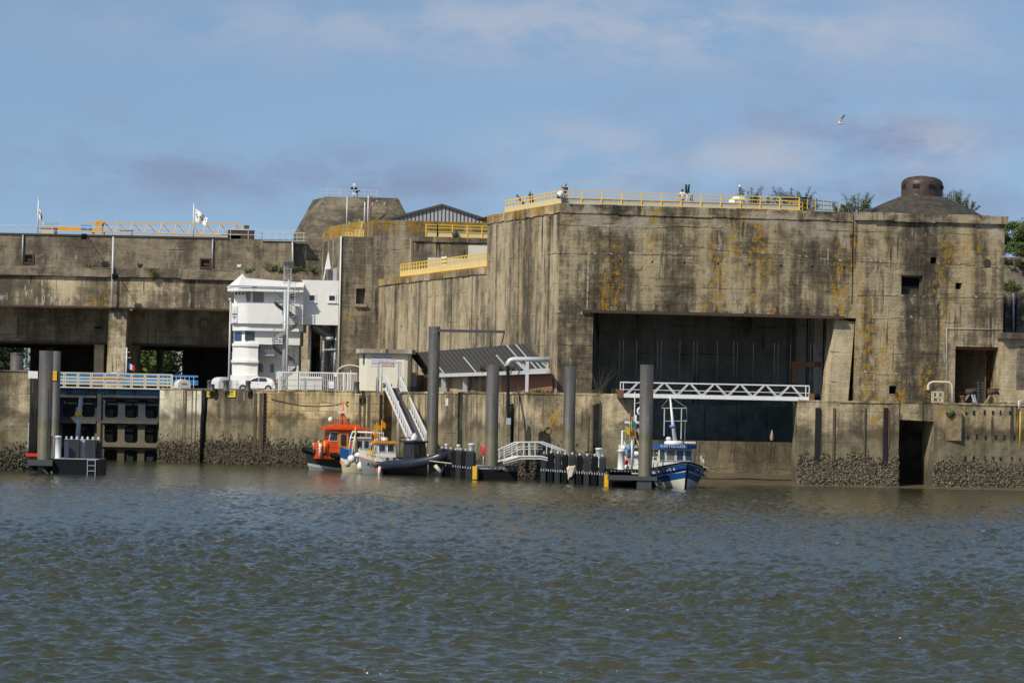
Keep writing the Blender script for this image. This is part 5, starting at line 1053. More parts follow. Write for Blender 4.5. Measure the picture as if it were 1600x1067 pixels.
mb = MB(); mb.prism([a + V((0, 0, 7)), b_ + V((0, 0, 7)), b_ + V((0, 0, Zat(778, 584, 316))), a + V((0, 0, Zat(660, 586, 338)))], (.4, .6, 0)); mb.build('concrete_part', C_SIDE, bw)
mb = MB(); mb.prism([b_ + V((0, 0, 7)), c_ + V((0, 0, 7)), c_ + V((0, 0, Zat(862, 585, 300))), b_ + V((0, 0, Zat(778, 588, 316)))], (.4, .6, 0)); mb.build('brick_part', M_BRICK, bw)
# pale steel gantry with a hose
gt = thing('hose_gantry', 'pale grey bent steel gantry with a hanging black hose at the edge of the quay', 'gantry', (G(828, 295), 295, 7.1)); DG2 = 294.8
mb = MB(); pts = [(793.5, 572), (794, 567), (797, 563), (802, 561.5), (860, 561.5)]; mb.tube([P(px, py, DG2) for px, py in pts], .22, 10); mb.build('bent_pipe', M_LGREY, gt)
mb = MB(); a = P(824, 562, DG2); mb.bar(a, (a.x, DG2, 7.1), .28); mb.bar(P(806, 563, DG2), P(823, 580, DG2), .22); mb.bar(P(858, 577, DG2), P(823, 579, DG2), .22); mb.bar(P(856, 563, DG2), P(855, 577, DG2), .12); mb.bar(P(835, 563, DG2), P(848, 577, DG2), .10); mb.bar(P(843, 563, DG2), P(856, 575, DG2), .10); mb.build('gantry_frame', M_LGREY, gt)
mb = MB(); mb.tube([P(793.5, 571, DG2), P(793.8, 620, DG2 - 2.5), P(794.5, 655, DG2 - 3), P(797, 663, DG2 - 3), P(798, 635, DG2 - 3), P(799.5, 631, DG2 - 3), P(800.5, 640, DG2 - 3), P(799.5, 705, DG2 - 3)], .15, 8); mb.build('hose', M_BLACK, gt)
mb = MB(); q = P(794.5, 658, DG2 - 3.2); mb.ob(q, (.2, 0, 0), (0, .2, 0), (0, 0, .28)); mb.build('coupling', M_GREYM, gt)

def make_car():
    t = thing('parked_car', 'small white hatchback parked behind stone bollards on the quay', 'car', (0, 0, 0), local=True)
    prof = [(-2.0, .32), (-2.02, .62), (-1.9, .80), (-1.05, .98), (-.45, 1.0), (1.5, 1.0), (1.93, .92), (2.03, .55), (1.98, .32)]
    mb = MB(); W = .86
    def sect(y, s, dz=0): return [V((x * s, y, z + dz)) for x, z in prof]
    rows = [sect(-W + .0, .985), sect(-W + .0, .985)]; rows = [[V((p.x * .97, -W, .32 + (p.z - .32) * .92)) for p in sect(0, 1)], [V((p.x, -W + .10, p.z)) for p in sect(0, 1)], [V((p.x, W - .10, p.z)) for p in sect(0, 1)], [V((p.x * .97, W, .32 + (p.z - .32) * .92)) for p in sect(0, 1)]]
    n = len(prof); vs = [p for r_ in rows for p in r_]; fs_ = []
    for i in range(3):
        for j in range(n): fs_.append((i * n + j, i * n + (j + 1) % n, (i + 1) * n + (j + 1) % n, (i + 1) * n + j))
    fs_ += [tuple(range(n))[::-1], tuple(range(3 * n, 4 * n))]; mb.add(vs, fs_, 0, False)
    gl = [(-.95, .98), (-.25, 1.42), (.25, 1.49), (1.2, 1.44), (1.62, 1.22), (1.9, .98)]; wt = .60
    a = [V((x, -W + .06 if z < 1 else -wt - .05, z)) for x, z in gl]; b_ = [V((x, -q.y, z)) for (x, z), q in zip(gl, a)]; m_ = len(gl)
    mb.add(a + b_, [tuple(range(m_))[::-1], tuple(range(m_, 2 * m_))] + [(j, j + 1, m_ + j + 1, m_ + j) for j in range(m_ - 1)]); mb.build('body', M_CARW, t)
    for sgn_ in (-1, 1):
        for (wp) in ([(-.72, 1.02), (-.16, 1.36), (.26, 1.42), (.26, 1.02)], [(.33, 1.02), (.33, 1.42), (.98, 1.38), (1.18, 1.06), (1.12, 1.02)]):
            w_ = MB(); pts = [V((x, sgn_ * (W - .055 - (z - 1) * .33), z)) for x, z in wp]; w_.prism(pts, (0, -sgn_ * .02, 0)); o = w_.build('side_window', M_GLASS, t)
    w_ = MB(); w_.add([(-.86, -.66, 1.02), (-.86, .66, 1.02), (-.30, .55, 1.405), (-.30, -.55, 1.405)], [(0, 1, 2, 3)]); w_.build('windscreen', M_GLASS, t)
    w_ = MB(); w_.add([(1.85, -.62, 1.04), (1.85, .62, 1.04), (1.655, .55, 1.24), (1.655, -.55, 1.24)], [(3, 2, 1, 0)]); w_.build('rear_window', M_GLASS, t)
    for x in (-1.27, 1.30):
        for y in (-1, 1):
            w_ = MB(); w_.tube([(x, y * (W - .2), .32), (x, y * (W + .01), .32)], .32, 18, smooth=False); o = w_.build('wheel', M_BLACK, t)
            r_ = MB(); r_.tube([(x, y * (W + .0), .32), (x, y * (W + .03), .32)], .21, 10, smooth=False); r_.build('rim', M_GREYM, o)
            ar = MB(); ar.tube([(x, y * (W - .12), .33), (x, y * (W + .004), .33)], .375, 18, smooth=False); ar.build('wheel_arch', M_DGREY, t)
    for y in (-1, 1):
        w_ = MB(); w_.ob((1.93, y * .70, .82), (.10, 0, 0), (0, .16, 0), (0, 0, .07)); w_.build('tail_light', M_RED, t)
        w_ = MB(); w_.ob((-1.86, y * .66, .74), (.16, 0, 0), (0, .2, 0), (0, 0, .06)); w_.build('headlight', M_LGREY, t)
        w_ = MB(); w_.ob((-.62, y * .92, 1.02), (.08, 0, 0), (0, .09, 0), (0, 0, .06)); w_.build('wing_mirror', M_DGREY, t)
        w_ = MB(); w_.ob((.25, y * (W + .005), .80), (.09, 0, 0), (0, .012, 0), (0, 0, .015)); w_.build('door_handle', M_GREYM, t)
    w_ = MB(); w_.box(-1.3, 1.4, -W - .01, W + .01, .30, .36); w_.build('sill_strip', M_DGREY, t)
    return t
M_CARW = paint('car_white', (0.78, 0.78, 0.77), 0.22, dirt=.08)
car = make_car(); car.location = (G(400.5, 344.2), 344.2, 7.2); car.rotation_euler = (0, 0, R(-6))

def make_bin(label, loc, s=1.0, rz=0):
    t = thing('container_bin', label, 'bin', (0, 0, 0), local=True, group='pale round-topped containers on the quay'); mb = MB()
    pts = [(-.72, .05), (.72, .05), (.72, .75)] + [(.72 * math.cos(R(a)), .75 + .62 * math.sin(R(a))) for a in range(15, 166, 15)] + [(-.72, .75)]
    mb.prism([(x * s, -.9 * s, z * s) for x, z in pts], (0, 1.8 * s, 0)); mb.build('bin_body', M_BIN, t)
    mb = MB(); pts2 = [(x * 1.01, z * 1.005) for x, z in pts]; mb.prism([(x * s, -.93 * s, z * s) for x, z in pts2], (0, .05 * s, 0)); mb.build('end_panel', M_WHITEM, t); mb = MB(); mb.ob((-.1 * s, -.96 * s, .95 * s), (.3 * s, 0, 0), (0, .03, 0), (0, 0, .05)); mb.build('label_strip', M_TIMB, t)
    t.location = loc; t.rotation_euler = (0, 0, rz); return t
make_bin('big pale round-topped container beside the white car', (G(344, 346.8), 347.6, 7.2), 1.05, R(28)); make_bin('smaller white round-topped container behind the blue rails', (G(282, 356), 356, 7.1), .95, R(28))
def make_bollard(label, px, D, h, r):
    t = thing('bollard', label, 'bollard', (G(px, D), D, 7.25), group='dark iron bollards along the quay edge'); c0 = t.location
    mb = MB(); mb.lathe([(r * 1.3, 0), (r * 1.25, .12), (r, .22), (r * .86, h * .75), (r * 1.05, h * .86), (r * .95, h * .95), (0.01, h)], c0, 14); mb.build('shaft', M_DGREY, t); mb = MB(); mb.lathe([(r * 1.6, -.1), (r * 1.6, .03), (0.01, .03)], c0, 14); mb.build('foot_plate', M_RUSTD, t); return t
make_bollard('tall dark bollard left of the big round-topped container', 326, 345, 1.05, .22); b2 = make_bollard('short flared bollard just left of the big container', 330.5, 344.5, .65, .26); make_bollard('thick dark bollard right of the big container', 352.5, 343.4, 1.1, .30); make_bollard('dark bollard in front of the white car', 386.5, 340.8, 1.05, .26); make_bollard('dark bollard at the end of the rails left of the ticket hut', 556.5, 328.4, 1.05, .26)
# white gate fence and thin rails
gf = thing('white_gate', 'white barred security gate and fence panels behind the quay rails', 'gate', (G(490, 338), 338, 7.05)); DF = 338.0
segs = [(433.5, 465), (466, 535), (535, 541), (541, 556)]
for a, b_ in segs:
    mb = MB(); x0, x1 = G(a, DF), G(b_, DF); z0, z1 = 7.15, Zat(480, 581, DF); mb.box(x0, x1, DF - .04, DF + .04, z1 - .12, z1); mb.box(x0, x1, DF - .04, DF + .04, z0, z0 + .12); x = x0
    while x < x1: mb.box(x, x + .055, DF - .02, DF + .02, z0, z1); x += .185
    mb.box(x0, x0 + .13, DF - .06, DF + .06, z0, z1 + .05); mb.build('barred_panel', M_WHITEM, gf)
mb = MB()
for px, py, w_, h in ((524.5, 585.5, .14, .20), (517.5, 601, .28, .34)): q = P(px, py, DF - .07); mb.ob(q, (w_, 0, 0), (0, .012, 0), (0, 0, h))
mb.build('paper_notice', M_CLOTHW, gf)
mb = MB(); q = P(484, 589, DF + .6); mb.box(G(467, DF), G(501, DF), DF + .55, DF + .62, 7.1, Zat(480, 588, DF)); mb.build('inner_leaf', M_WHITEM, gf)
rl_ = thing('quay_rail', 'thin grey guard rails along the edge of the stone quay', 'railing', (G(470, 335), 335, 7.35)); mb = MB(); 
for h in (.55, 1.1): mb.tube([(G(px, dq(px) + .35), dq(px) + .35, 7.3 + h) for px in (425, 480, 520, 556)], .028, 5)
for k in range(7): px = 425 + 131 * k / 6; mb.tube([(G(px, dq(px) + .35), dq(px) + .35, 7.3), (G(px, dq(px) + .35), dq(px) + .35, 8.4)], .03, 5)
mb.build('rail', M_GREYM, rl_)
rl2 = thing('short_rail', 'short grey railing with upright bars between the big container and the white car', 'railing', (G(365, 342.5), 342.5, 7.3)); mb = MB()
for k in range(9): px = 357 + 15 * k / 8; mb.bar((G(px, 342.8), 342.8, 7.2), (G(px, 342.8), 342.8, 8.2), .035)
mb.bar((G(357, 342.8), 342.8, 8.2), (G(372, 342.8), 342.8, 8.2), .04); mb.build('rail', M_GREYM, rl2)
ar = thing('arched_shelter', 'small cream arched shelter roof behind the white gate', 'shelter', (G(545, 345), 346, 7.05)); mb = MB(); pts = []
for k in range(11): a = R(15 + 150 * k / 10); pts.append((G(547, 346) + 1.35 * math.cos(a), Zat(545, 583, 346) + .75 * math.sin(a)))
for (a, b_) in zip(pts[:-1], pts[1:]): mb.add([(a[0], 345, a[1]), (b_[0], 345, b_[1]), (b_[0], 348, b_[1]), (a[0], 348, a[1]), (a[0], 345, a[1] + .12), (b_[0], 345, b_[1] + .12), (b_[0], 348, b_[1] + .12), (a[0], 348, a[1] + .12)], [(0, 1, 2, 3), (7, 6, 5, 4), (0, 4, 5, 1)])
mb.build('arched_roof', M_CREAM, ar)
for x in (pts[0][0], pts[-1][0], (pts[0][0] + pts[-1][0]) / 2): mb = MB(); mb.bar((x, 345.2, 7.05), (x, 345.2, pts[0][1] + .1), .1); mb.build('shelter_post', M_CREAM, ar)

# ---------------------------------------------------------------- piles
def make_pile(label, px, D, ytop, r, arm=None, lean=0):
    x = P(px, 700, D).x; zt2 = Zat(px, ytop, D); t = thing('mooring_pile', label, 'pile', (x, D, 0), group='tall steel mooring piles'); mb = MB()
    mb.lathe([(r, -3.5), (r, zt2), (r * .93, zt2), (r * .93, zt2 - .6), (0.01, zt2 - .6)], t.location, 28); mb.build('pile_tube', M_PILE, t)
    mb = MB(); a = R(-60); mb.bar(V((x + r * math.cos(a), D + r * math.sin(a), .9)), V((x + r * math.cos(a), D + r * math.sin(a), zt2 - 3)), .07); mb.build('guide_rail', M_DGREY, t); return t
make_pile('broad grey pile standing in the pontoon at the far left', 69, 274.5, 548, .55); make_pile('narrower pile with yellow patches just right of the broad left pile', 85, 285, 548.5, .36)
p3 = make_pile('tallest grey pile with a long steel arm at its top', 675, 304, 510, .50); p4 = make_pile('thick grey pile with a seagull-stained top between the two black pontoons', 768, 288.2, 570, .52)
make_pile('slimmer grey pile behind the right-hand black pontoon', 888.5, 288.6, 572, .50); p6 = make_pile('nearest thick grey pile beside the blue fishing boat', 1008.5, 264, 570, .52)
mb = MB(); za_ = Zat(735, 517.5, 303.5); xa_, xb_ = P(684, 517, 303.5).x, P(789, 517, 303.5).x; mb.bar((xa_, 303.6, za_), (xb_, 303.2, za_), .3, .24); 
for px, dx in ((767, 0), (788, -.3)): q = P(px, 520, 303.3); mb.bar(q, q + V((dx, .3, -1.3)), .07)
mb.build('steel_arm', M_DGREY, p3)
mb = MB()
for k in range(3): q = P(85, 582 + k * 5, 284.6); mb.ob(q, (.2, 0, 0), (0, .02, 0), (0, 0, .12))
mb.build('yellow_patch', M_BYEL, bpy.data.objects['mooring_pile.001'])

# ---------------------------------------------------------------- pontoons
def pylon(parent, p, h=1.7, r=.26, cap=True):
    mb = MB(); mb.lathe([(r * 1.1, 0), (r, .06), (r, h - .12), (r * 1.18, h - .1), (r * 1.12, h), (0.01, h + .03)], p, 16); return mb.build('service_post', M_WHITEM, parent)
def fender_pontoon(label, pxa, Da, pxb, Db, n, width, zt3=2.25, bw_=.42):
    a = V((G(pxa, Da), Da, 0)); b_ = V((G(pxb, Db), Db, 0)); d = (b_ - a).normalized(); nrm_ = V((-d.y, d.x, 0)); 
    if nrm_.x < 0: nrm_ = -nrm_
    t = thing('pontoon', label, 'pontoon', a); mb = MB(); c0 = (a + b_) / 2 + nrm_ * (width / 2 + .35); mb.ob(c0 + V((0, 0, .25)), d * ((b_ - a).length / 2 + .6), nrm_ * (width / 2), V((0, 0, .65))); mb.build('float', M_BLACK, t)
    mb = MB(); mb.ob(c0 + V((0, 0, .94)), d * ((b_ - a).length / 2 + .6), nrm_ * (width / 2 - .05), V((0, 0, .05))); mb.build('deck', M_GREYM, t)
    for k in range(n):
        p = a.lerp(b_, (k + .5) / n); mb = MB(); e = V((1, 0, 0)); z1 = zt3 + rng.uniform(-.04, .04)
        prof = [(-bw_, -.35), (bw_ * .55, -.35), (bw_, -.1), (bw_, .25), (-bw_, .25)]; mb.add([p + V((x, y, z)) for z in (-.3, z1 - .12) for x, y in prof] + [p + V((x * .7, y * .5, z1 + .06)) for x, y in prof], [tuple(range(5))[::-1], (10, 11, 12, 13, 14)] + [(q * 5 + j, q * 5 + (j + 1) % 5, (q + 1) * 5 + (j + 1) % 5, (q + 1) * 5 + j) for q in (0, 1) for j in range(5)])
        o = mb.build('fender_board', M_BLACK if k % 2 else M_HDARK, t)  # alternating dark tones stand in for the boards' lit and shaded faces
        cpb = MB(); cpb.lathe([(.10, 0), (.12, .12), (.05, .2), (0.01, .2)], p + V((0, 0, z1 + .05)), 8); cpb.build('eye_bolt', M_GREYM, o)
        bo = MB()
        for j in range(3): bo.ob(p + V((-.22 + .2 * j, -.37, .95)), (.03, 0, 0), (0, .02, 0), (0, 0, .09))
        bo.build('bolt_row', M_LGREY, o)
    return t, a, b_, d, nrm_
pt1 = fender_pontoon('black pontoon with upright fender boards beside the dark inflatable boat', 688, 305.5, 741, 285, 7, 3.2)
pt2 = fender_pontoon('long black pontoon with nine upright fender boards left of the blue fishing boat', 846, 285, 949, 267.5, 9, 3.2, bw_=.27)
pylon(pt1[0], V((P(737, 700, 291).x, 291, Zat(737, 706, 291) - .9)), 1.6); pylon(pt2[0], V((P(936, 700, 272).x, 272, Zat(936, 712, 272) - .9)), 1.5); 
for px, D in ((684, 304.5), (703, 300)): pylon(pt1[0], V((G(px, D) + .8, D, .98)), 1.75, .16)
# end section of the right pontoon, round the nearest pile
ep = thing('pontoon_end', 'low dark pontoon end with white service post around the nearest pile', 'pontoon', (G(990, 266), 266, 0)); mb = MB(); z1 = Zat(985, 734, 265); xa_, xb_ = G(951, 265), G(1001, 265); mb.box(xa_, xb_, 265, 270, z1 - .22, z1); mb.box(xa_ + .1, xb_ - .6, 265.4, 270, -.4, z1 - .22); mb.build('float', M_BLACK, ep)
mb = MB(); mb.box(xa_, G(1028, 263.6), 262.9, 265, z1 - .75, z1 - .45); mb.box(G(997, 263), G(1020, 263), 263.0, 263.4, -.5, z1 - .75); mb.box(xa_ + .2, xb_ - .2, 264.9, 265.02, z1 - .62, z1 - .42); mb.build('collar_frame', M_DGREY, ep)
mb = MB()
for k in range(9): x = xa_ + .3 + k * .26; mb.box(x - .035, x + .035, 264.97, 265.0, z1 - .13, z1 - .08); mb.box(x - .035, x + .035, 264.87, 264.9, z1 - .55, z1 - .5)
mb.build('bolt_row', M_LGREY, ep)
pylon(ep, V((P(970.5, 735, 266.5).x, 266.5, z1)), Zat(970, 703, 266.5) - z1, .27)
mb = MB(); q = V((P(987, 730, 266).x, 266, z1)); mb.tube([q, q + V((0, 0, 2.3))], .08, 8); mb.build('lamp_stick', M_LGREY, ep)
# small float between, with the collar of the middle pile
mf = thing('pile_collar_float', 'low black float and collar around the middle pile at the end of the fender pontoon', 'pontoon', (G(780, 286), 286, 0)); mb = MB(); mb.box(G(748, 285), G(810, 285), 285.2, 291, -.4, .75); mb.build('float', M_BLACK, mf)
mb = MB(); mb.box(G(748, 285), G(784, 285), 284.6, 285.3, .85, 1.15); mb.box(G(786, 285), G(811, 285), 284.8, 285.2, .75, 1.2); mb.build('collar_frame', M_DGREY, mf)
mb = MB(); 
for k in range(9): x = G(749, 285) + k * .35; mb.box(x - .04, x + .04, 284.56, 284.6, .95, 1.02)
mb.build('bolt_row', M_LGREY, mf)
for px, D, y0, y1, lab in ((742.5, 284.2, 728, 748.5, 'yellow fender on the end of the pontoon beside the middle pile'), (948.5, 266.0, 741, 760.5, 'yellow fender on the corner of the long right-hand pontoon')):
    t = thing('yellow_fender', lab, 'fender', (P(px, y1, D).x, D, 0), group='yellow corner fenders'); z0, z1_ = Zat(px, y1, D), Zat(px, y0, D); mb = MB(); x = t.location.x; mb.ob((x - .05, D, (z0 + z1_) / 2), (.18, 0, 0), (0, .2, 0), (0, 0, (z1_ - z0) / 2)); mb.build('pad', M_BYEL, t); mb = MB(); mb.ob((x + .16, D + .05, (z0 + z1_) / 2), (.06, 0, 0), (0, .2, 0), (0, 0, (z1_ - z0) / 2 - .03)); mb.build('side_plate', M_DGREY, t)
lf = thing('lifebuoy_case', 'red lifebuoy case on the pontoon half hidden by the middle pile', 'lifebuoy', (P(755.5, 709, 289).x, 289.6, .8)); q = lf.location; mb = MB(); mb.tube([q, q + V((0, 0, 1.4))], .05, 6); mb.build('stand', M_GREYM, lf); mb = MB(); mb.ball(q + V((.08, -.12, 1.6)), (.27, .14, .48), 16, 10); mb.build('case', M_RED, lf)
tp = MB(); r_ = random.Random(5); c0 = P(892, 737, 276); pts = [(-.1, .55), (.35, .6), (.42, .2), (.3, -.15), (.1, -.55), (-.25, -.65), (-.2, -.2), (-.38, .3)]
vs = []; 
for k in range(5):
    f = 1 - abs(k - 2) * .18
    for x, z in pts: vs.append(c0 + V((x * f + r_.uniform(-.05, .05), -.25 + .12 * k + r_.uniform(-.06, .06), z * f + r_.uniform(-.05, .05))))
fs_ = [(k * 8 + j, k * 8 + (j + 1) % 8, (k + 1) * 8 + (j + 1) % 8, (k + 1) * 8 + j) for k in range(4) for j in range(8)] + [tuple(range(8))[::-1], tuple(range(32, 40))]; tp.add(vs, fs_); tag(tp.build('canvas_bundle', M_BAG, None, c0), 'dirty cream canvas bundle hung over the black fender boards', 'canvas')
# left pontoon
lpn = thing('moored_pontoon', 'black pontoon with service posts and fender boards under the far left pile', 'pontoon', (G(100, 274), 274, 0)); D = 273.2; xa_, xb_ = G(46, D), G(156.5, D); zd = Zat(100, 717, D); mb = MB(); mb.box(G(84, D), xb_, D, D + 5, -.4, zd); mb.box(xa_, G(84, D), D + 1, D + 5, .2, zd); mb.build('float', M_BLACK, lpn)
mb = MB(); mb.box(xa_, G(85, D), D - .5, D + 1, zd - .55, zd - .1); mb.bar((G(60, D), D - .2, zd - .4), (G(80, D), D - .2, -.1), .12); mb.build('collar_frame', M_DGREY, lpn)
mb = MB(); mb.box(G(85, D), xb_ - .1, D + .05, D + 5, zd, zd + .05); mb.build('deck', M_GREYM, lpn)
for k in range(7):
    px = 100 + k * 8.4; x0 = G(px, D + 2); mb = MB(); h = 1.55; mb.box(x0, x0 + .42, D + 2.0 + (0 if k % 3 else .6), D + 2.5 + (0 if k % 3 else .6), zd, zd + h); o = mb.build('fender_board', (M_GREYM if k in (0, 3) else M_HDARK), lpn); cb = MB(); cb.lathe([(.2, 0), (.08, .1), (.12, .2), (0.01, .26)], (x0 + .2, D + 2.25, zd + h), 8); cb.build('eye_bolt', M_GREYM, o)
pylon(lpn, V((G(92, D + 1), D + 1, zd)), Zat(92, 681, D + 1) - zd, .24); pylon(lpn, V((G(79.5, D + 3), D + 3, zd)), Zat(80, 679, D + 3) - zd, .2)
mb = MB(); q = V((G(120, D + 4), D + 4, zd)); mb.tube([q, V((G(126, D + 4), D + 4, Zat(123, 620, D + 4)))], .17, 8); o = mb.build('mast', M_GREYM, lpn); mb = MB(); q2 = P(122.5, 646, D + 3.8); mb.ob(q2, (.24, 0, 0), (0, .2, 0), (0, 0, .16)); mb.build('yellow_collar', M_BYEL, o)
mb = MB(); lx = G(138.5, D); 
for s in (0, .62): mb.bar((lx + s, D - .06, zd), (lx + s, D - .06, -.2), .05)
for k in range(3): mb.bar((lx, D - .06, zd - .05 - k * .42), (lx + .62, D - .06, zd - .05 - k * .42), .045)
mb.build('ladder', M_GREYM, lpn)
mb = MB(); mb.ob((G(52, D + 2), D + 2, zd + .25), (.5, 0, 0), (0, .2, 0), (0, 0, .12)); tag(mb.build('red_box', M_RED, None, (G(52, D + 2), D + 2, zd)), 'red and white box on the far left pontoon beside the pier', 'box')
pole = MB(); a = P(43.5, 700, 285.2); b_ = P(45, 660, 285.2); pole.bar(a, b_, .2, .05); tag(pole.build('tide_board', M_LGREY, None, a), 'narrow pale board on the corner of the left pier', 'tide gauge')

# small arched bridge between the pontoons
ab = thing('arched_bridge', 'small pale aluminium bridge with arched handrails joining the two black pontoons', 'footbridge', (P(830, 715, 285).x, 285, .9)); D = 285.0
def brz(px): t = (px - 790) / (880 - 790); return t
for yy, dx in ((283.6, 0), (285.4, -8)):
    mb = MB(); top = [(786 + dx, 703), (812 + dx, 691), (848 + dx, 690.5), (884 + dx, 704), (884 + dx, 713)]; mb.tube([P(px, py, yy) for px, py in top], .07, 6); bot = [(786 + dx, 721), (812 + dx, 713), (845 + dx, 713), (880 + dx, 722)]; mb.tube([P(px, py, yy) for px, py in bot], .09, 6)
    for px, y0, y1 in ((788, 702, 720), (808, 693, 714), (826, 691, 713), (836, 691, 713), (862, 696, 717)): mb.bar(P(px + dx, y0, yy), P(px + dx, y1, yy), .08)
    for o in (5, 9): mb.tube([P(px, py + o + 2, yy) for px, py in top[:3]], .035, 5)
    mb.build('side_rail', M_LGREY, ab)
mb = MB(); c4 = [(786, 722), (812, 714.5), (845, 714.5), (880, 723)]
for (a, b_) in zip(c4[:-1], c4[1:]): p, q = P(a[0], a[1], 283.6), P(b_[0], b_[1], 283.6); mb.prism([p, q, q - V((0, 0, .15)), p - V((0, 0, .15))], (0, 1.8, 0))
mb.build('deck', M_LGREY, ab)

# gangway from the quay to the pontoon
gw = thing('gangway', 'steep pale metal gangway with triangular side rails from the quay down to the pontoon', 'gangway', P(606, 604, 324)); top = P(613, 607, 324.5); bot = P(655, 700, 305.5); dirv = (bot - top); Lg = dirv.length; du = dirv.normalized(); side = V((0.93, .36, 0)).normalized(); nz = V((0, 0, 1))
mb = MB(); mb.ob((top + bot) / 2, du * (Lg / 2), side * .62, du.cross(side).normalized() * .06); mb.build('deck', M_DGREY, gw)
for s in (-1, 1):
    mb = MB(); o = side * (.72 * s); mb.bar(top + o + nz * 1.15, bot + o + nz * 1.15, .13, .16); mb.bar(top + o, bot + o, .12, .2); n = 13
    for k in range(n):
        a = top.lerp(bot, (k + .5) / n) + o; up1 = top.lerp(bot, max(0, (k - .05)) / n) + o + nz * 1.15; up2 = top.lerp(bot, min(n, k + .75) / n) + o + nz * 1.15; lo = top.lerp(bot, (k + .95) / n) + o
        th = side * .03; mb.add([up1 - th, up2 - th, lo - th, up1 + th, up2 + th, lo + th], [(0, 1, 2), (5, 4, 3), (0, 3, 4, 1), (1, 4, 5, 2), (2, 5, 3, 0)])
    mb.build('side_truss', M_WHITEM, gw)
mb = MB(); q = top + V((-.4, .3, 0)); h = P(600, 566, 324).z
for s in (-.95, -.6, .95, 1.15): mb.bar(V((q.x + s, q.y, 7.2)), V((q.x + s, q.y, h)), .16 if s in (-.95, .95) else .08)
mb.bar(V((q.x - .95, q.y, h)), V((q.x + 1.15, q.y, h)), .12); 
for s in (-1.1, .9): mb.tube([V((q.x + s, q.y - .3, 7.3)), V((q.x + s, q.y - .3, 8.6)), V((q.x + s + .25, q.y - .3, 9.0)), V((q.x + s + .5, q.y - .3, 8.6)), V((q.x + s + .5, q.y - .3, 7.4))], .06, 6)
mb.build('portal_frame', M_GREYM, gw)

# white truss footbridge over the lock mouth
fbz = thing('truss_footbridge', 'white steel truss footbridge spanning the dark lock mouth', 'footbridge', P(1116, 620, 290)); 
for yy, nm in ((289.5, 'near'), (291.0, 'far')):
    mb = MB(); a0, a1 = P(969, 617.5, yy), P(1264, 626, yy); a1.z = a0.z; z0 = a0.z; z1 = P(969, 597, yy).z; x0, x1 = a0.x, a1.x
    mb.bar((x0, yy, z1), (x1, yy, z1), .10); mb.bar((x0, yy, z0), (x1, yy, z0), .16, .34); mb.bar((x0, yy - .02, z0 + .50), (x1, yy - .02, z0 + .50), .05)
    for x in (x0, x0 + .25, x1 - .28, x1): mb.bar((x, yy, z0), (x, yy, z1), .07)
    n = 7; w_ = (x1 - x0 - 1) / n
    for k in range(n):
        xm = x0 + .5 + w_ * (k + .5)
        for o in (0, .17): mb.bar((xm - w_ / 2 + o, yy, z0 + .15), (xm - .12 + o * .6, yy, z1), .06); mb.bar((xm + .02 + o * .6, yy, z1), (xm + w_ / 2 - .17 + o, yy, z0 + .15), .06)
    mb.build('side_truss', M_WHITEM, fbz)
mb = MB(); mb.box(x0, x1, 289.58, 290.92, z0 - .1, z0 - .04); mb.build('deck', M_DGREY, fbz)
mb = MB()
for px in (968, 1267): q = P(px, 623, 290.2); mb.ob(V((q.x, 290.2, 7.35)), (.22, 0, 0), (0, .9, 0), (0, 0, .35))
mb.build('bearing', M_RUST, fbz)
# ---------------------------------------------------------------- boats
def hull_mesh(mb, Lh, B, bow_h, mid_h, stern_h, draft, rake, rows, full=.55, bowpow=2.2, n=18, deck_mi=0, transom=.85, sink=.12, bowp=1.15):
    """lofted hull, bow towards +x, z = 0 at the waterline; rows: list of (fraction of the side, material)"""
    fr = [0] + [r_[0] for r_ in rows]; m_ = len(fr); vs = []; fs_ = []; mi = []
    def sheer(t): return stern_h + (mid_h - stern_h) * min(1, t / .4) + (bow_h - mid_h) * max(0, (t - .4) / .6) ** 1.7
    for side in (-1, 1):
        base = len(vs)
        for i in range(n + 1):
            t = i / n; bm = B / 2 * (transom + (1 - transom) * min(1, t / .35)) * (1 - max(0, (t - .45) / .55) ** bowpow); bm = max(bm, .02)
            for s in fr:
                p = full + (bowp - full) * max(0, (t - .5) / .5) ** 1.5; y = side * bm * max(s, .0) ** p; z = -draft * (1 - .35 * max(0, (t - .8) / .2)) + (sheer(t) + draft) * s; x = -Lh / 2 + Lh * t + rake * (s - .3) * max(0, (t - .55) / .45) ** 2
                vs.append(V((x, y, z)))
        for i in range(n):
            for j in range(m_ - 1):
                a = base + i * m_ + j; q = (a, a + m_, a + m_ + 1, a + 1); fs_.append(q if side < 0 else q[::-1]); mi.append(rows[j][1])
    k = len(mb.v); mb.v += vs
    for f, q in zip(fs_, mi): mb.f.append([k + i for i in f]); mb.m.append(q); mb.sm.append(True)
    L0 = (n + 1) * m_
    for i in range(n):                                  # deck a little under the rail
        a, b_ = vs[i * m_ + m_ - 1], vs[(i + 1) * m_ + m_ - 1]; c_, d_ = vs[L0 + (i + 1) * m_ + m_ - 1], vs[L0 + i * m_ + m_ - 1]; dz = V((0, 0, -sink)); mb.quad(a + dz, b_ + dz, c_ + dz, d_ + dz, deck_mi)
    for j in range(m_ - 1): mb.quad(vs[j], vs[j + 1], vs[L0 + j + 1], vs[L0 + j], rows[j][1])
    def at_(t, s, side):
        b0 = L0 if side > 0 else 0; i = min(n - 1, int(t * n)); u = t * n - i; j = max([q for q in range(m_ - 1) if fr[q] <= s] + [0]); w_ = (s - fr[j]) / (fr[j + 1] - fr[j]); g = lambda ii, jj: vs[b0 + ii * m_ + jj]
        return (g(i, j) * (1 - u) + g(i + 1, j) * u) * (1 - w_) + (g(i, j + 1) * (1 - u) + g(i + 1, j + 1) * u) * w_
    return at_
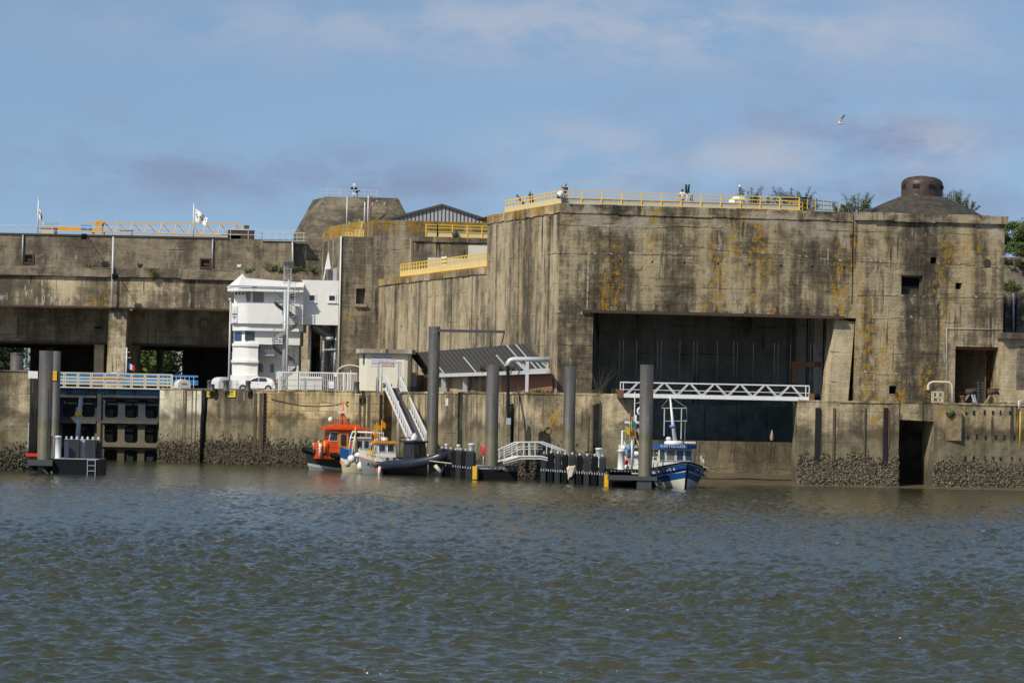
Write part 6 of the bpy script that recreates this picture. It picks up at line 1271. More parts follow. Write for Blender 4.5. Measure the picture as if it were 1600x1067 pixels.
def buoy(mb, c_, r, mi=0): mb.ball(c_, (r, r, r * 1.15), 12, 8, mi)
def rail_loop(mb, pts, h, r=.025, mid=True):
    for p in pts: mb.tube([p, V(p) + V((0, 0, h))], r, 5)
    mb.tube([V(p) + V((0, 0, h)) for p in pts], r, 5)
    if mid: mb.tube([V(p) + V((0, 0, h * .5)) for p in pts], r * .7, 5)
def cabin(mb, x0, x1, y0, y1, z0, z1, rake0=0, rake1=0, taper=.05, mi=0):
    a = [(x0, y0, z0), (x1, y0, z0), (x1, y1, z0), (x0, y1, z0)]; b_ = [(x0 + rake0, y0 + taper, z1), (x1 - rake1, y0 + taper, z1), (x1 - rake1, y1 - taper, z1), (x0 + rake0, y1 - taper, z1)]
    mb.add(a + b_, [(0, 3, 2, 1), (4, 5, 6, 7), (0, 1, 5, 4), (1, 2, 6, 5), (2, 3, 7, 6), (3, 0, 4, 7)], mi)
def win(t, pts, out, mt=None, nm='window', fr=None):
    pts = [V(p) for p in pts]; o = V(out)
    mb = MB(); mb.prism([p + o * .02 for p in pts], o * .02)
    w_ = mb.build(nm, mt or M_GLASS, t)
    if fr:
        c0 = sum(pts, V((0, 0, 0))) / len(pts); f_ = MB()
        for i in range(len(pts)): f_.bar(pts[i] + o * .03 + (pts[i] - c0) * .06, pts[(i + 1) % len(pts)] + o * .03 + (pts[(i + 1) % len(pts)] - c0) * .06, .05)
        f_.build('frame', fr, w_)
    return w_
# --- the pilot boat
pb = thing('pilot_boat', 'orange-cabined pilot boat with dark grey hull and fat rubber rim', 'boat', (0, 0, 0), local=True)
Lb = 11.5; mb = MB(); at = hull_mesh(mb, Lb, 3.9, 1.75, 1.25, 1.15, .7, .7, [(.36, 2), (.46, 1), (.80, 0), (1, 0)], bowpow=2.6); SH = V((-3.0, 0, 0)); mb.v = [p + SH for p in mb.v]; at0 = at; at = lambda t, s_, d_: at0(t, s_, d_) + SH; mb.build('hull', [M_HDARK, M_LGREY, M_HGREY], pb)
mb = MB(); ring = [at(i / 18, 1, -1) for i in range(0, 19)] + [at(i / 18, 1, 1) for i in range(17, -1, -1)]; mb.tube([p + V((0, 0, -.12)) for p in ring], .24, 8); mb.build('rubber_rim', M_BLACK, pb)
mb = MB(); cabin(mb, -2.6, 1.4, -1.45, 1.45, 1.1, 3.75, .15, .55, .12); cabin(mb, 1.1, 2.3, -1.25, 1.25, 1.1, 2.5, 0, .25, .08); cabin(mb, -3.4, -2.5, -1.3, 1.3, 1.1, 2.2, 0, 0, .05); cb = mb.build('cabin', M_ORANGE, pb)
mb = MB(); mb.prism([(-3.1, -1.75, 3.75), (1.35, -1.7, 3.78), (1.75, 0, 3.85), (1.35, 1.7, 3.78), (-3.1, 1.75, 3.75)], (0, 0, .20)); mb.prism([(-2.2, -.9, 3.97), (.6, -.9, 3.97), (.6, .9, 3.97), (-2.2, .9, 3.97)], (0, 0, .25)); mb.build('cabin_roof', M_ORANGE, pb)
for sd in (-1, 1):
    y = sd * 1.36
    win(pb, [(.15, y, 2.75), (1.0, y, 2.75), (.8, y * .97, 3.5), (.15, y * .97, 3.5)], (0, sd, 0), fr=M_WHITEM); win(pb, [(-2.1, y, 2.75), (-1.0, y, 2.75), (-1.0, y * .97, 3.5), (-2.1, y * .97, 3.5)], (0, sd, 0), fr=M_WHITEM)
    mb = MB(); mb.box(-.9, .05, min(sd * 1.42, sd * 1.47), max(sd * 1.42, sd * 1.47), 1.2, 3.5); dr = mb.build('door', M_OCHRE, pb); win(dr, [(-.7, sd * 1.46, 2.3), (-.15, sd * 1.46, 2.3), (-.15, sd * 1.46, 3.35), (-.7, sd * 1.46, 3.35)], (0, sd, 0))
    mb = MB(); rail_loop(mb, [(x, sd * 1.75, 1.2) for x in (-4.4, -3, -1.6, -.2, 1.2, 2.6)], .95); mb.build('guard_rail', M_DGREY, pb)
    mb = MB(); mb.tube([(1.9, sd * 1.5, 1.3), (1.9, sd * 1.5, 2.5)], .16, 10); mb.build('liferaft_tube', M_WHITEM, pb)
    mb = MB(); mb.tube([(1.45, sd * 1.55, 1.6), (1.45, sd * 1.55, 2.7)], .14, 8); mb.build('orange_float', M_OCHRE, pb)
for y in (-.8, 0, .8): win(pb, [(1.02, y - .32, 2.8), (1.02, y + .32, 2.8), (.87, y + .32, 3.5), (.87, y - .32, 3.5)], (1, 0, .2))
for y in (-.8, .8): win(pb, [(-2.5, y - .35, 2.8), (-2.5, y + .35, 2.8), (-2.46, y + .3, 3.5), (-2.46, y - .3, 3.5)], (-1, 0, 0), fr=M_WHITEM)
mb = MB(); mb.tube([(-.6, -.1, 4.2), (-.6, 0, 6.3)], [.11, .05], 8); mb.bar((-1.2, 0, 4.2), (-.6, 0, 5.4), .1); mb.bar((0, 0, 4.2), (-.6, 0, 5.4), .1); mb.bar((-.6, -.8, 4.7), (-.6, .8, 4.7), .1); mb.build('mast', M_ORANGE, pb)
mb = MB(); mb.box(-1.0, -.2, -.35, .35, 5.25, 5.45); mb.build('radar', M_WHITEM, pb); mb = MB(); mb.ball((.5, -.6, 4.65), .26, 10, 8); mb.build('radome', M_WHITEM, pb)
for x, y, h in ((.35, .7, 3.4), (-.1, .9, 3.0), (-1.7, .6, 3.2)): mb = MB(); mb.tube([(x, y, 4), (x, y, 4 + h)], .018, 5); mb.build('aerial', M_WHITEM, pb)
mb = MB(); mb.prism([(-.6, 1.52, 2.0), (-3.0, 1.53, 2.2), (-2.2, 1.53, 1.25)], (0, .03, 0)); mb.build('orange_sheet', M_OCHRE, pb)
mb = MB(); mb.box(-4.6, -3.7, -.2, 1.2, 1.1, 2.1); mb.build('deck_locker', M_BLACK, pb); mb = MB(); mb.box(-4.5, -4.0, 1.2, 1.5, 1.5, 1.9); mb.build('red_can', M_RED, pb)
mb = MB(); mb.tube([at(.72, 1, 1) + V((0, .2, .1)), at(.55, .8, 1) + V((0, .25, -.1)), at(.4, .8, 1) + V((0, .25, -.35)), at(.22, .8, 1) + V((0, .3, -.45))], .05, 6); mb.build('blue_line', M_BROPE, pb)
pb.location = (G(525, 314), 315.5, 0); pb.rotation_euler = (0, 0, R(180 + 14)); pb.scale = (.92, .95, 1)
text_mesh('hull_mark', 'PS21', .34, M_WHITEM, frame_mtx(at(.60, .8, 1) + V((0, .06, .02)), (-1, 0, 0), (0, 0, 1)), pb, .02)

# --- little blue and cream fishing boat
fb1 = thing('fishing_boat', 'small fishing boat with blue bulwark, cream hull and white wheelhouse behind pale buoys', 'boat', (0, 0, 0), local=True)
mb = MB(); at = hull_mesh(mb, 7.5, 2.7, 2.0, 1.4, 1.2, .5, .5, [(.3, 1), (.52, 1), (.62, 2), (1, 0)]); mb.build('hull', [M_BLUE, paint('cream_hull', (.62, .55, .36), .45, dirt=.4), M_HWHITE], fb1)
mb = MB(); cabin(mb, .7, 2.5, -.8, .8, .9, 2.9, .1, .15, .06); mb.box(.5, 2.6, -.95, .95, 2.9, 3.0); mb.build('wheelhouse', M_HWHITE, fb1)
for y in (-.45, .45): win(fb1, [(2.46, y - .3, 2.05), (2.46, y + .3, 2.05), (2.38, y + .28, 2.7), (2.38, y - .28, 2.7)], (1, 0, .1), fr=M_WHITEM)
for sd in (-1, 1):
    for x0 in (.95, 1.7): win(fb1, [(x0, sd * .78, 2.05), (x0 + .55, sd * .78, 2.05), (x0 + .55, sd * .76, 2.7), (x0, sd * .76, 2.7)], (0, sd, 0), fr=M_WHITEM)
mb = MB(); mb.tube([(2.9, -1.0, 1.2), (2.6, -1.0, 3.0), (2.4, -.9, 3.45), (2.4, .9, 3.45), (2.6, 1.0, 3.0), (2.9, 1.0, 1.2)], .09, 8); mb.tube([(2.4, -.9, 3.45), (-.6, -.9, 3.4), (-.6, -.9, 1.0)], .08, 6); mb.tube([(2.4, .9, 3.45), (-.6, .9, 3.4), (-.6, .9, 1.0)], .08, 6); mb.build('gallows', M_WHITEM, fb1)
mb = MB(); mb.tube([(2.55, 1.05, 1.0), (2.55, 1.05, 3.9)], .06, 6); mb.build('yellow_post', M_BYEL, fb1)
mb = MB(); mb.box(2.5, 3.1, -.6, .6, 1.2, 2.0); mb.build('blue_tarp', M_LBLUE, fb1)
fb1.location = (G(588, 309), 309.5, 0); fb1.rotation_euler = (0, 0, R(194)); fb1.scale = (.82, .9, 1.05)
for (px, py, D, r, mt, lab) in ((536.5, 721.5, 309.5, .33, M_ORANGE, 'orange round buoy between the pilot boat and the blue fishing boat'), (549.5, 717, 306.0, .33, M_CLOTHW, 'pink-topped white buoy hanging on the blue bulwark'), (543, 724, 306.5, .30, M_BAG, 'dirty grey white buoy low beside the orange buoy'), (568.5, 715.5, 304.5, .40, M_CLOTHW, 'largest white round buoy between the two small fishing boats'), (564.5, 728, 304.3, .38, M_CLOTHW, 'stained white buoy just above the water below the largest one'), (561.5, 711, 305.5, .34, M_CLOTHW, 'oblong white fender on the blue bulwark above the buoys')):
    t = thing('boat_buoy', lab, 'buoy', P(px, py, D), group='round buoys hung between the small boats'); q = t.location; mb = MB(); mb.ball(q, (r, r, r * 1.1) if py != 711 else (r * 1.3, r * .8, r * .75), 14, 10); mb.build('float', mt, t); mb = MB(); mb.tube([q + V((0, 0, r)), q + V((.05, .1, r + .35))], .035, 5); mb.build('lanyard', M_ROPE, t)
# --- grey hulled fishing boat
fb2 = thing('grey_fishing_boat', 'grey-hulled small fishing boat with white bulwark, orange rubbing strip and white cabin', 'boat', (0, 0, 0), local=True)
mb = MB(); at = hull_mesh(mb, 8.5, 3.0, 2.15, 1.4, 1.2, .6, .7, [(.3, 0), (.55, 0), (.70, 0), (.745, 1), (1, 2)]); mb.build('hull', [M_HGREY, M_OCHRE, M_HWHITE], fb2)
mb = MB(); cabin(mb, .6, 2.9, -.95, .95, 1.2, 2.95, .1, .25, .08); mb.build('cabin', M_HWHITE, fb2); mb = MB(); mb.box(.5, 2.95, -1.1, 1.1, 2.95, 3.15); mb.build('orange_roof_board', M_OCHRE, fb2)
for y in (-.55, .5): win(fb2, [(2.84, y - .34, 2.1), (2.84, y + .34, 2.1), (2.72, y + .32, 2.8), (2.72, y - .32, 2.8)], (1, 0, .1), fr=M_WHITEM)
for sd in (-1, 1):
    for x0 in (.85, 1.85): win(fb2, [(x0, sd * .91, 2.15), (x0 + .72, sd * .91, 2.15), (x0 + .70, sd * .88, 2.8), (x0, sd * .88, 2.8)], (0, sd, 0), fr=M_WHITEM)
mb = MB(); mb.lathe([(.42, 0), (.42, .15), (.3, .3), (0.01, .32)], (1.7, 0, 3.2), 14); mb.build('radome', M_LGREY, fb2)
mb = MB(); mb.tube([(.3, .4, 3.1), (.3, .4, 7.0)], .05, 6); mb.build('mast', M_WHITEM, fb2)
mb = MB(); rail_loop(mb, [(x, y, 1.5 + .1 * k) for k, (x, y) in enumerate(((3.0, .9), (3.4, .75), (3.8, .45), (4.3, .1)))], .5); mb.build('bow_rail', M_BYEL, fb2)
mb = MB(); mb.box(3.0, 3.4, -.3, .3, 1.5, 2.25); mb.build('yellow_crate', M_BYEL, fb2)
p_ = V((2.35, 1.22, 1.05)); fb2.location = (G(625, 303.5), 303.5, 0); fb2.rotation_euler = (0, 0, R(194)); fb2.scale = (.78, .9, .92)
# find its number's place on the side that faces us
def side_text(boat, body, size, mat, t0, s, sd, atf=None, out=.03, name='hull_number', Lh=8.0):
    """characters set one by one along the curve of the hull"""
    mb = MB(); step = size * .64 / Lh
    for k, ch in enumerate(body):
        if ch == ' ': continue
        t = t0 + (k - (len(body) - 1) / 2) * step * (1 if sd < 0 else -1); a, b_ = atf(t - .012, s, sd), atf(t + .012, s, sd); ex = (b_ - a) if sd < 0 else (a - b_); up_ = atf(t, min(1, s + .12), sd) - atf(t, s - .12, sd); n_ = ex.normalized().cross(up_.normalized()).normalized(); ez = n_.cross(ex).normalized()
        o = text_mesh('glyph', ch, size, mat, frame_mtx(atf(t, s, sd) + n_ * out, ex, ez), None, .012); mb.add([v_.co for v_ in o.data.vertices], [tuple(p.vertices) for p in o.data.polygons]); bpy.data.objects.remove(o)
    return mb.build(name, mat, boat)
side_text(fb2, 'ASGN62', .46, M_BLACK, .82, .55, 1, atf=at, out=.03, Lh=8.5)
# dan buoys: flag sticks standing in the two boats
def dan_buoy(label, px, py0, D, py1, flagmt, polemt, lean=0, grp='flagged marker sticks in the fishing boats'):
    a = P(px, py1, D); b_ = P(px + lean, py0, D); t = thing('marker_flag', label, 'marker flag', a, group=grp); mb = MB(); mb.tube([a, b_], .03, 5); mb.build('stick', polemt, t)
    mb = MB(); d = V((.10 + .22 * ((px * 7) % 3) / 2, .1, -.30)); w_ = [b_, b_ + V((0, 0, -.55)), b_ + d + V((.02, 0, -.52)), b_ + d + V((.05, .05, -.02))]; mb.add(w_ + [q + V((.0, .03, 0)) for q in w_], [(0, 1, 2, 3), (7, 6, 5, 4), (0, 4, 5, 1), (1, 5, 6, 2), (2, 6, 7, 3), (3, 7, 4, 0)]); mb.build('flag', flagmt, t)
    mb = MB(); mb.ball(a.lerp(b_, .35), (.10, .10, .16), 8, 6); mb.build('float', M_BAG, t); return t
M_GRF = paint('green_yellow_cloth', (.42, .50, .12), .9, dirt=0); M_GREENF = paint('green_cloth', (.03, .22, .16), .9, dirt=0); M_YF = paint('yellow_cloth', (.72, .58, .04), .9, dirt=0)
for args in (('orange flag on a stick nearest the dark slot', 596, 656, 305, 700, M_OCHRE, M_BYEL, .5), ('orange flag on a stick left of the nearest-slot one', 590, 660, 305.5, 702, M_OCHRE, M_BYEL, -1), ('pale green flag on a yellow stick in the small boats', 586, 663, 306, 702, M_GRF, M_BYEL, 0), ('dark red flag hanging low beside the white wheelhouse', 580, 676, 307, 704, M_RED, M_DGREY, 1), ('orange pennant just right of the dark red flag', 583, 672, 307.2, 704, M_OCHRE, M_BYEL, 1.2)): dan_buoy(*args)
# --- dark inflatable workboat
rb = thing('inflatable_boat', 'dark navy rigid inflatable boat with a small black wheelhouse', 'boat', (0, 0, 0), local=True)
mb = MB(); at = hull_mesh(mb, 9.5, 2.6, 1.35, .75, .6, .45, .9, [(.4, 0), (.7, 0), (1, 0)], full=.8); mb.build('hull', M_HDARK, rb)
mb = MB(); ring = [at(i / 18, 1, -1) for i in range(0, 19)] + [at(i / 18, 1, 1) for i in range(17, -1, -1)]; rr_ = [.22 + .15 * min(1, (i if i < 19 else 36 - i) / 3) for i in range(len(ring))]; mb.tube([p + V((0, .12 if p.y > 0 else -.12, .08)) for p in ring], rr_, 12); mb.build('tube', M_TUBE, rb)
mb = MB(); cabin(mb, -1.0, 1.1, -.85, .85, .6, 2.55, .05, .3, .08); mb.box(-1.3, 1.0, -.95, .95, 2.55, 2.68); cb = mb.build('wheelhouse', M_HDARK, rb)
for y in (-.42, .42): win(rb, [(1.0, y - .34, 1.45), (1.0, y + .34, 1.45), (.84, y + .32, 2.4), (.84, y - .32, 2.4)], (1, 0, .1))
for sd in (-1, 1): win(rb, [(-.7, sd * .82, 1.45), (.5, sd * .82, 1.45), (.45, sd * .79, 2.4), (-.7, sd * .79, 2.4)], (0, sd, 0))
mb = MB(); mb.lathe([(.36, 0), (.36, .2), (.28, .32), (.1, .5), (0.01, .55)], (-.1, 0, 2.75), 14); mb.build('radome', M_WHITEM, rb)
mb = MB()
for sd in (-1, 1): mb.tube([(-1.5, sd * .8, .7), (-1.6, sd * .8, 2.9), (-1.0, sd * .8, 3.0)], .05, 6)
mb.bar((-1.6, -.8, 2.9), (-1.6, .8, 2.9), .08); mb.build('arch', M_DGREY, rb)
for sd in (-1, 1): mb = MB(); cabin(mb, -4.7, -4.0, sd * .45 - .22, sd * .45 + .22, .3, 1.35, .05, .1, .04); mb.build('outboard_engine', M_HGREY, rb)
mb = MB(); mb.ob((-2.8, 0, .95), (.7, 0, 0), (0, .5, 0), (0, 0, .18)); mb.build('orange_seat', M_OCHRE, rb)
for sd in (-1,): mb = MB(); mb.ob((-4.3, -1.25, .55), (.4, 0, 0), (0, .15, 0), (0, 0, .35)); mb.build('orange_pad', M_ORANGE, rb); mb = MB(); mb.tube([(-3.9, -1.62, -.05), (-3.9, -1.55, .62)], .17, 10); mb.build('fender', M_CLOTHW, rb)
mb = MB(); mb.tube([(3.0, -.6, .95), (3.0, -.6, 1.7)], .07, 6); mb.build('bitt', M_WHITEM, rb)
mb = MB(); mb.tube([at(.85, 1, -1) + V((0, -.4, .2)), at(.85, .7, -1) + V((0, -.45, -.2)), at(.82, .4, -1) + V((0, -.35, -.2))], .04, 5); mb.build('hanging_line', M_ROPE, rb)
rb.location = (G(649, 298), 299, 0); rb.rotation_euler = (0, 0, R(-42)); rb.scale = (.70, .95, 1.12)
mr = MB(); a = P(662, 718, 297); mr.tube([a, P(690, 717, 298), P(718, 702, 298)], .05, 5); tag(mr.build('mooring_rope', M_ROPE, None, a), 'upper pale rope from the inflatable boat to the pontoon deck', 'rope')
mr = MB(); mr.tube([a, P(680, 721, 296), P(706, 724, 294)], .05, 5); tag(mr.build('mooring_rope', M_ROPE, None, a), 'lower pale rope from the inflatable boat to a fender board', 'rope')
mr = MB(); a = P(683, 733, 296); b_ = P(686.5, 736.5, 296); mr.tube([P(680, 727, 296.2), P(689, 738, 296)], .16, 10); tag(mr.build('hanging_fender', M_BAG, None, a), 'cream cylinder fender tilted beside the bow of the inflatable', 'fender')
# --- the blue fishing boat on the right
tr_ = thing('blue_fishing_boat', 'blue and white fishing boat seen bow-on with white wheelhouse and tall mast', 'boat', (0, 0, 0), local=True)
mb = MB(); at = hull_mesh(mb, 12.5, 4.7, 2.35, 1.65, 1.5, .9, 1.1, [(.30, 3), (.40, 3), (.52, 3), (.72, 0), (.745, 2), (.93, 0), (.95, 1), (1, 2)], full=.34, bowpow=3.2, sink=.55, bowp=.72); mb.build('hull', [M_BLUE, M_BLACK, M_HWHITE, M_HWHITE], tr_)
mb = MB(); bw = [at(1, s, -1) + V((.05, 0, 0)) for s in (0, .3, .45, .6, .685, .88, 1)]; mb.tube(bw, .09, 6); mb.build('stem_bar', M_BLACK, tr_)
mb = MB(); pts = [at(i / 18, 1, sd) for sd, rg_ in ((-1, range(12, 19)), (1, range(17, 11, -1))) for i in rg_]; mb.tube([p + V((0, 0, .02)) for p in pts], .10, 6); mb.build('bow_rubber', M_BLACK, tr_)
mb = MB(); cabin(mb, -2.2, 1.7, -1.45, 1.45, 1.5, 3.95, .1, .25, .12); wh = mb.build('wheelhouse', M_HWHITE, tr_)
mb = MB(); mb.prism([(-2.4, -1.6, 3.95), (1.55, -1.6, 3.95), (1.95, -.8, 3.95), (2.0, .8, 3.95), (1.55, 1.6, 3.95), (-2.4, 1.6, 3.95)], (0, 0, .42)); mb.build('blue_roof_band', M_BLUE, tr_)
for y0, y1 in ((-1.28, -.85), (-.72, -.08), (.05, .60), (.72, 1.25)): win(tr_, [(1.60, y0, 2.75), (1.60, y1, 2.75), (1.47, y1, 3.78), (1.47, y0, 3.78)], (1, 0, .1), M_GLASSB if y0 == -.72 else M_GLASS, fr=M_WHITEM)
for sd in (-1, 1):
    for x0 in (-1.7, -.5, .6): win(tr_, [(x0, sd * 1.39, 2.75), (x0 + .8, sd * 1.39, 2.75), (x0 + .8, sd * 1.35, 3.75), (x0, sd * 1.35, 3.75)], (0, sd, 0))
text_mesh('name_board', 'KESTIG-LOU', .38, M_WHITEM, frame_mtx((2.02, -.25, 4.17), (0, 1, 0), (0, 0, 1)), tr_, .012)
mb = MB(); rail_loop(mb, [at(i / 18, 1, -1) + V((0, .12, 0)) for i in (9, 10.5, 12, 13, 14, 15)], 1.15, .05); mb.build('bow_rail', M_CRR, tr_); mb = MB(); rail_loop(mb, [at(i / 18, 1, 1) + V((0, -.12, 0)) for i in (9, 10.5, 12, 13, 14, 15)], 1.15, .05); mb.build('bow_rail', M_CRR, tr_)
mb = MB(); mb.tube([(.6, .1, 4.3), (.2, -.32, 9.3)], [.19, .055], 10); mst = mb.build('mast', M_WHITEM, tr_)
mb = MB(); mb.bar((.3, -.95, 8.0), (.3, 1.0, 8.05), .07); mb.bar((.35, -.7, 6.7), (.35, 1.05, 6.75), .06); mb.bar((.3, -.75, 5.2), (.3, -.75, 7.9), .075); mb.bar((.3, .6, 4.9), (.3, .6, 8.0), .07); mb.tube([(.3, -1.0, 8.05), (.2, -.30, 9.2), (.3, 1.0, 8.1), (.35, 1.05, 6.7)], .015, 4); mb.build('mast_frame', M_LGREY, mst)
mb = MB(); mb.tube([(.4, -.1, 6.3), (.4, -.1, 6.0)], .24, 10); mb.build('blue_lamp', M_LBLUE, mst); mb = MB(); mb.ball((.7, -.45, 4.9), .22, 10, 8); mb.build('horn', M_WHITEM, mst)
mb = MB(); mb.lathe([(.75, 0), (.75, .2), (.6, .34), (0.01, .36)], (.5, 0, 4.38), 18); mb.build('radar_base', M_WHITEM, tr_); mb = MB(); mb.box(.4, .7, .85, 1.7, 4.5, 4.66); mb.build('roof_box', M_WHITEM, tr_)
mb = MB(); mb.tube([(0, .95, 4.3), (0, .95, 6.9)], .035, 5); mb.build('aerial', M_WHITEM, tr_); mb = MB(); mb.tube([(-1.0, -3.0 + .1, 2.2), (-1.0, -2.9, 9.6)], .045, 5); mb.tube([(-1.0, -2.9, 8.4), (-.8, -2.3, 8.6), (-.6, -1.9, 8.35)], .03, 5); mb.tube([(-1.0, -2.9, 6.2), (-.6, -1.8, 4.0)], .05, 5); mb.build('derrick', M_LGREY, tr_)
mb = MB(); r5 = random.Random(9)
for k in range(26): mb.ball((-3.2 + r5.uniform(-1.2, 1.2), -1.2 + r5.uniform(-.8, 1.2), 2.1 + r5.random() * 1.9), (r5.uniform(.15, .35), r5.uniform(.15, .35), r5.uniform(.1, .3)), 7, 5)
mb.build('net_heap', noise_mat('net_brown', (.10, .06, .035), (.30, .22, .12), 3), tr_)
for x, y, h, mt in ((-1.8, -1.9, 5.9, M_TIMB), (-2.1, -2.1, 5.5, M_RUST), (-1.5, -2.0, 4.7, M_TIMB)): mb = MB(); mb.tube([(x, y, 2), (x - .3, y - .5, h)], .06, 5); mb.build('stowed_pole', mt, tr_)
for sd in (-1, 1):
    mb = MB(); q = at(.83, .98, sd) + V((.1, sd * .15, .1)); mb.tube([q + V((math.sin(t) * .12, math.cos(t) * .3 * 1.0, -.45 + math.sin(t) * .5)) for t in [k * 6.28 / 12 for k in range(12)]], .05, 5); mb.build('rope_coil', M_ROPE, tr_)
mb = MB(); a = at(.80, .8, -1); mb.tube([a + V((0, -.05, .1)), at(.78, .45, -1) + V((0, -.12, .1)), at(.7, .45, -1) + V((0, -.15, .2))], .045, 5); mb.tube([at(.73, .48, -1) + V((0, -.12, 0)), at(.73, .3, -1) + V((0, -.1, -.6))], .05, 5); mb.build('dark_line', M_BLACK, tr_)
side_text(tr_, 'SN 274054', .50, M_CLOTHW, .82, .84, -1, atf=at, Lh=12.5); side_text(tr_, 'SN 274054', .50, M_CLOTHW, .82, .84, 1, atf=at, Lh=12.5)
tr_.location = (G(1052, 270), 270.2, 0); tr_.rotation_euler = (0, 0, R(-83)); tr_.scale = (1, 1, .77)
# --- another boat mostly hidden behind the nearest pile
hb_ = thing('hidden_boat', 'cluttered white boat with pale gallows mostly hidden behind the nearest pile', 'boat', (0, 0, 0), local=True)
mb = MB(); at = hull_mesh(mb, 8, 2.8, 1.9, 1.3, 1.2, .5, .5, [(.5, 1), (.7, 0), (1, 0)]); mb.build('hull', [M_HWHITE, M_BLUE], hb_)
mb = MB(); cabin(mb, -1.8, .2, -.9, .9, 1.1, 3.2, .1, .15, .06); mb.build('wheelhouse', M_HWHITE, hb_); win(hb_, [(.15, -.6, 2.2), (.15, .6, 2.2), (.08, .6, 3.0), (.08, -.6, 3.0)], (1, 0, 0))
mb = MB(); mb.tube([(.8, -1.1, 1.2), (.8, -1.1, 4.3), (.8, 1.1, 4.3), (.8, 1.1, 1.2)], .08, 6); mb.bar((.8, -.9, 5.0), (.8, .4, 5.0), .2); mb.tube([(.8, 0, 4.3), (.8, 0, 5.6)], .06, 6); mb.build('gallows', M_WHITEM, hb_)
mb = MB(); mb.tube([(.9, .4 + math.cos(t) * .3, 5.9 + math.sin(t) * .3) for t in [k * 6.28 / 12 for k in range(13)]], .09, 6); mb.build('lifebuoy', M_CLOTHW, hb_)
mb = MB(); 
for k in range(10): mb.ball((1.2 + r5.uniform(-.8, .8), r5.uniform(-1, 1), 2.0 + r5.random() * 1.1), r5.uniform(.12, .24), 8, 6, k % 3)
mb.build('stowed_floats', [M_CLOTHW, M_LBLUE, M_BAG], hb_)
hb_.location = (G(992, 273), 275, 0); hb_.rotation_euler = (0, 0, R(-80))
for args in (('orange flag topmost of the marker sticks left of the nearest pile', 984, 645, 270, 712, M_OCHRE, M_TIMB, 0), ('green flag on a stick beside the nearest pile', 986, 655, 270.5, 712, M_GREENF, M_TIMB, 1), ('yellow flag on the leftmost stick beside the nearest pile', 977, 664, 269.5, 712, M_YF, M_TIMB, .5), ('orange flag low in the cluster beside the nearest pile', 982, 667, 269.8, 712, M_OCHRE, M_TIMB, 1.5), ('orange flag right of the yellow one, close to the pile', 988, 668, 270.3, 712, M_OCHRE, M_TIMB, .5)): dan_buoy(*args)
for px, py, mt, lab in ((978.5, 722, M_RED, 'small red float on the pontoon end beside the white service post'), (979, 730, M_CLOTHW, 'white float under the small red float'), (974.5, 700, M_CLOTHW, 'cream float above the white service post'), (983, 701, M_LBLUE, 'blue float beside the cream one above the service post')):
    q = P(px, py, 267.5); mb = MB(); mb.ball(q, (.19, .19, .21), 12, 8); mb.tube([q + V((0, 0, .18)), q + V((.06, .05, .5))], .03, 5); tag(mb.build('small_float', mt, None, q), lab, 'float')

# ---------------------------------------------------------------- people and the viewing deck
def skin_mesh(name, joints, edges, radii, mt, parent, sub=2):
    me = bpy.data.meshes.new(name + '_sk'); me.from_pydata(joints, edges, []); o = bpy.data.objects.new(name + '_sk', me); COL.objects.link(o)
    md = o.modifiers.new('s', 'SKIN'); md.use_smooth_shade = True
    for sv, r_ in zip(me.skin_vertices[0].data, radii): sv.radius = r_ if isinstance(r_, tuple) else (r_, r_)
    me.skin_vertices[0].data[0].use_root = True
    sd = o.modifiers.new('u', 'SUBSURF'); sd.levels = sub; sd.render_levels = sub
    dg = bpy.context.evaluated_depsgraph_get(); dg.update(); m2 = bpy.data.meshes.new_from_object(o.evaluated_get(dg)); bpy.data.objects.remove(o)
    m2.name = name; m2.materials.clear(); m2.materials.append(mt)
    for p in m2.polygons: p.use_smooth = True; p.material_index = 0
    q = bpy.data.objects.new(name, m2); COL.objects.link(q); q.parent = parent; q['_local'] = 1; return q
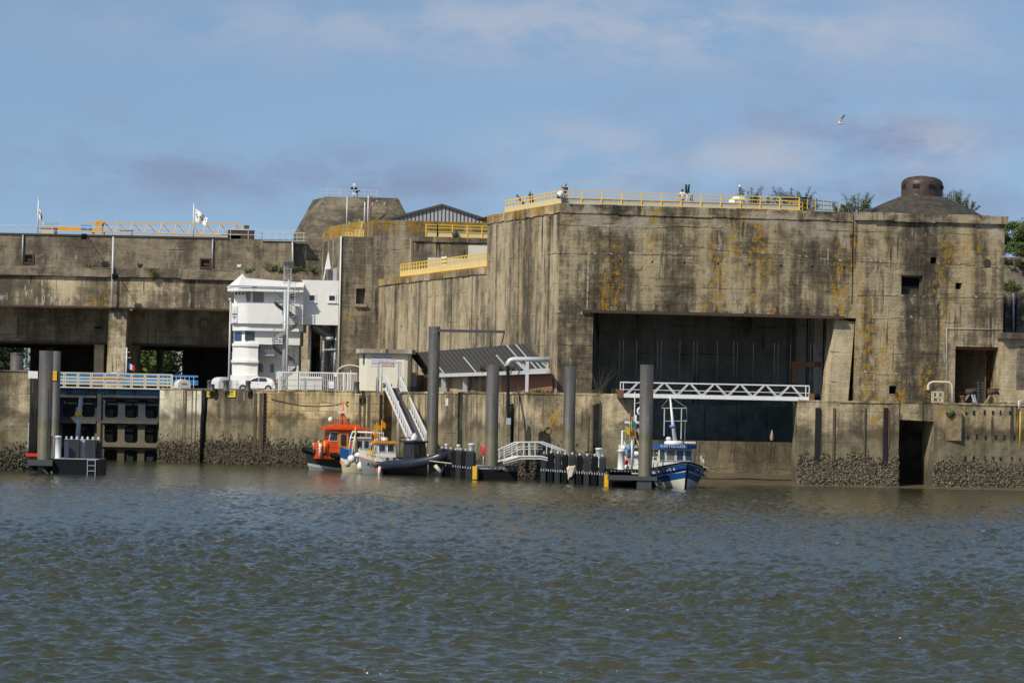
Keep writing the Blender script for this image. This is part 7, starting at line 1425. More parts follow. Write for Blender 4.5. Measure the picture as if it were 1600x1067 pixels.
def person(label, loc, h, rz, skin, shirt, lower, hair, larm, rarm, lean=0.0, shorts=True, hairlen=0, pack=None, group=None, skirt=False):
    """standing figure facing -y; arms given as (elbow, hand) offsets from each shoulder, in heights of 1.75 m"""
    t = thing('person', label, 'person', (0, 0, 0), local=True, group=group); k = h / 1.75
    f = lean; S = lambda x, y, z: (x * k, (y - f * max(0, z - .95)) * k, (z - .25 * f * f * max(0, z - .95)) * k)
    J = [S(0, 0, .95), S(0, 0, 1.18), S(0, 0, 1.38), S(0, -.01, 1.48), S(0, -.03, 1.57), S(0, -.035, 1.66)]; Rr = [(.12, .085), (.105, .075), (.12, .075), .052, .08, .072]; Ed = [(0, 1), (1, 2), (2, 3), (3, 4), (4, 5)]
    for sd, arm in ((-1, rarm), (1, larm)):
        b_ = len(J); sh = (sd * .19, 0, 1.40); el = (sh[0] + arm[0][0], sh[1] + arm[0][1], sh[2] + arm[0][2]); ha = (sh[0] + arm[1][0], sh[1] + arm[1][1], sh[2] + arm[1][2]); dr = V(ha) - V(el); dr.normalize(); pm = V(ha) + dr * .07
        J += [S(*sh), S(*el), S(*ha), S(*pm)]; Rr += [.055, .042, .030, .036]; Ed += [(2, b_), (b_, b_ + 1), (b_ + 1, b_ + 2), (b_ + 2, b_ + 3)]
        sx2 = dr.cross(V((0, 1, 0))); sx2 = sx2.normalized() if sx2.length > .1 else V((1, 0, 0))
        for fi, ln in ((-.028, .065), (-.010, .08), (.010, .078), (.028, .062)): c0 = len(J); tip = pm + sx2 * fi * 1.2 + dr * ln + V((0, -.015, 0)); mid_ = pm + sx2 * fi + dr * ln * .55; J += [S(*mid_), S(*tip)]; Rr += [.010, .008]; Ed += [(b_ + 3, c0), (c0, c0 + 1)]
        c0 = len(J); J.append(S(*(pm + sx2 * .05 * sd + dr * .02 + V((0, -.02, 0))))); Rr.append(.011); Ed.append((b_ + 3, c0))
    for sd in (-1, 1):
        b_ = len(J); J += [S(sd * .09, 0, .88), S(sd * .10, -.01, .50), S(sd * .10, .02, .10), S(sd * .11, -.05, .04), S(sd * .115, -.16, .03)]; Rr += [.085, .058, .040, .045, .035]; Ed += [(0, b_), (b_, b_ + 1), (b_ + 1, b_ + 2), (b_ + 2, b_ + 3), (b_ + 3, b_ + 4)]
    Rr = [tuple(q * k for q in r_) if isinstance(r_, tuple) else r_ * k for r_ in Rr]
    bd = skin_mesh('body', J, Ed, Rr, skin, t)
    mb = MB(); hd = V(S(0, -.035, 1.635)); mb.ball(hd + V((0, 0, .01 * k)), (.082 * k, .098 * k, .115 * k), 14, 10); nose = hd + V((0, -.1 * k, -.01 * k)); mb.ob(nose, (.012 * k, 0, 0), (0, .018 * k, 0), (0, 0, .022 * k))
    for sd in (-1, 1): mb.ob(hd + V((sd * .084 * k, .005, -.005)), (.010 * k, 0, 0), (0, .018 * k, 0), (0, 0, .03 * k))
    mb.build('head', skin, t)
    mb = MB()
    for sd in (-1, 1): mb.ball(hd + V((sd * .032 * k, -.092 * k, .018 * k)), .011 * k, 6, 5)
    mb.ob(hd + V((0, -.092 * k, -.055 * k)), (.024 * k, 0, 0), (0, .008 * k, 0), (0, 0, .006 * k)); mb.build('face_features', M_HAIR, t)
    if hair:
        mb = MB(); mb.ball(hd + V((0, .022 * k, .045 * k)), (.094 * k, .102 * k, .09 * k), 14, 10)
        if hairlen: mb.ball(hd + V((0, .06 * k, -.0 * k)), (.13 * k, .11 * k, .15 * k), 12, 8)
        mb.build('hair', hair, t)
    # shirt: same skeleton, a little fuller, short sleeves
    Js = [S(0, 0, .90), S(0, 0, 1.16), S(0, 0, 1.35), S(0, 0, 1.46)]; Rs = [(.19, .15), (.18, .14), (.195, .14), (.11, .10)]; Es = [(0, 1), (1, 2), (2, 3)]
    for sd, arm in ((-1, rarm), (1, larm)): b_ = len(Js); sh = V((sd * .19, 0, 1.40)); e2 = sh + V(arm[0]) * .75; Js += [S(*sh), S(*e2)]; Rs += [.085, .068]; Es += [(2, b_), (b_, b_ + 1)]
    skin_mesh('shirt', Js, Es, [tuple(q * k for q in r_) if isinstance(r_, tuple) else r_ * k for r_ in Rs], shirt, t)
    end = .52 if shorts else .12
    Jt = [S(0, 0, .95)]; Rt = [(.175, .135)]; Et = []
    for sd in (-1, 1): b_ = len(Jt); Jt += [S(sd * .09, 0, .86), S(sd * .10, -.005, max(.55, end)), S(sd * .10, .01, end)]; Rt += [.115, .088, .08]; Et += [(0, b_), (b_, b_ + 1), (b_ + 1, b_ + 2)]
    skin_mesh('skirt' if skirt else ('shorts' if shorts else 'trousers'), Jt, Et, [tuple(q * k for q in r_) if isinstance(r_, tuple) else r_ * k for r_ in Rt], lower, t)
    if pack: mb = MB(); c0 = V(S(0, .17, 1.2)); mb.ball(c0, (.15 * k, .10 * k, .22 * k), 10, 8); mb.build('backpack', pack, t)
    t.location = loc; t.rotation_euler = (0, 0, rz); return t
DWN = ((.04, -.02, -.28), (.05, -.08, -.53)); RAIL = ((.05, -.12, -.25), (.02, -.38, -.32))
rdz = ztop
def roof_pt(px, d): p = onplane(px, 320, A0 + EIN * d, NF); return V((p.x, p.y, rdz))
man = person('man in dark shirt and khaki shorts shading his eyes with a raised hand', (0, 0, 0), 1.80, 0, M_SKIN, M_NAVY, M_KHAKI, M_HAIR, DWN, ((-.20, -.18, .06), (-.02, -.22, .22)), group=None)
q = roof_pt(883.5, 1.3); man.location = q; man.rotation_euler = (0, 0, R(-50))
q = SP(10.8, rdz, .8); bent = person('bald man in dark shirt leaning forward behind the sloping yellow railing', q, 1.74, R(-40), M_SKIN, M_NAVY, M_NAVY, None, RAIL, tuple((-a[0], a[1], a[2]) for a in RAIL), lean=.38, shorts=False)
q = SP(13.6, rdz, .8); dm_ = person('person in black bending low behind the far end of the yellow railing', q, 1.62, R(-70), M_SKIND, M_NAVY, M_NAVY, M_HAIR, RAIL, tuple((-a[0], a[1], a[2]) for a in RAIL), lean=.75, shorts=False)
wm_ = person('woman with big dark hair in a white and blue top beside the green viewer', roof_pt(1066, 1.6), 1.68, R(8), M_SKIND, M_CLOTHW, M_CLOTHB, M_HAIR, RAIL, DWN and ((-.04, -.02, -.28), (-.05, -.08, -.53)), hairlen=1)
kd = person('small child in pale pink at the railing beside the woman', roof_pt(1061.5, 1.1), 1.12, R(10), M_SKIN, M_PINK, M_PINK, M_HAIR, RAIL, ((-.04, -.02, -.28), (-.05, -.08, -.53)), shorts=False)
kd2 = person('child in a light top with a dark backpack right of the green viewer', roof_pt(1081, 1.2), 1.25, R(75), M_SKIN, paint('pale_teal_cloth', (.5, .62, .6), .9, dirt=0), paint('grey_cloth', (.35, .36, .4), .9, dirt=0), M_HAIR, DWN, ((-.04, -.02, -.28), (-.05, -.08, -.53)), pack=M_DGREY)
# viewer and spotlight
vw = thing('viewing_binocular', 'dark green coin-operated binocular viewer on a post at the yellow railing', 'binocular viewer', roof_pt(1073.5, .9)); q = vw.location; M_GRN = paint('dark_green_paint', (.012, .04, .035), .4, dirt=.1)
mb = MB(); mb.tube([q, q + V((0, 0, 1.35))], .07, 8); mb.build('post', M_LGREY, vw); mb = MB(); mb.ob(q + V((0, 0, 1.45)), (.20, 0, 0), (0, .18, 0), (0, 0, .12)); mb.build('body', M_GRN, vw)
for s in (-.1, .1): mb = MB(); mb.tube([q + V((s, .1, 1.5)), q + V((s * 1.3, -.1, 2.05))], [.085, .10], 10); mb.build('barrel', M_GRN, vw)
sp = thing('floodlight', 'white floodlight on a short grey stand outside the corner of the yellow railing', 'lamp', FP(.15, ztop, .2)); q = FP(.05, ztop, -.2)
mb = MB(); mb.tube([q + V((.12, .2, 0)), q + V((.1, .1, .55))], .08, 8); mb.tube([q + V((.12, .2, .2)), q + V((.7, .2, .22))], .04, 6); mb.ob(q + V((.75, .2, .2)), (.1, 0, 0), (0, .1, 0), (0, 0, .2)); mb.build('stand', M_GREYM, sp)
mb = MB(); mb.tube([q + V((.12, .05, 1.02)), q + V((.02, .0, .92)), q + V((-.20, -.06, .66)), q + V((-.27, -.08, .60))], [.10, .24, .30, .31], 16); mb.build('lamp_head', M_WHITEM, sp); mb = MB(); mb.ob(q + V((-.26, -.1, .5)), (.12, 0, 0), (0, .1, 0), (0, 0, .08)); mb.build('bracket', M_BLACK, sp)
# yellow railings
def railing(label, pts, post_step, h, rails, panel, sheet, w_=.10, name='yellow_railing'):
    t = thing(name, label, 'railing', pts[0]); mp = MB(); mr_ = MB(); ms = MB()
    for a, b_ in zip(pts[:-1], pts[1:]):
        a = V(a); b_ = V(b_); L_ = (b_ - a).length; n_ = max(1, round(L_ / post_step))
        for k in range(n_ + 1): p = a.lerp(b_, k / n_); mp = MB(); mp.bar(p, p + V((0, 0, h)), w_); mp.build('railing_post', M_YEL, t)
        for r_ in rails: mr_.bar(a + V((0, 0, r_)), b_ + V((0, 0, r_)), .075)
        if panel: d = (b_ - a).normalized(); nr_ = V((-d.y, d.x, 0)); ms.ob((a + b_) / 2 + nr_ * .035 + V((0, 0, .1 + (panel - .1) / 2)), d * (L_ / 2), nr_ * .01, V((0, 0, (panel - .1) / 2)))
    mr_.build('rails', M_YEL, t)
    if panel: ms.build('infill_sheet', sheet, t)
    return t
rl_a = railing('long yellow railing along the front edge of the bunker roof', [FP(.15, ztop - .02, .25), FP(fs(1250, 320)[0], ztop - .02, .25)], 1.78, 1.22, (.12, .55, .87, 1.18), .50, M_MESH)
rl_b = railing('close-set yellow railing going back along the left edge of the bunker roof', [SP(.3, ztop - .02, .25), SP(17.0, ztop - .02, .25)], 1.0, 1.25, (.12, .85, 1.15), .55, M_YELP)
e_ = fs(1250, 320)[0]; rl_c = railing('end of the yellow railing turning back beside the bushes on the roof', [FP(e_, ztop, .3), FP(e_ + 4.4, ztop, 3.5)], 1.0, 1.1, (.3, .7, 1.05), 0, None)
rl_d = railing('yellow railing along the lower terrace coping', [SPi(-sE + 7.2, zlow, .25), SPi(-sL - .1, zlow, .25)], .98, 1.35, (.1, .95, 1.3), .62, M_YELP)
ra = TP(ft(666, 365)[0], zT, .3); rbp = TP(ft(684, 365)[0], zT, .3); 
rl_e = railing('yellow railing with solid lower panel on the middle concrete block', [ra, rbp, TP(t1, zT, .3)], 1.7, 1.35, (.1, .6, 1.0, 1.3), .62, M_YELP)
q = BP(fb(541, 366)[0], zB1, .5); q2 = BP(fb(569, 366)[0], zB1, .5); rl_f = railing('short yellow fence piece on the lichen-edged block behind the control building', [q, q.lerp(q2, .35)], .4, .5, (.1, .4), 0, None); rl_g = railing('second short yellow fence piece on the lichen-edged block', [q.lerp(q2, .55), q2], .35, .75, (.1, .4, .6), 0, None)
mb = MB(); q = TP(ft(711, 365)[0], zT + .1, .1); mb.ball(q + V((0, 0, .3)), (.32, .25, .42), 10, 8); tag(mb.build('dark_lamp', M_DGREY, None, q), 'dark rounded lamp hanging on the middle yellow railing', 'lamp')
mb = MB(); q = SP(ss(688, 425)[0], zlow + .9, .35); mb.ob(q, V((ES.x, ES.y, 0)) * .9, V((.03, .01, 0)), (0, 0, .62)); tag(mb.build('notice_board', M_WHITE, None, q), 'small white panel fixed to the lower yellow railing', 'sign')
ft_ = thing('picnic_table', 'dark-topped table in a little yellow cage on the bunker roof', 'table', roof_pt(1243, 1.6)); q = ft_.location; mb = MB(); mb.ob(q + V((0, 0, 1.2)), (1.0, 0, 0), (0, .4, 0), (0, 0, .08)); mb.build('top', M_BLACK, ft_)
mb = MB()
for x in (-.6, -.2, .2, .6): mb.bar(q + V((x, -.4, 0)), q + V((x, -.4, .8)), .06)
for z in (.1, .45, .8): mb.bar(q + V((-.6, -.4, z)), q + V((.6, -.4, z)), .06)
mb.build('cage', M_YEL, ft_)
pm_ = thing('roof_vent', 'pale conical vent housing with slats behind the yellow railing', 'vent', roof_pt(1154, 2.0)); q = pm_.location; mb = MB(); mb.lathe([(1.1, 0), (.85, .9), (.45, 1.2), (0.01, 1.25)], q, 18); mb.build('cone', M_CREAM, pm_)
mb = MB()
for k in range(4): mb.ob(q + V((0, -.98 + k * .05, .25 + k * .2)), (.42, 0, 0), (0, .08, 0), (0, 0, .05))
mb.build('slat', M_GREYM, pm_)
lp_ = thing('roof_lamp', 'short dark post with a round white lamp on the bunker roof', 'lamp', roof_pt(1155.5, 2.6)); q = lp_.location; mb = MB(); mb.tube([q, q + V((0, 0, 2.1))], .09, 8); mb.build('post', M_DGREY, lp_); mb = MB(); mb.ball(q + V((0, 0, 2.17)), .13, 10, 8); mb.build('globe', M_WHITEM, lp_)
# pens' roof rail, sheds, crane, flags
rp = thing('roof_rail', 'thin grey guard rail along the roof of the submarine pens', 'railing', (P(200, 365, 426).x, 426, zt)); mb = MB(); x0, x1 = P(-30, 360, 426).x, P(470, 360, 426).x; k = 0; x = x0
while x < x1: mb.bar((x, 426, zt), (x, 426, zt + 1.2), .06); x += 2.2
for h in (.6, 1.2): mb.bar((x0, 426, zt + h), (x1, 426, zt + h), .06)
mb.build('rail', M_LGREY, rp)
for px, w_, h, mt, lab in ((75, .95, .8, M_BAG, 'beige box behind the rail on the pen roof near the left flag'), (196, .75, .75, M_GREYM, 'grey cabinet behind the rail on the pen roof under the crane'), (376, 1.6, .95, M_RUSTD, 'low grey-brown structure on the pen roof at the end of the crane'), (361, 1.2, .55, M_LGREY, 'pale stair railing beside the low structure on the pen roof')):
    q = P(px, 366, 432); q.z = zt; t = thing('roof_cabinet', lab, 'cabinet', q); mb = MB(); mb.box(q.x - w_, q.x + w_, 432, 433.5, zt, zt + h * 1.5); mb.build('housing', mt, t); mb = MB(); mb.box(q.x - w_ - .08, q.x + w_ + .08, 431.9, 433.6, zt + h * 1.5, zt + h * 1.5 + .1); mb.build('lid', M_GREYM, t)
bl_ = thing('balcony_rail', 'pale steel railing platform beside the sloping bunker tower', 'railing', (P(430, 377, 421).x, 421, zbt)); mb = MB(); xx = [P(408, 377, 421).x, P(476, 377, 421).x]; x = xx[0]
while x < xx[1]: mb.bar((x, 422.5, zbt), (x, 422.5, zbt + 1.05), .05); x += .85
for h in (.05, .5, 1.05): mb.bar((xx[0], 422.5, zbt + h), (xx[1], 422.5, zbt + h), .06)
for y in (422.5, 424): mb.bar((xx[0], y, zbt), (xx[0], y, zbt + 1.05), .05)
mb.build('rail', M_LGREY, bl_); mb = MB(); mb.box(xx[0], xx[1], 422.4, 424, zbt - .03, zbt + .06); mb.build('platform', M_GREYM, bl_)
mb = MB(); mb.tube([P(458, 419, 421.5), P(457, 378, 421.5)], .1, 6); tag(mb.build('wall_pipe', M_LGREY, None, P(458, 419, 421.5)), 'white pipe down the corner of the buttress beside the sloping tower', 'pipe')
cr = thing('tower_crane', 'orange-yellow lattice crane jib lying level behind the pen roof', 'crane', P(220, 362, 520)); DC = 520
a0, a1 = P(158, 361.5, DC), P(386, 362, DC); a1.z = a0.z - .3; hh = 1.35
mb = MB(); zt0, zt1 = P(158, 347, DC).z, P(386, 349, DC).z; n_ = 10
for yy in (DC, DC + 1.4): mb.bar((a0.x, yy, a0.z), (a1.x, yy, a1.z), .15)
mb.bar((a0.x, DC + .7, zt0), (a1.x - 1, DC + .7, zt1), .13)
for k in range(n_):
    xa2 = a0.x + (a1.x - a0.x) * k / n_; xb2 = a0.x + (a1.x - a0.x) * (k + 1) / n_; za2 = a0.z + (a1.z - a0.z) * k / n_; ztk = zt0 + (zt1 - zt0) * k / n_
    mb.bar((xa2 + .3, DC + .7, ztk), (xa2, DC, za2), .10 if k else .24); mb.bar((xa2 + .3, DC + .7, ztk), (xb2, DC, za2), .09); mb.bar((xa2 + .3, DC + .7, ztk), (xb2 - .6, DC + 1.4, za2), .07)
mb.bar((a1.x, DC, a1.z), (a1.x - .8, DC + .7, zt1), .16); mb.build('lattice_jib', M_CRANE, cr)
mb = MB(); c0 = P(70, 356, DC); mb.bar(P(72, 357, DC), P(160, 361, DC), .5, .55); mb.bar(P(92, 356, DC + .5), P(158, 347, DC + .5), .13); mb.box(P(64, 355, DC).x, P(92, 355, DC).x, DC, DC + 2, P(70, 357, DC).z, P(70, 354.5, DC).z)
mb.bar(P(150, 347, DC), P(163, 347, DC), .4); mb.bar(P(150, 347, DC), P(151, 361, DC), .3); mb.bar(P(152, 347, DC), P(159, 358, DC), .3); mb.build('counter_jib', M_CRANE, cr)
mb = MB()
for k in range(8): p = P(64 + 3.6 * k, 354.5, DC); mb.bar(p, p + V((0, 0, .7 + .06 * (k % 3))), .05)
mb.bar(P(64, 351, DC), P(92, 350, DC), .05); mb.build('counter_rail', M_TIMB, cr)
q0, q1_ = P(126, 358.5, DC - .3), P(143, 352, DC - .3); mb = MB(); mb.box(q0.x, q1_.x, DC - .35, DC - .2, q0.z, q1_.z); ban = mb.build('blue_banner', paint('cyan_banner', (.01, .28, .70), .5, dirt=0), cr)
text_mesh('banner_text', 'bm GRUES', .42, M_CLOTHW, frame_mtx(((q0.x + q1_.x) / 2, DC - .36, (q0.z + q1_.z) / 2), (1, 0, 0), (0, 0, 1)), ban, .01, xs=.72)
mb = MB(); q = P(385.5, 355, DC); mb.ob(q, (.35, 0, 0), (0, .3, 0), (0, 0, .25)); mb.ob(P(389, 362, DC), (.2, 0, 0), (0, .2, 0), (0, 0, .3)); mb.build('jib_end_light', M_DGREY, cr)
# its mast, standing out of sight behind the pens
mb = MB(); x = P(153, 360, DC).x
for dx in (-.8, .8):
    for dy in (0, 1.6): mb.bar((x + dx, DC + dy, 7), (x + dx, DC + dy, a0.z), .2)
for k in range(12): z = 8 + k * 1.7; mb.bar((x - .8, DC, z), (x + .8, DC, z + 1.7), .12)
mb.build('crane_mast', M_CRANE, cr)
def flag(label, px, y0, y1, D, quads, marks):
    a = P(px, y1, D); b_ = P(px, y0, D); b_.x = a.x; t = thing('flagpole', label, 'flagpole', a, group='white flagpoles on the pen roof'); mb = MB(); mb.tube([a, b_], [.10, .07], 8); mb.ball(b_, .12, 8, 6); mb.build('pole', M_WHITEM, t)
    # cloth as a grid between a hoist edge and a fly edge, rippled
    (hx0, hy0), (hx1, hy1), (fx1, fy1), (fx0, fy0) = quads; nu_, nv_ = 14, 8; vs = []
    for i in range(nu_ + 1):
        for j in range(nv_ + 1):
            u, v_ = i / nu_, j / nv_; pxx = (hx0 * (1 - v_) + hx1 * v_) * (1 - u) + (fx0 * (1 - v_) + fx1 * v_) * u; pyy = (hy0 * (1 - v_) + hy1 * v_) * (1 - u) + (fy0 * (1 - v_) + fy1 * v_) * u + 1.6 * math.sin(u * 3.1) * (v_ - .3)
            vs.append(P(pxx, pyy, D) + V((0, .28 * math.sin(u * 9 + v_ * 2) * u, 0)))
    fs_ = [(i * (nv_ + 1) + j, i * (nv_ + 1) + j + 1, (i + 1) * (nv_ + 1) + j + 1, (i + 1) * (nv_ + 1) + j) for i in range(nu_) for j in range(nv_)]; mb = MB(); mb.add(vs, fs_, 0, True)
    for f in marks:
        for (i, j) in f[1]: mb.m[i * nv_ + j] = f[0]
    mb.build('flag', [M_CLOTHW, M_NAVY, M_GRF], t)
def zf_(px): return zt
flag('white flagpole at the left with a limp flag marked black and lime', 59, 312, 364, 430, ((60, 320), (60, 338), (69, 353), (66, 338)), [(1, [(i, 3) for i in range(1, 11)] + [(7, 4), (8, 4), (2, 4)]), (2, [(7, 5), (8, 5), (9, 5), (10, 4), (11, 4)])])
flag('white flagpole at the right flying a white flag with a green and dark emblem', 302, 319, 371, 430, ((303.5, 324), (303.5, 345), (322, 352), (324, 341)), [(1, [(2, 3), (3, 4), (6, 3), (7, 3), (8, 4), (9, 4), (12, 2), (12, 3), (13, 5)]), (2, [(3, 3), (3, 5), (4, 4)])])

# ---------------------------------------------------------------- the gull
gl = thing('seagull', 'white gull with a dark-tipped raised wing flying in the sky', 'bird', (0, 0, 0), local=True)
mb = MB(); body = [(-.24, 0, .02), (-.17, 0, .03), (-.05, 0, 0), (.08, 0, -.01), (.2, 0, .0), (.29, 0, 0)]; mb.tube(body, [.02, .05, .085, .08, .04, .035], 10, mi=0); mb.tube([(-.24, 0, .02), (-.30, 0, .005)], [.018, .004], 6, mi=1)
for sd, up2 in ((-1, 1.0), (1, .92)):
    a = [V((-.07, sd * .05, .05)), V((.08, sd * .05, .05))]; b_ = [V((.0, sd * .20, .34 * up2)), V((.14, sd * .2, .33 * up2))]; c_ = [V((.16, sd * .26, .52 * up2)), V((.24, sd * .26, .50 * up2))]; d_ = [V((.30, sd * .29, .68 * up2)), V((.32, sd * .29, .67 * up2))]
    for q, (u, v_) in enumerate(((a, b_), (b_, c_), (c_, d_))): th = V((0, .012, .004)); mb.add([u[0], u[1], v_[1], v_[0], u[0] + th, u[1] + th, v_[1] + th, v_[0] + th], [(0, 1, 2, 3), (7, 6, 5, 4), (0, 4, 5, 1), (1, 5, 6, 2), (2, 6, 7, 3), (3, 7, 4, 0)], 0 if q == 0 else 1 if q == 2 else 2)
mb.build('body', [paint('gull_white', (.72, .66, .56), .8, dirt=0), M_HAIR, paint('gull_grey', (.22, .17, .12), .8, dirt=0)], gl); gl.location = P(1313, 193, 260); gl.rotation_euler = (0, 0, R(8))

# ---------------------------------------------------------------- plants
def leaf_cloud(mb, r_, n_, size, where, mi=0):
    for _ in range(n_):
        p = where(); ax = V((r_.gauss(0, 1), r_.gauss(0, 1), r_.gauss(0, .7))).normalized(); bx = ax.cross(V((r_.gauss(0, 1), r_.gauss(0, 1), r_.gauss(0, 1)))).normalized(); s = size * r_.uniform(.6, 1.4)
        mb.add([p - ax * s, p + bx * s * .45, p + ax * s, p - bx * s * .45], [(0, 1, 2, 3)], mi)
def shrub(label, base, h, w_, stems, leaves, seed, lean=.4, mt=M_LEAF, leafsize=.11, name='bush', cat='bush', group=None, dens=.6):
    r_ = random.Random(seed); t = thing(name, label, cat, base, group=group); base = V(base); ms = MB(); ml = MB()
    stems = stems * 2; w_ = w_ * 1.15
    for k in range(stems):
        a = r_.uniform(0, 6.28); hh_ = h * r_.uniform(.35, .95); tip = base + V((math.cos(a) * w_ * r_.uniform(.2, 1) , math.sin(a) * w_ * .6 * r_.uniform(.2, 1), hh_)); root = base + V((math.cos(a) * w_ * .25, math.sin(a) * w_ * .2, -.05)); mid_ = root.lerp(tip, .5) + V((r_.uniform(-.1, .1), 0, .08)) * h; ms.tube([root, mid_, tip], [.05, .035, .012], 4)
        def where():
            u = .12 + .88 * r_.random() ** .85; q = root.lerp(mid_, u * 2) if u < .5 else mid_.lerp(tip, u * 2 - 1); sp_ = .10 * h * (1.2 - u * .85); return q + V((r_.gauss(0, sp_), r_.gauss(0, sp_), r_.gauss(0, sp_ * .7)))
        leaf_cloud(ml, r_, int(leaves * 3.2) // stems, leafsize * .50, where)
    ms.build('stems', M_TWIG, t); ml.build('foliage', mt, t); return t
def rf(px, d): return roof_pt(px, d)
G1 = 'wild bushes on the bunker roof'
shrub('sparse bush behind the pale vent on the bunker roof', rf(1170, 6), 2.6, 1.6, 9, 620, 1, mt=M_LEAFD, group=G1); shrub('low ragged bush in the middle of the roof between the pale vent and the table', rf(1192, 6), 1.7, 1.5, 7, 420, 2, mt=M_LEAFD, group=G1)
shrub('wide dark bush behind the dark-topped roof table', rf(1238, 6), 2.7, 2.0, 12, 1000, 3, mt=M_LEAFD, group=G1); shrub('upright bush right of the dark-topped roof table', rf(1262, 6), 2.2, 1.2, 8, 520, 4, mt=M_LEAFD, group=G1)
shrub('tall feathery bush at the left foot of the domed roof', rf(1336, 7), 2.6, 1.7, 13, 1300, 5, group=G1); shrub('small bush between the railing end and the tall feathery bush', rf(1314, 7), 1.3, 1.2, 7, 420, 6, mt=M_LEAFD, group=G1)
shrub('leafy shoots leaning right behind the rusty cupola', P(1486, 330, dc.y + 4), 2.1, 1.7, 12, 1000, 7, group=G1); shrub('yellow-green sprig on the right slope of the domed roof', P(1512, 333, dc.y + 3), 1.5, 1.1, 7, 420, 8, group=G1)
def tree(label, px, D, zb_, ztp_, wid, seed, n_, mt=M_LEAF, group=None, ls=.15):
    r_ = random.Random(seed); x = P(px, 600, D).x; t = thing('leafy_tree', label, 'tree', (x, D, zb_), group=group); mb = MB(); H = ztp_ - zb_; mb.tube([(x, D, zb_ - .3), (x + .2, D, zb_ + H * .4), (x, D + .1, zb_ + H * .75)], [.35, .22, .08], 8)
    cl = [(x + r_.gauss(0, wid * .45), D + r_.gauss(0, wid * .35), zb_ + H * r_.uniform(.08, .93), r_.uniform(.08, .19) * H) for _ in range(60)]
    for c_ in cl[:12]: mb.tube([(x, D, zb_ + H * .4), (c_[0], c_[1], c_[2])], [.12, .03], 5)
    mb.build('trunk', M_TWIG, t); ml = MB()
    def where():
        c_ = r_.choice(cl); v_ = V((r_.gauss(0, 1), r_.gauss(0, 1), r_.gauss(0, 1))).normalized() * (r_.random() ** .45); return V((c_[0], c_[1], c_[2])) + V((v_.x * c_[3] * 1.25, v_.y * c_[3], v_.z * c_[3] * .85))
    leaf_cloud(ml, r_, int(n_ * 1.7), ls, where); ml.build('crown', mt, t); return t
DRT = 345
tree('leafy tree rising behind the right end of the bunker', 1594, DRT, Zat(1590, 402, DRT), Zat(1590, 345, DRT), 2.3, 11, 9000, ls=.11); tree('second leafy tree further right behind the bunker, half out of the picture', 1622, DRT + 3, Zat(1590, 402, DRT), Zat(1590, 338, DRT), 3.0, 12, 6000, ls=.11)
for px, seed, h in ((1583, 13, .75), (1600, 14, .9)): shrub(f'{"dark green tuft" if px < 1590 else "wide dark tuft"} growing on the grey ledge right of the bunker', P(px, 414 if px < 1590 else 417, DRT - 12), h, 2.0, 14, 700, seed, mt=M_LEAFD, group='tufts on the grey ledges')
shrub('round dark bush on the lower grey ledge at the right edge', P(1581, 458, 327), 1.3, 1.1, 18, 1500, 15, mt=M_LEAF, name='bush')
G2 = 'weeds on the pen wall ledge'
for k, (px, py, h, w_, lab) in enumerate(((141, 417, .55, .9, 'low weed on the pen ledge right of the roof lamp'), (218, 419, .8, .5, 'upright weed on the pen ledge right of the drainpipe'), (241, 424, 1.5, .6, 'tallest weed hanging over the pen ledge'), (388, 424, .5, 1.0, 'yellowing weed on the pen ledge above the prow roof'), (424, 423, 1.1, 1.2, 'bushy weed below the buttress'), (436, 424, .9, 1.4, 'wide weed beside the lattice mast'), (458, 424, .8, 1.0, 'weed right of the lattice mast'), (484, 424, .9, 1.9, 'longest row of weeds left of the lichen block'))): shrub(lab, P(px, py, 419.8 if k != 2 else 419.5) + V((0, 0, -1.0 if k == 2 else -.1)), h, w_, 7, 260, 20 + k, leafsize=.13, name='weed', cat='weed', group=G2)
G3 = 'weeds on the quay edges'
for k, (px, py, D, h, w_, lab) in enumerate(((604, 607, 326, .8, .5, 'dry grass tuft at the foot of the ticket hut'), (665, 582, 336, .5, .5, 'green weed at the left end of the canopy beam'), (753, 577, 316, .5, .5, 'green weed on the canopy beam left of the gantry'), (785, 576, 311, .4, .8, 'leafy weed on the canopy beam beside the middle pile'), (800, 575.5, 308, .4, .7, 'second leafy weed on the canopy beam'), (805, 614, 296, .8, 1.3, 'wide grass clump at the foot of the brick wall'), (838, 622, 291.5, .6, .8, 'green clump on the broken quay edge below the brick wall'), (858, 618, 291.5, .5, .6, 'small clump on the broken quay edge by the bunker corner'), (935, 617, 297, .7, 1.0, 'grass at the left jamb of the lock mouth'), (961, 617, 291.5, .7, .7, 'grass at the left end of the truss footbridge'), (1484, 648, 289.9, .5, .4, 'green plant on the rust-stained panel'), (1546, 632, 293, .35, 2.6, 'long strip of grass before the dark niche'), (1578, 632, 293, .35, 1.8, 'strip of grass at the far right quay edge'))): q = P(px, py, D) + V((0, 0, -.1)); q = V((q.x, q.y + 2.6, 7.12)) if px in (838, 858, 805) else q; shrub(lab, q, h, w_, 8, 240, 40 + k, leafsize=.10, name='weed', cat='weed', group=G3)
sh = thing('bare_bush', 'bare twiggy bush in the shadow at the left jamb of the lock mouth', 'bush', P(936, 615, 300)); mb = MB(); r_ = random.Random(77); q = V(sh.location)
for k in range(34): a = r_.uniform(-.6, 1.0); L_ = r_.uniform(.7, 2.3); mb.tube([q + V((r_.uniform(-.4, .4), 0, -.4)), q + V((a * L_ * .4, r_.uniform(-.2, .2), L_ * .55)), q + V((a * L_ * .9, r_.uniform(-.3, .3), L_))], [.012, .009, .004], 4)
mb.build('twigs', M_WOOD, sh)
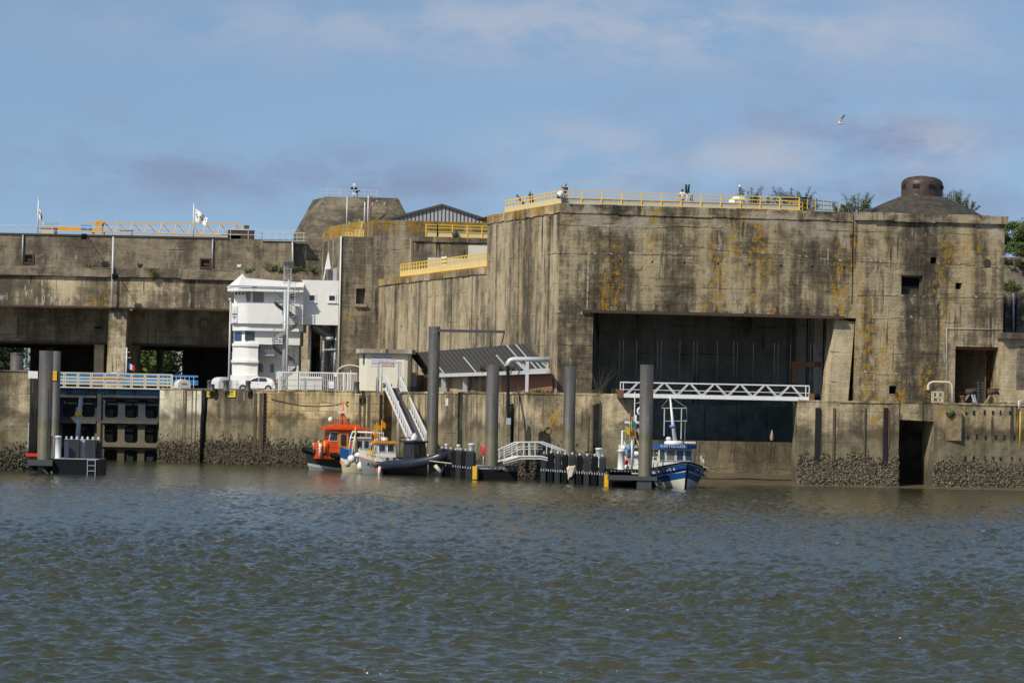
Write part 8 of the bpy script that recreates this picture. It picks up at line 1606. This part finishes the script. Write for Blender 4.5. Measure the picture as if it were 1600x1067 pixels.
# driftwood caught on the inner gate
for k, (px, py, dx, dz, lab) in enumerate(((1148, 682, 12, -3, 'forked pale branch caught on the inner lock gate'), (1090, 655, 9, 4, 'thin pale stick high on the inner lock gate'), (1118, 664, 9, -5, 'thin pale stick slanting across the inner lock gate'), (1174, 676, 6, -6, 'crossed sticks near the middle of the inner lock gate'))):
    q = P(px, py, 319.0); e = P(px + dx, py + dz, 318.8); mb = MB(); mb.tube([q, q.lerp(e, .5) + V((0, 0, .1)), e], [.09, .07, .03], 5); mb.tube([q.lerp(e, .4), q.lerp(e, .6) + V((.1, 0, .5))], [.05, .02], 5); tag(mb.build('driftwood', M_TIMB, None, q), lab, 'branch', 'sticks caught on the inner gate')
mb = MB(); q = P(1206, 688, 308.9); mb.lathe([(.13, 0), (.18, .25), (.13, .55), (.05, .9), (.01, .95)], q, 8); tag(mb.build('pale_stump', M_TIMB, None, q), 'pale upright stump on the lock sill', 'stump')

# trees and a roof showing through the pens
G4 = 'trees beyond the submarine pens'
for k, (px, w_, lab) in enumerate(((4, 5, 'olive tree seen through the leftmost pen bay'), (212, 5, 'dense green tree seen through the middle pen bay'), (232, 5, 'second green tree seen through the middle pen bay'), (252, 4, 'paler tree at the right of the middle pen bay'))): tree(lab, px, 640 + 6 * k, 7, 24 if k else 20, w_, 60 + k, 3600, mt=M_LEAF if k != 0 else M_LEAFD, group=G4, ls=.4)
r_ = random.Random(404); mb = MB(); humps = [(r_.uniform(-330, 60), r_.uniform(5, 11)) for _ in range(60)]
def where_w():
    hx2, hh2 = r_.choice(humps); return V((hx2 + r_.gauss(0, 5), 780 + r_.gauss(0, 6), 7 + hh2 * r_.random() ** .8))
leaf_cloud(mb, r_, 14000, .7, where_w); tag(mb.build('far_woods', M_LEAFD, None, (-130, 780, 7)), 'far belt of trees behind the submarine pens', 'woods', kind='stuff')
bk = thing('slate_building', 'grey-roofed building glimpsed through the middle pen bay', 'building', (P(275, 560, 700).x, 700, 7)); x0, x1 = P(258, 560, 700).x, P(300, 560, 700).x; mb = MB(); mb.box(x0, x1, 702, 720, 7, 11); mb.build('wall', M_CREAM, bk); mb = MB(); mb.prism([(x0 - 1, 700, 10.5), (x1, 700, 10.5), (x1, 706, 26), (x0 + 5, 706, 26)], (0, 2, 0)); mb.build('roof', M_SHEET, bk)
gb = thing('glazed_building', 'pale green glazed facade glimpsed through the leftmost pen bay', 'building', (P(28, 560, 700).x, 700, 7)); x0, x1 = P(10, 560, 700).x, P(52, 560, 700).x; mb = MB(); mb.box(x0 - 4, x1 + 6, 700, 716, 7, 12); mb.build('wall', M_CREAM, gb); mb = MB(); mb.box(x0, x1, 699.5, 699.9, 14, 24); mb.build('glass_wall', paint('green_glass', (.25, .36, .30), .2, dirt=.1), gb)
mb = MB()
for k in range(5): x = x0 + (x1 - x0) * k / 4; mb.box(x - .12, x + .12, 699.3, 699.5, 12, 24)
mb.box(x0 - 4, x1 + 6, 699.2, 699.5, 12, 12.8); mb.build('mullion', M_DGREY, gb)
cy = thing('concrete_drum', 'dark grey cylinder standing on the left pier edge in front of the pens', 'tank', (P(26, 580, 330).x, 330, zp)); q = cy.location; mb = MB(); zq = Zat(26, 552, 330); mb.lathe([(.62, -1), (.62, zq - zp), (.56, zq - zp), (0.01, zq - zp - .05)], q, 24); mb.build('drum', M_PILE, cy); mb = MB(); mb.lathe([(.66, zq - zp - .12), (.66, zq - zp + .02), (.56, zq - zp + .02)], q, 24); mb.build('rim', M_DGREY, cy)
sgb = thing('white_marker', 'white square marker board on the edge of the left pier', 'sign', P(51.5, 585.5, 284)); q = sgb.location; mb = MB(); mb.ob(q, (.40, 0, 0), (0, .03, 0), (0, 0, .30)); mb.build('board', M_WHITE, sgb); mb = MB(); mb.bar(q + V((0, .1, -1.5)), q + V((0, .1, .2)), .08); mb.build('bracket', M_DGREY, sgb)
# flag and gear of a ship showing over the walkway
yf = thing('ship_mast', 'small white mast with aerials and a blue, white and red flag behind the gate walkway', 'mast', P(197, 586, 375)); q = V(yf.location); mb = MB(); mb.tube([q + V((0, 0, -2)), q + V((0, 0, 3.0))], .10, 6); mb.bar(q + V((-.5, 0, 1.9)), q + V((.5, 0, 1.9)), .06); mb.bar(q + V((-.35, 0, 2.5)), q + V((.35, 0, 2.5)), .06); mb.tube([q + V((-1.1, 0, 0)), q + V((-.9, 0, .5)), q + V((-.4, 0, .55))], .06, 6); mb.build('mast_pole', M_LGREY, yf)
for k, mt in enumerate((M_BLUE, M_CLOTHW, M_RED)):
    mb = MB(); a = q + V((.15 + .25 * k, 0, 1.35 - .1 * k)); mb.add([a, a + V((.26, .05, -.1)), a + V((.26, .05, -.72)), a + V((0, 0, -.62))], [(0, 1, 2, 3)]); mb.build('flag_band', mt, yf)
mb = MB(); mb.ball(q + V((-1.3, 0, .15)), (.45, .3, .12), 10, 6); mb.build('radar', M_WHITEM, yf)

# ---------------------------------------------------------------- right-hand quay furniture and annex
an = thing('lower_annex', 'lower concrete annex with overhanging slab at the right edge', 'building', FP(sR, 7)); zA = Zat(1580, 519, 304); q0 = FP(sR - .35, 7, -.6)
mb = MB(); mb.prism([FP(sR - .3, -3, -.9), FP(sR + 14, -3, -.9), FP(sR + 14, zA - .55, -.9), FP(sR - .3, zA - .55, -.9)], EIN * 12); mb.build('annex_wall', C_TAN, an); mb = MB(); mb.prism([FP(sR - .55, zA - .55, -1.5), FP(sR + 14, zA - .55, -1.5), FP(sR + 14, zA, -1.5), FP(sR - .55, zA, -1.5)], EIN * 12); mb.build('slab', C_BACK, an)
mb = MB(); x0 = fs(1584, 545); mb.prism([FP(x0[0], 8.6, -.96), FP(sR + 14, 8.6, -.96), FP(sR + 14, fs(1584, 541)[1], -.96), FP(x0[0], fs(1584, 541)[1], -.96)], EIN * .05); mb.build('filled_panel', C_REC, an); mb = MB(); mb.prism([FP(sR - .1, -3, -1.1), FP(sR + 14, -3, -1.1), FP(sR + 14, fs(1584, 615)[1], -1.1), FP(sR - .1, fs(1584, 615)[1], -1.1)], EIN * .2); mb.build('plinth', C_TAN, an)
bwl = thing('rear_wall', 'grey stepped rear walls with a pale pipe beyond the right end of the bunker', 'wall', P(1590, 500, 326))
for y0, y1, D, mt in ((417, 470, 333, C_REC), (456, 530, 326, C_UP), (402, 420, 337, C_UP)):
    mb = MB(); mb.box(P(1540, y0, D).x, P(1680, y0, D).x, D, D + 4, Zat(1590, y1, D) - 6, Zat(1590, y0, D)); mb.build('wall_step', mt, bwl)
mb = MB(); mb.tube([P(1583.5, 520, 325.6), P(1583.5, 458, 325.6)], .09, 6); mb.build('pipe', M_LGREY, bwl); mb = MB()
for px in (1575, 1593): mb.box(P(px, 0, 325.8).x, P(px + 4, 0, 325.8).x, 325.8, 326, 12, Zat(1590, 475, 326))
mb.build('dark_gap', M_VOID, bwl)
dv = thing('davit', 'white swan-neck davit pipe standing on the right quay', 'davit', P(1488, 633, 292)); mb = MB(); mb.tube([P(px, py, 292) for px, py in ((1488.5, 634), (1488, 605), (1486.5, 600), (1482, 597), (1458, 596.5), (1453, 598.5), (1450, 603), (1450, 606))], .10, 8); mb.build('pipe', M_CRR, dv); mb = MB(); q = P(1450, 606, 292); mb.ob(q, (.09, 0, 0), (0, .09, 0), (0, 0, .14)); mb.build('nozzle', M_WHITEM, dv)
cg = thing('white_cage', 'small white barred safety cage beside the davit', 'cage', P(1476, 634, 292)); mb = MB(); x0, x1 = P(1469, 0, 292).x, P(1484, 0, 292).x; z0, z1 = 7.15, Zat(1476, 612.5, 292)
for yy in (292, 293):
    for x in (x0, (x0 + x1) / 2, x1): mb.bar((x, yy, z0), (x, yy, z1), .09)
    for z in (z0 + .05, (z0 + z1) / 2, z1): mb.bar((x0, yy, z), (x1, yy, z), .09)
for x in (x0, x1): mb.bar((x, 292, z1), (x, 293, z1), .09)
mb.build('bars', M_CRR, cg)
bo = thing('rusty_bollard', 'squat rusty mooring bollard in front of the dark niche', 'bollard', P(1504, 634, 293)); q = V(bo.location); q.z = 7.1; mb = MB(); mb.lathe([(.30, 0), (.25, .15), (.24, .5), (.34, .58), (.34, .68), (0.01, .7)], q, 16); mb.build('shaft', M_RUST, bo)
for px, lab, seed in ((1517, 'dark rusty winch on splayed legs inside the niche', 1), (1551, 'rusty capstan winch with pale struts at the right of the niche', 2)):
    wi = thing('winch', lab, 'winch', P(px, 634, 296 if seed == 2 else 299)); q = V(wi.location); q.z = 7.1; mt = M_RUSTD; mb = MB(); mb.tube([q + V((-.45, 0, 1.05)), q + V((.45, 0, 1.15))], .22, 10); mb.tube([q + V((.35, 0, 1.15)), q + V((.40, 0, 1.18))], .38, 12); mb.bar(q + V((-.5, 0, 1.3)), q + V((.6, 0, 1.35)), .1); mb.build('drum', mt, wi); mb = MB()
    for a, b_ in (((-.1, 0, 1.0), (-.75, -.2, 0)), ((0, 0, 1.0), (.4, -.2, 0)), ((.1, 0, 1.1), (.25, .4, 0)), ((.2, 0, 1.1), (1.15 if seed == 2 else .5, 0, .1 if seed == 2 else 0))): mb.bar(q + V(a), q + V(b_), .11)
    mb.build('legs', M_TIMB if seed == 2 else M_GREYM, wi)
ldr = thing('leaning_ladder', 'dark steel ladder leaning on the sunlit side of the niche', 'ladder', P(1532, 633, 298.5)); q = V(ldr.location); q.z = 7.1; mb = MB(); h = Zat(1532, 596, 298.5) - 7.1
for s in (-.22, .22): mb.bar(q + V((s, 0, 0)), q + V((s, .3, h)), .07)
for k in range(8): mb.bar(q + V((-.22, .3 * k / 8, .2 + k * (h - .3) / 7)), q + V((.22, .3 * k / 8, .2 + k * (h - .3) / 7)), .05)
mb.build('rails_and_rungs', M_DGREY, ldr)
bar_ = thing('edge_ladder', 'yellow and white ladder hoops at the right edge of the quay', 'ladder', P(1594, 640, 289.6)); q = V(bar_.location); mb = MB(); mb.tube([q + V((-.1, 0, .1)), q + V((-.1, .1, .7)), q + V((.3, .3, .75))], .06, 6); mb.build('hoop', M_WHITEM, bar_); mb = MB(); mb.tube([q + V((.0, -.1, -.1)), q + V((.0, -.1, -3.4))], .06, 6); mb.tube([q + V((.5, -.1, -.1)), q + V((.5, -.1, -3.4))], .06, 6); mb.build('yellow_stile', M_BYEL, bar_)
sc_ = thing('black_cylinder_pump', 'dark cable drum on the footbridge end at the right quay', 'drum', P(1274, 631, 291)); q = V(sc_.location); q.z = 7.2; mb = MB(); mb.tube([q + V((-.35, 0, .25)), q + V((.35, 0, .25))], .26, 12); mb.build('drum', M_BLACK, sc_); mb = MB(); mb.tube([q + V((.36, 0, .25)), q + V((.42, 0, .25))], .34, 12); mb.build('flange', M_RUSTD, sc_)
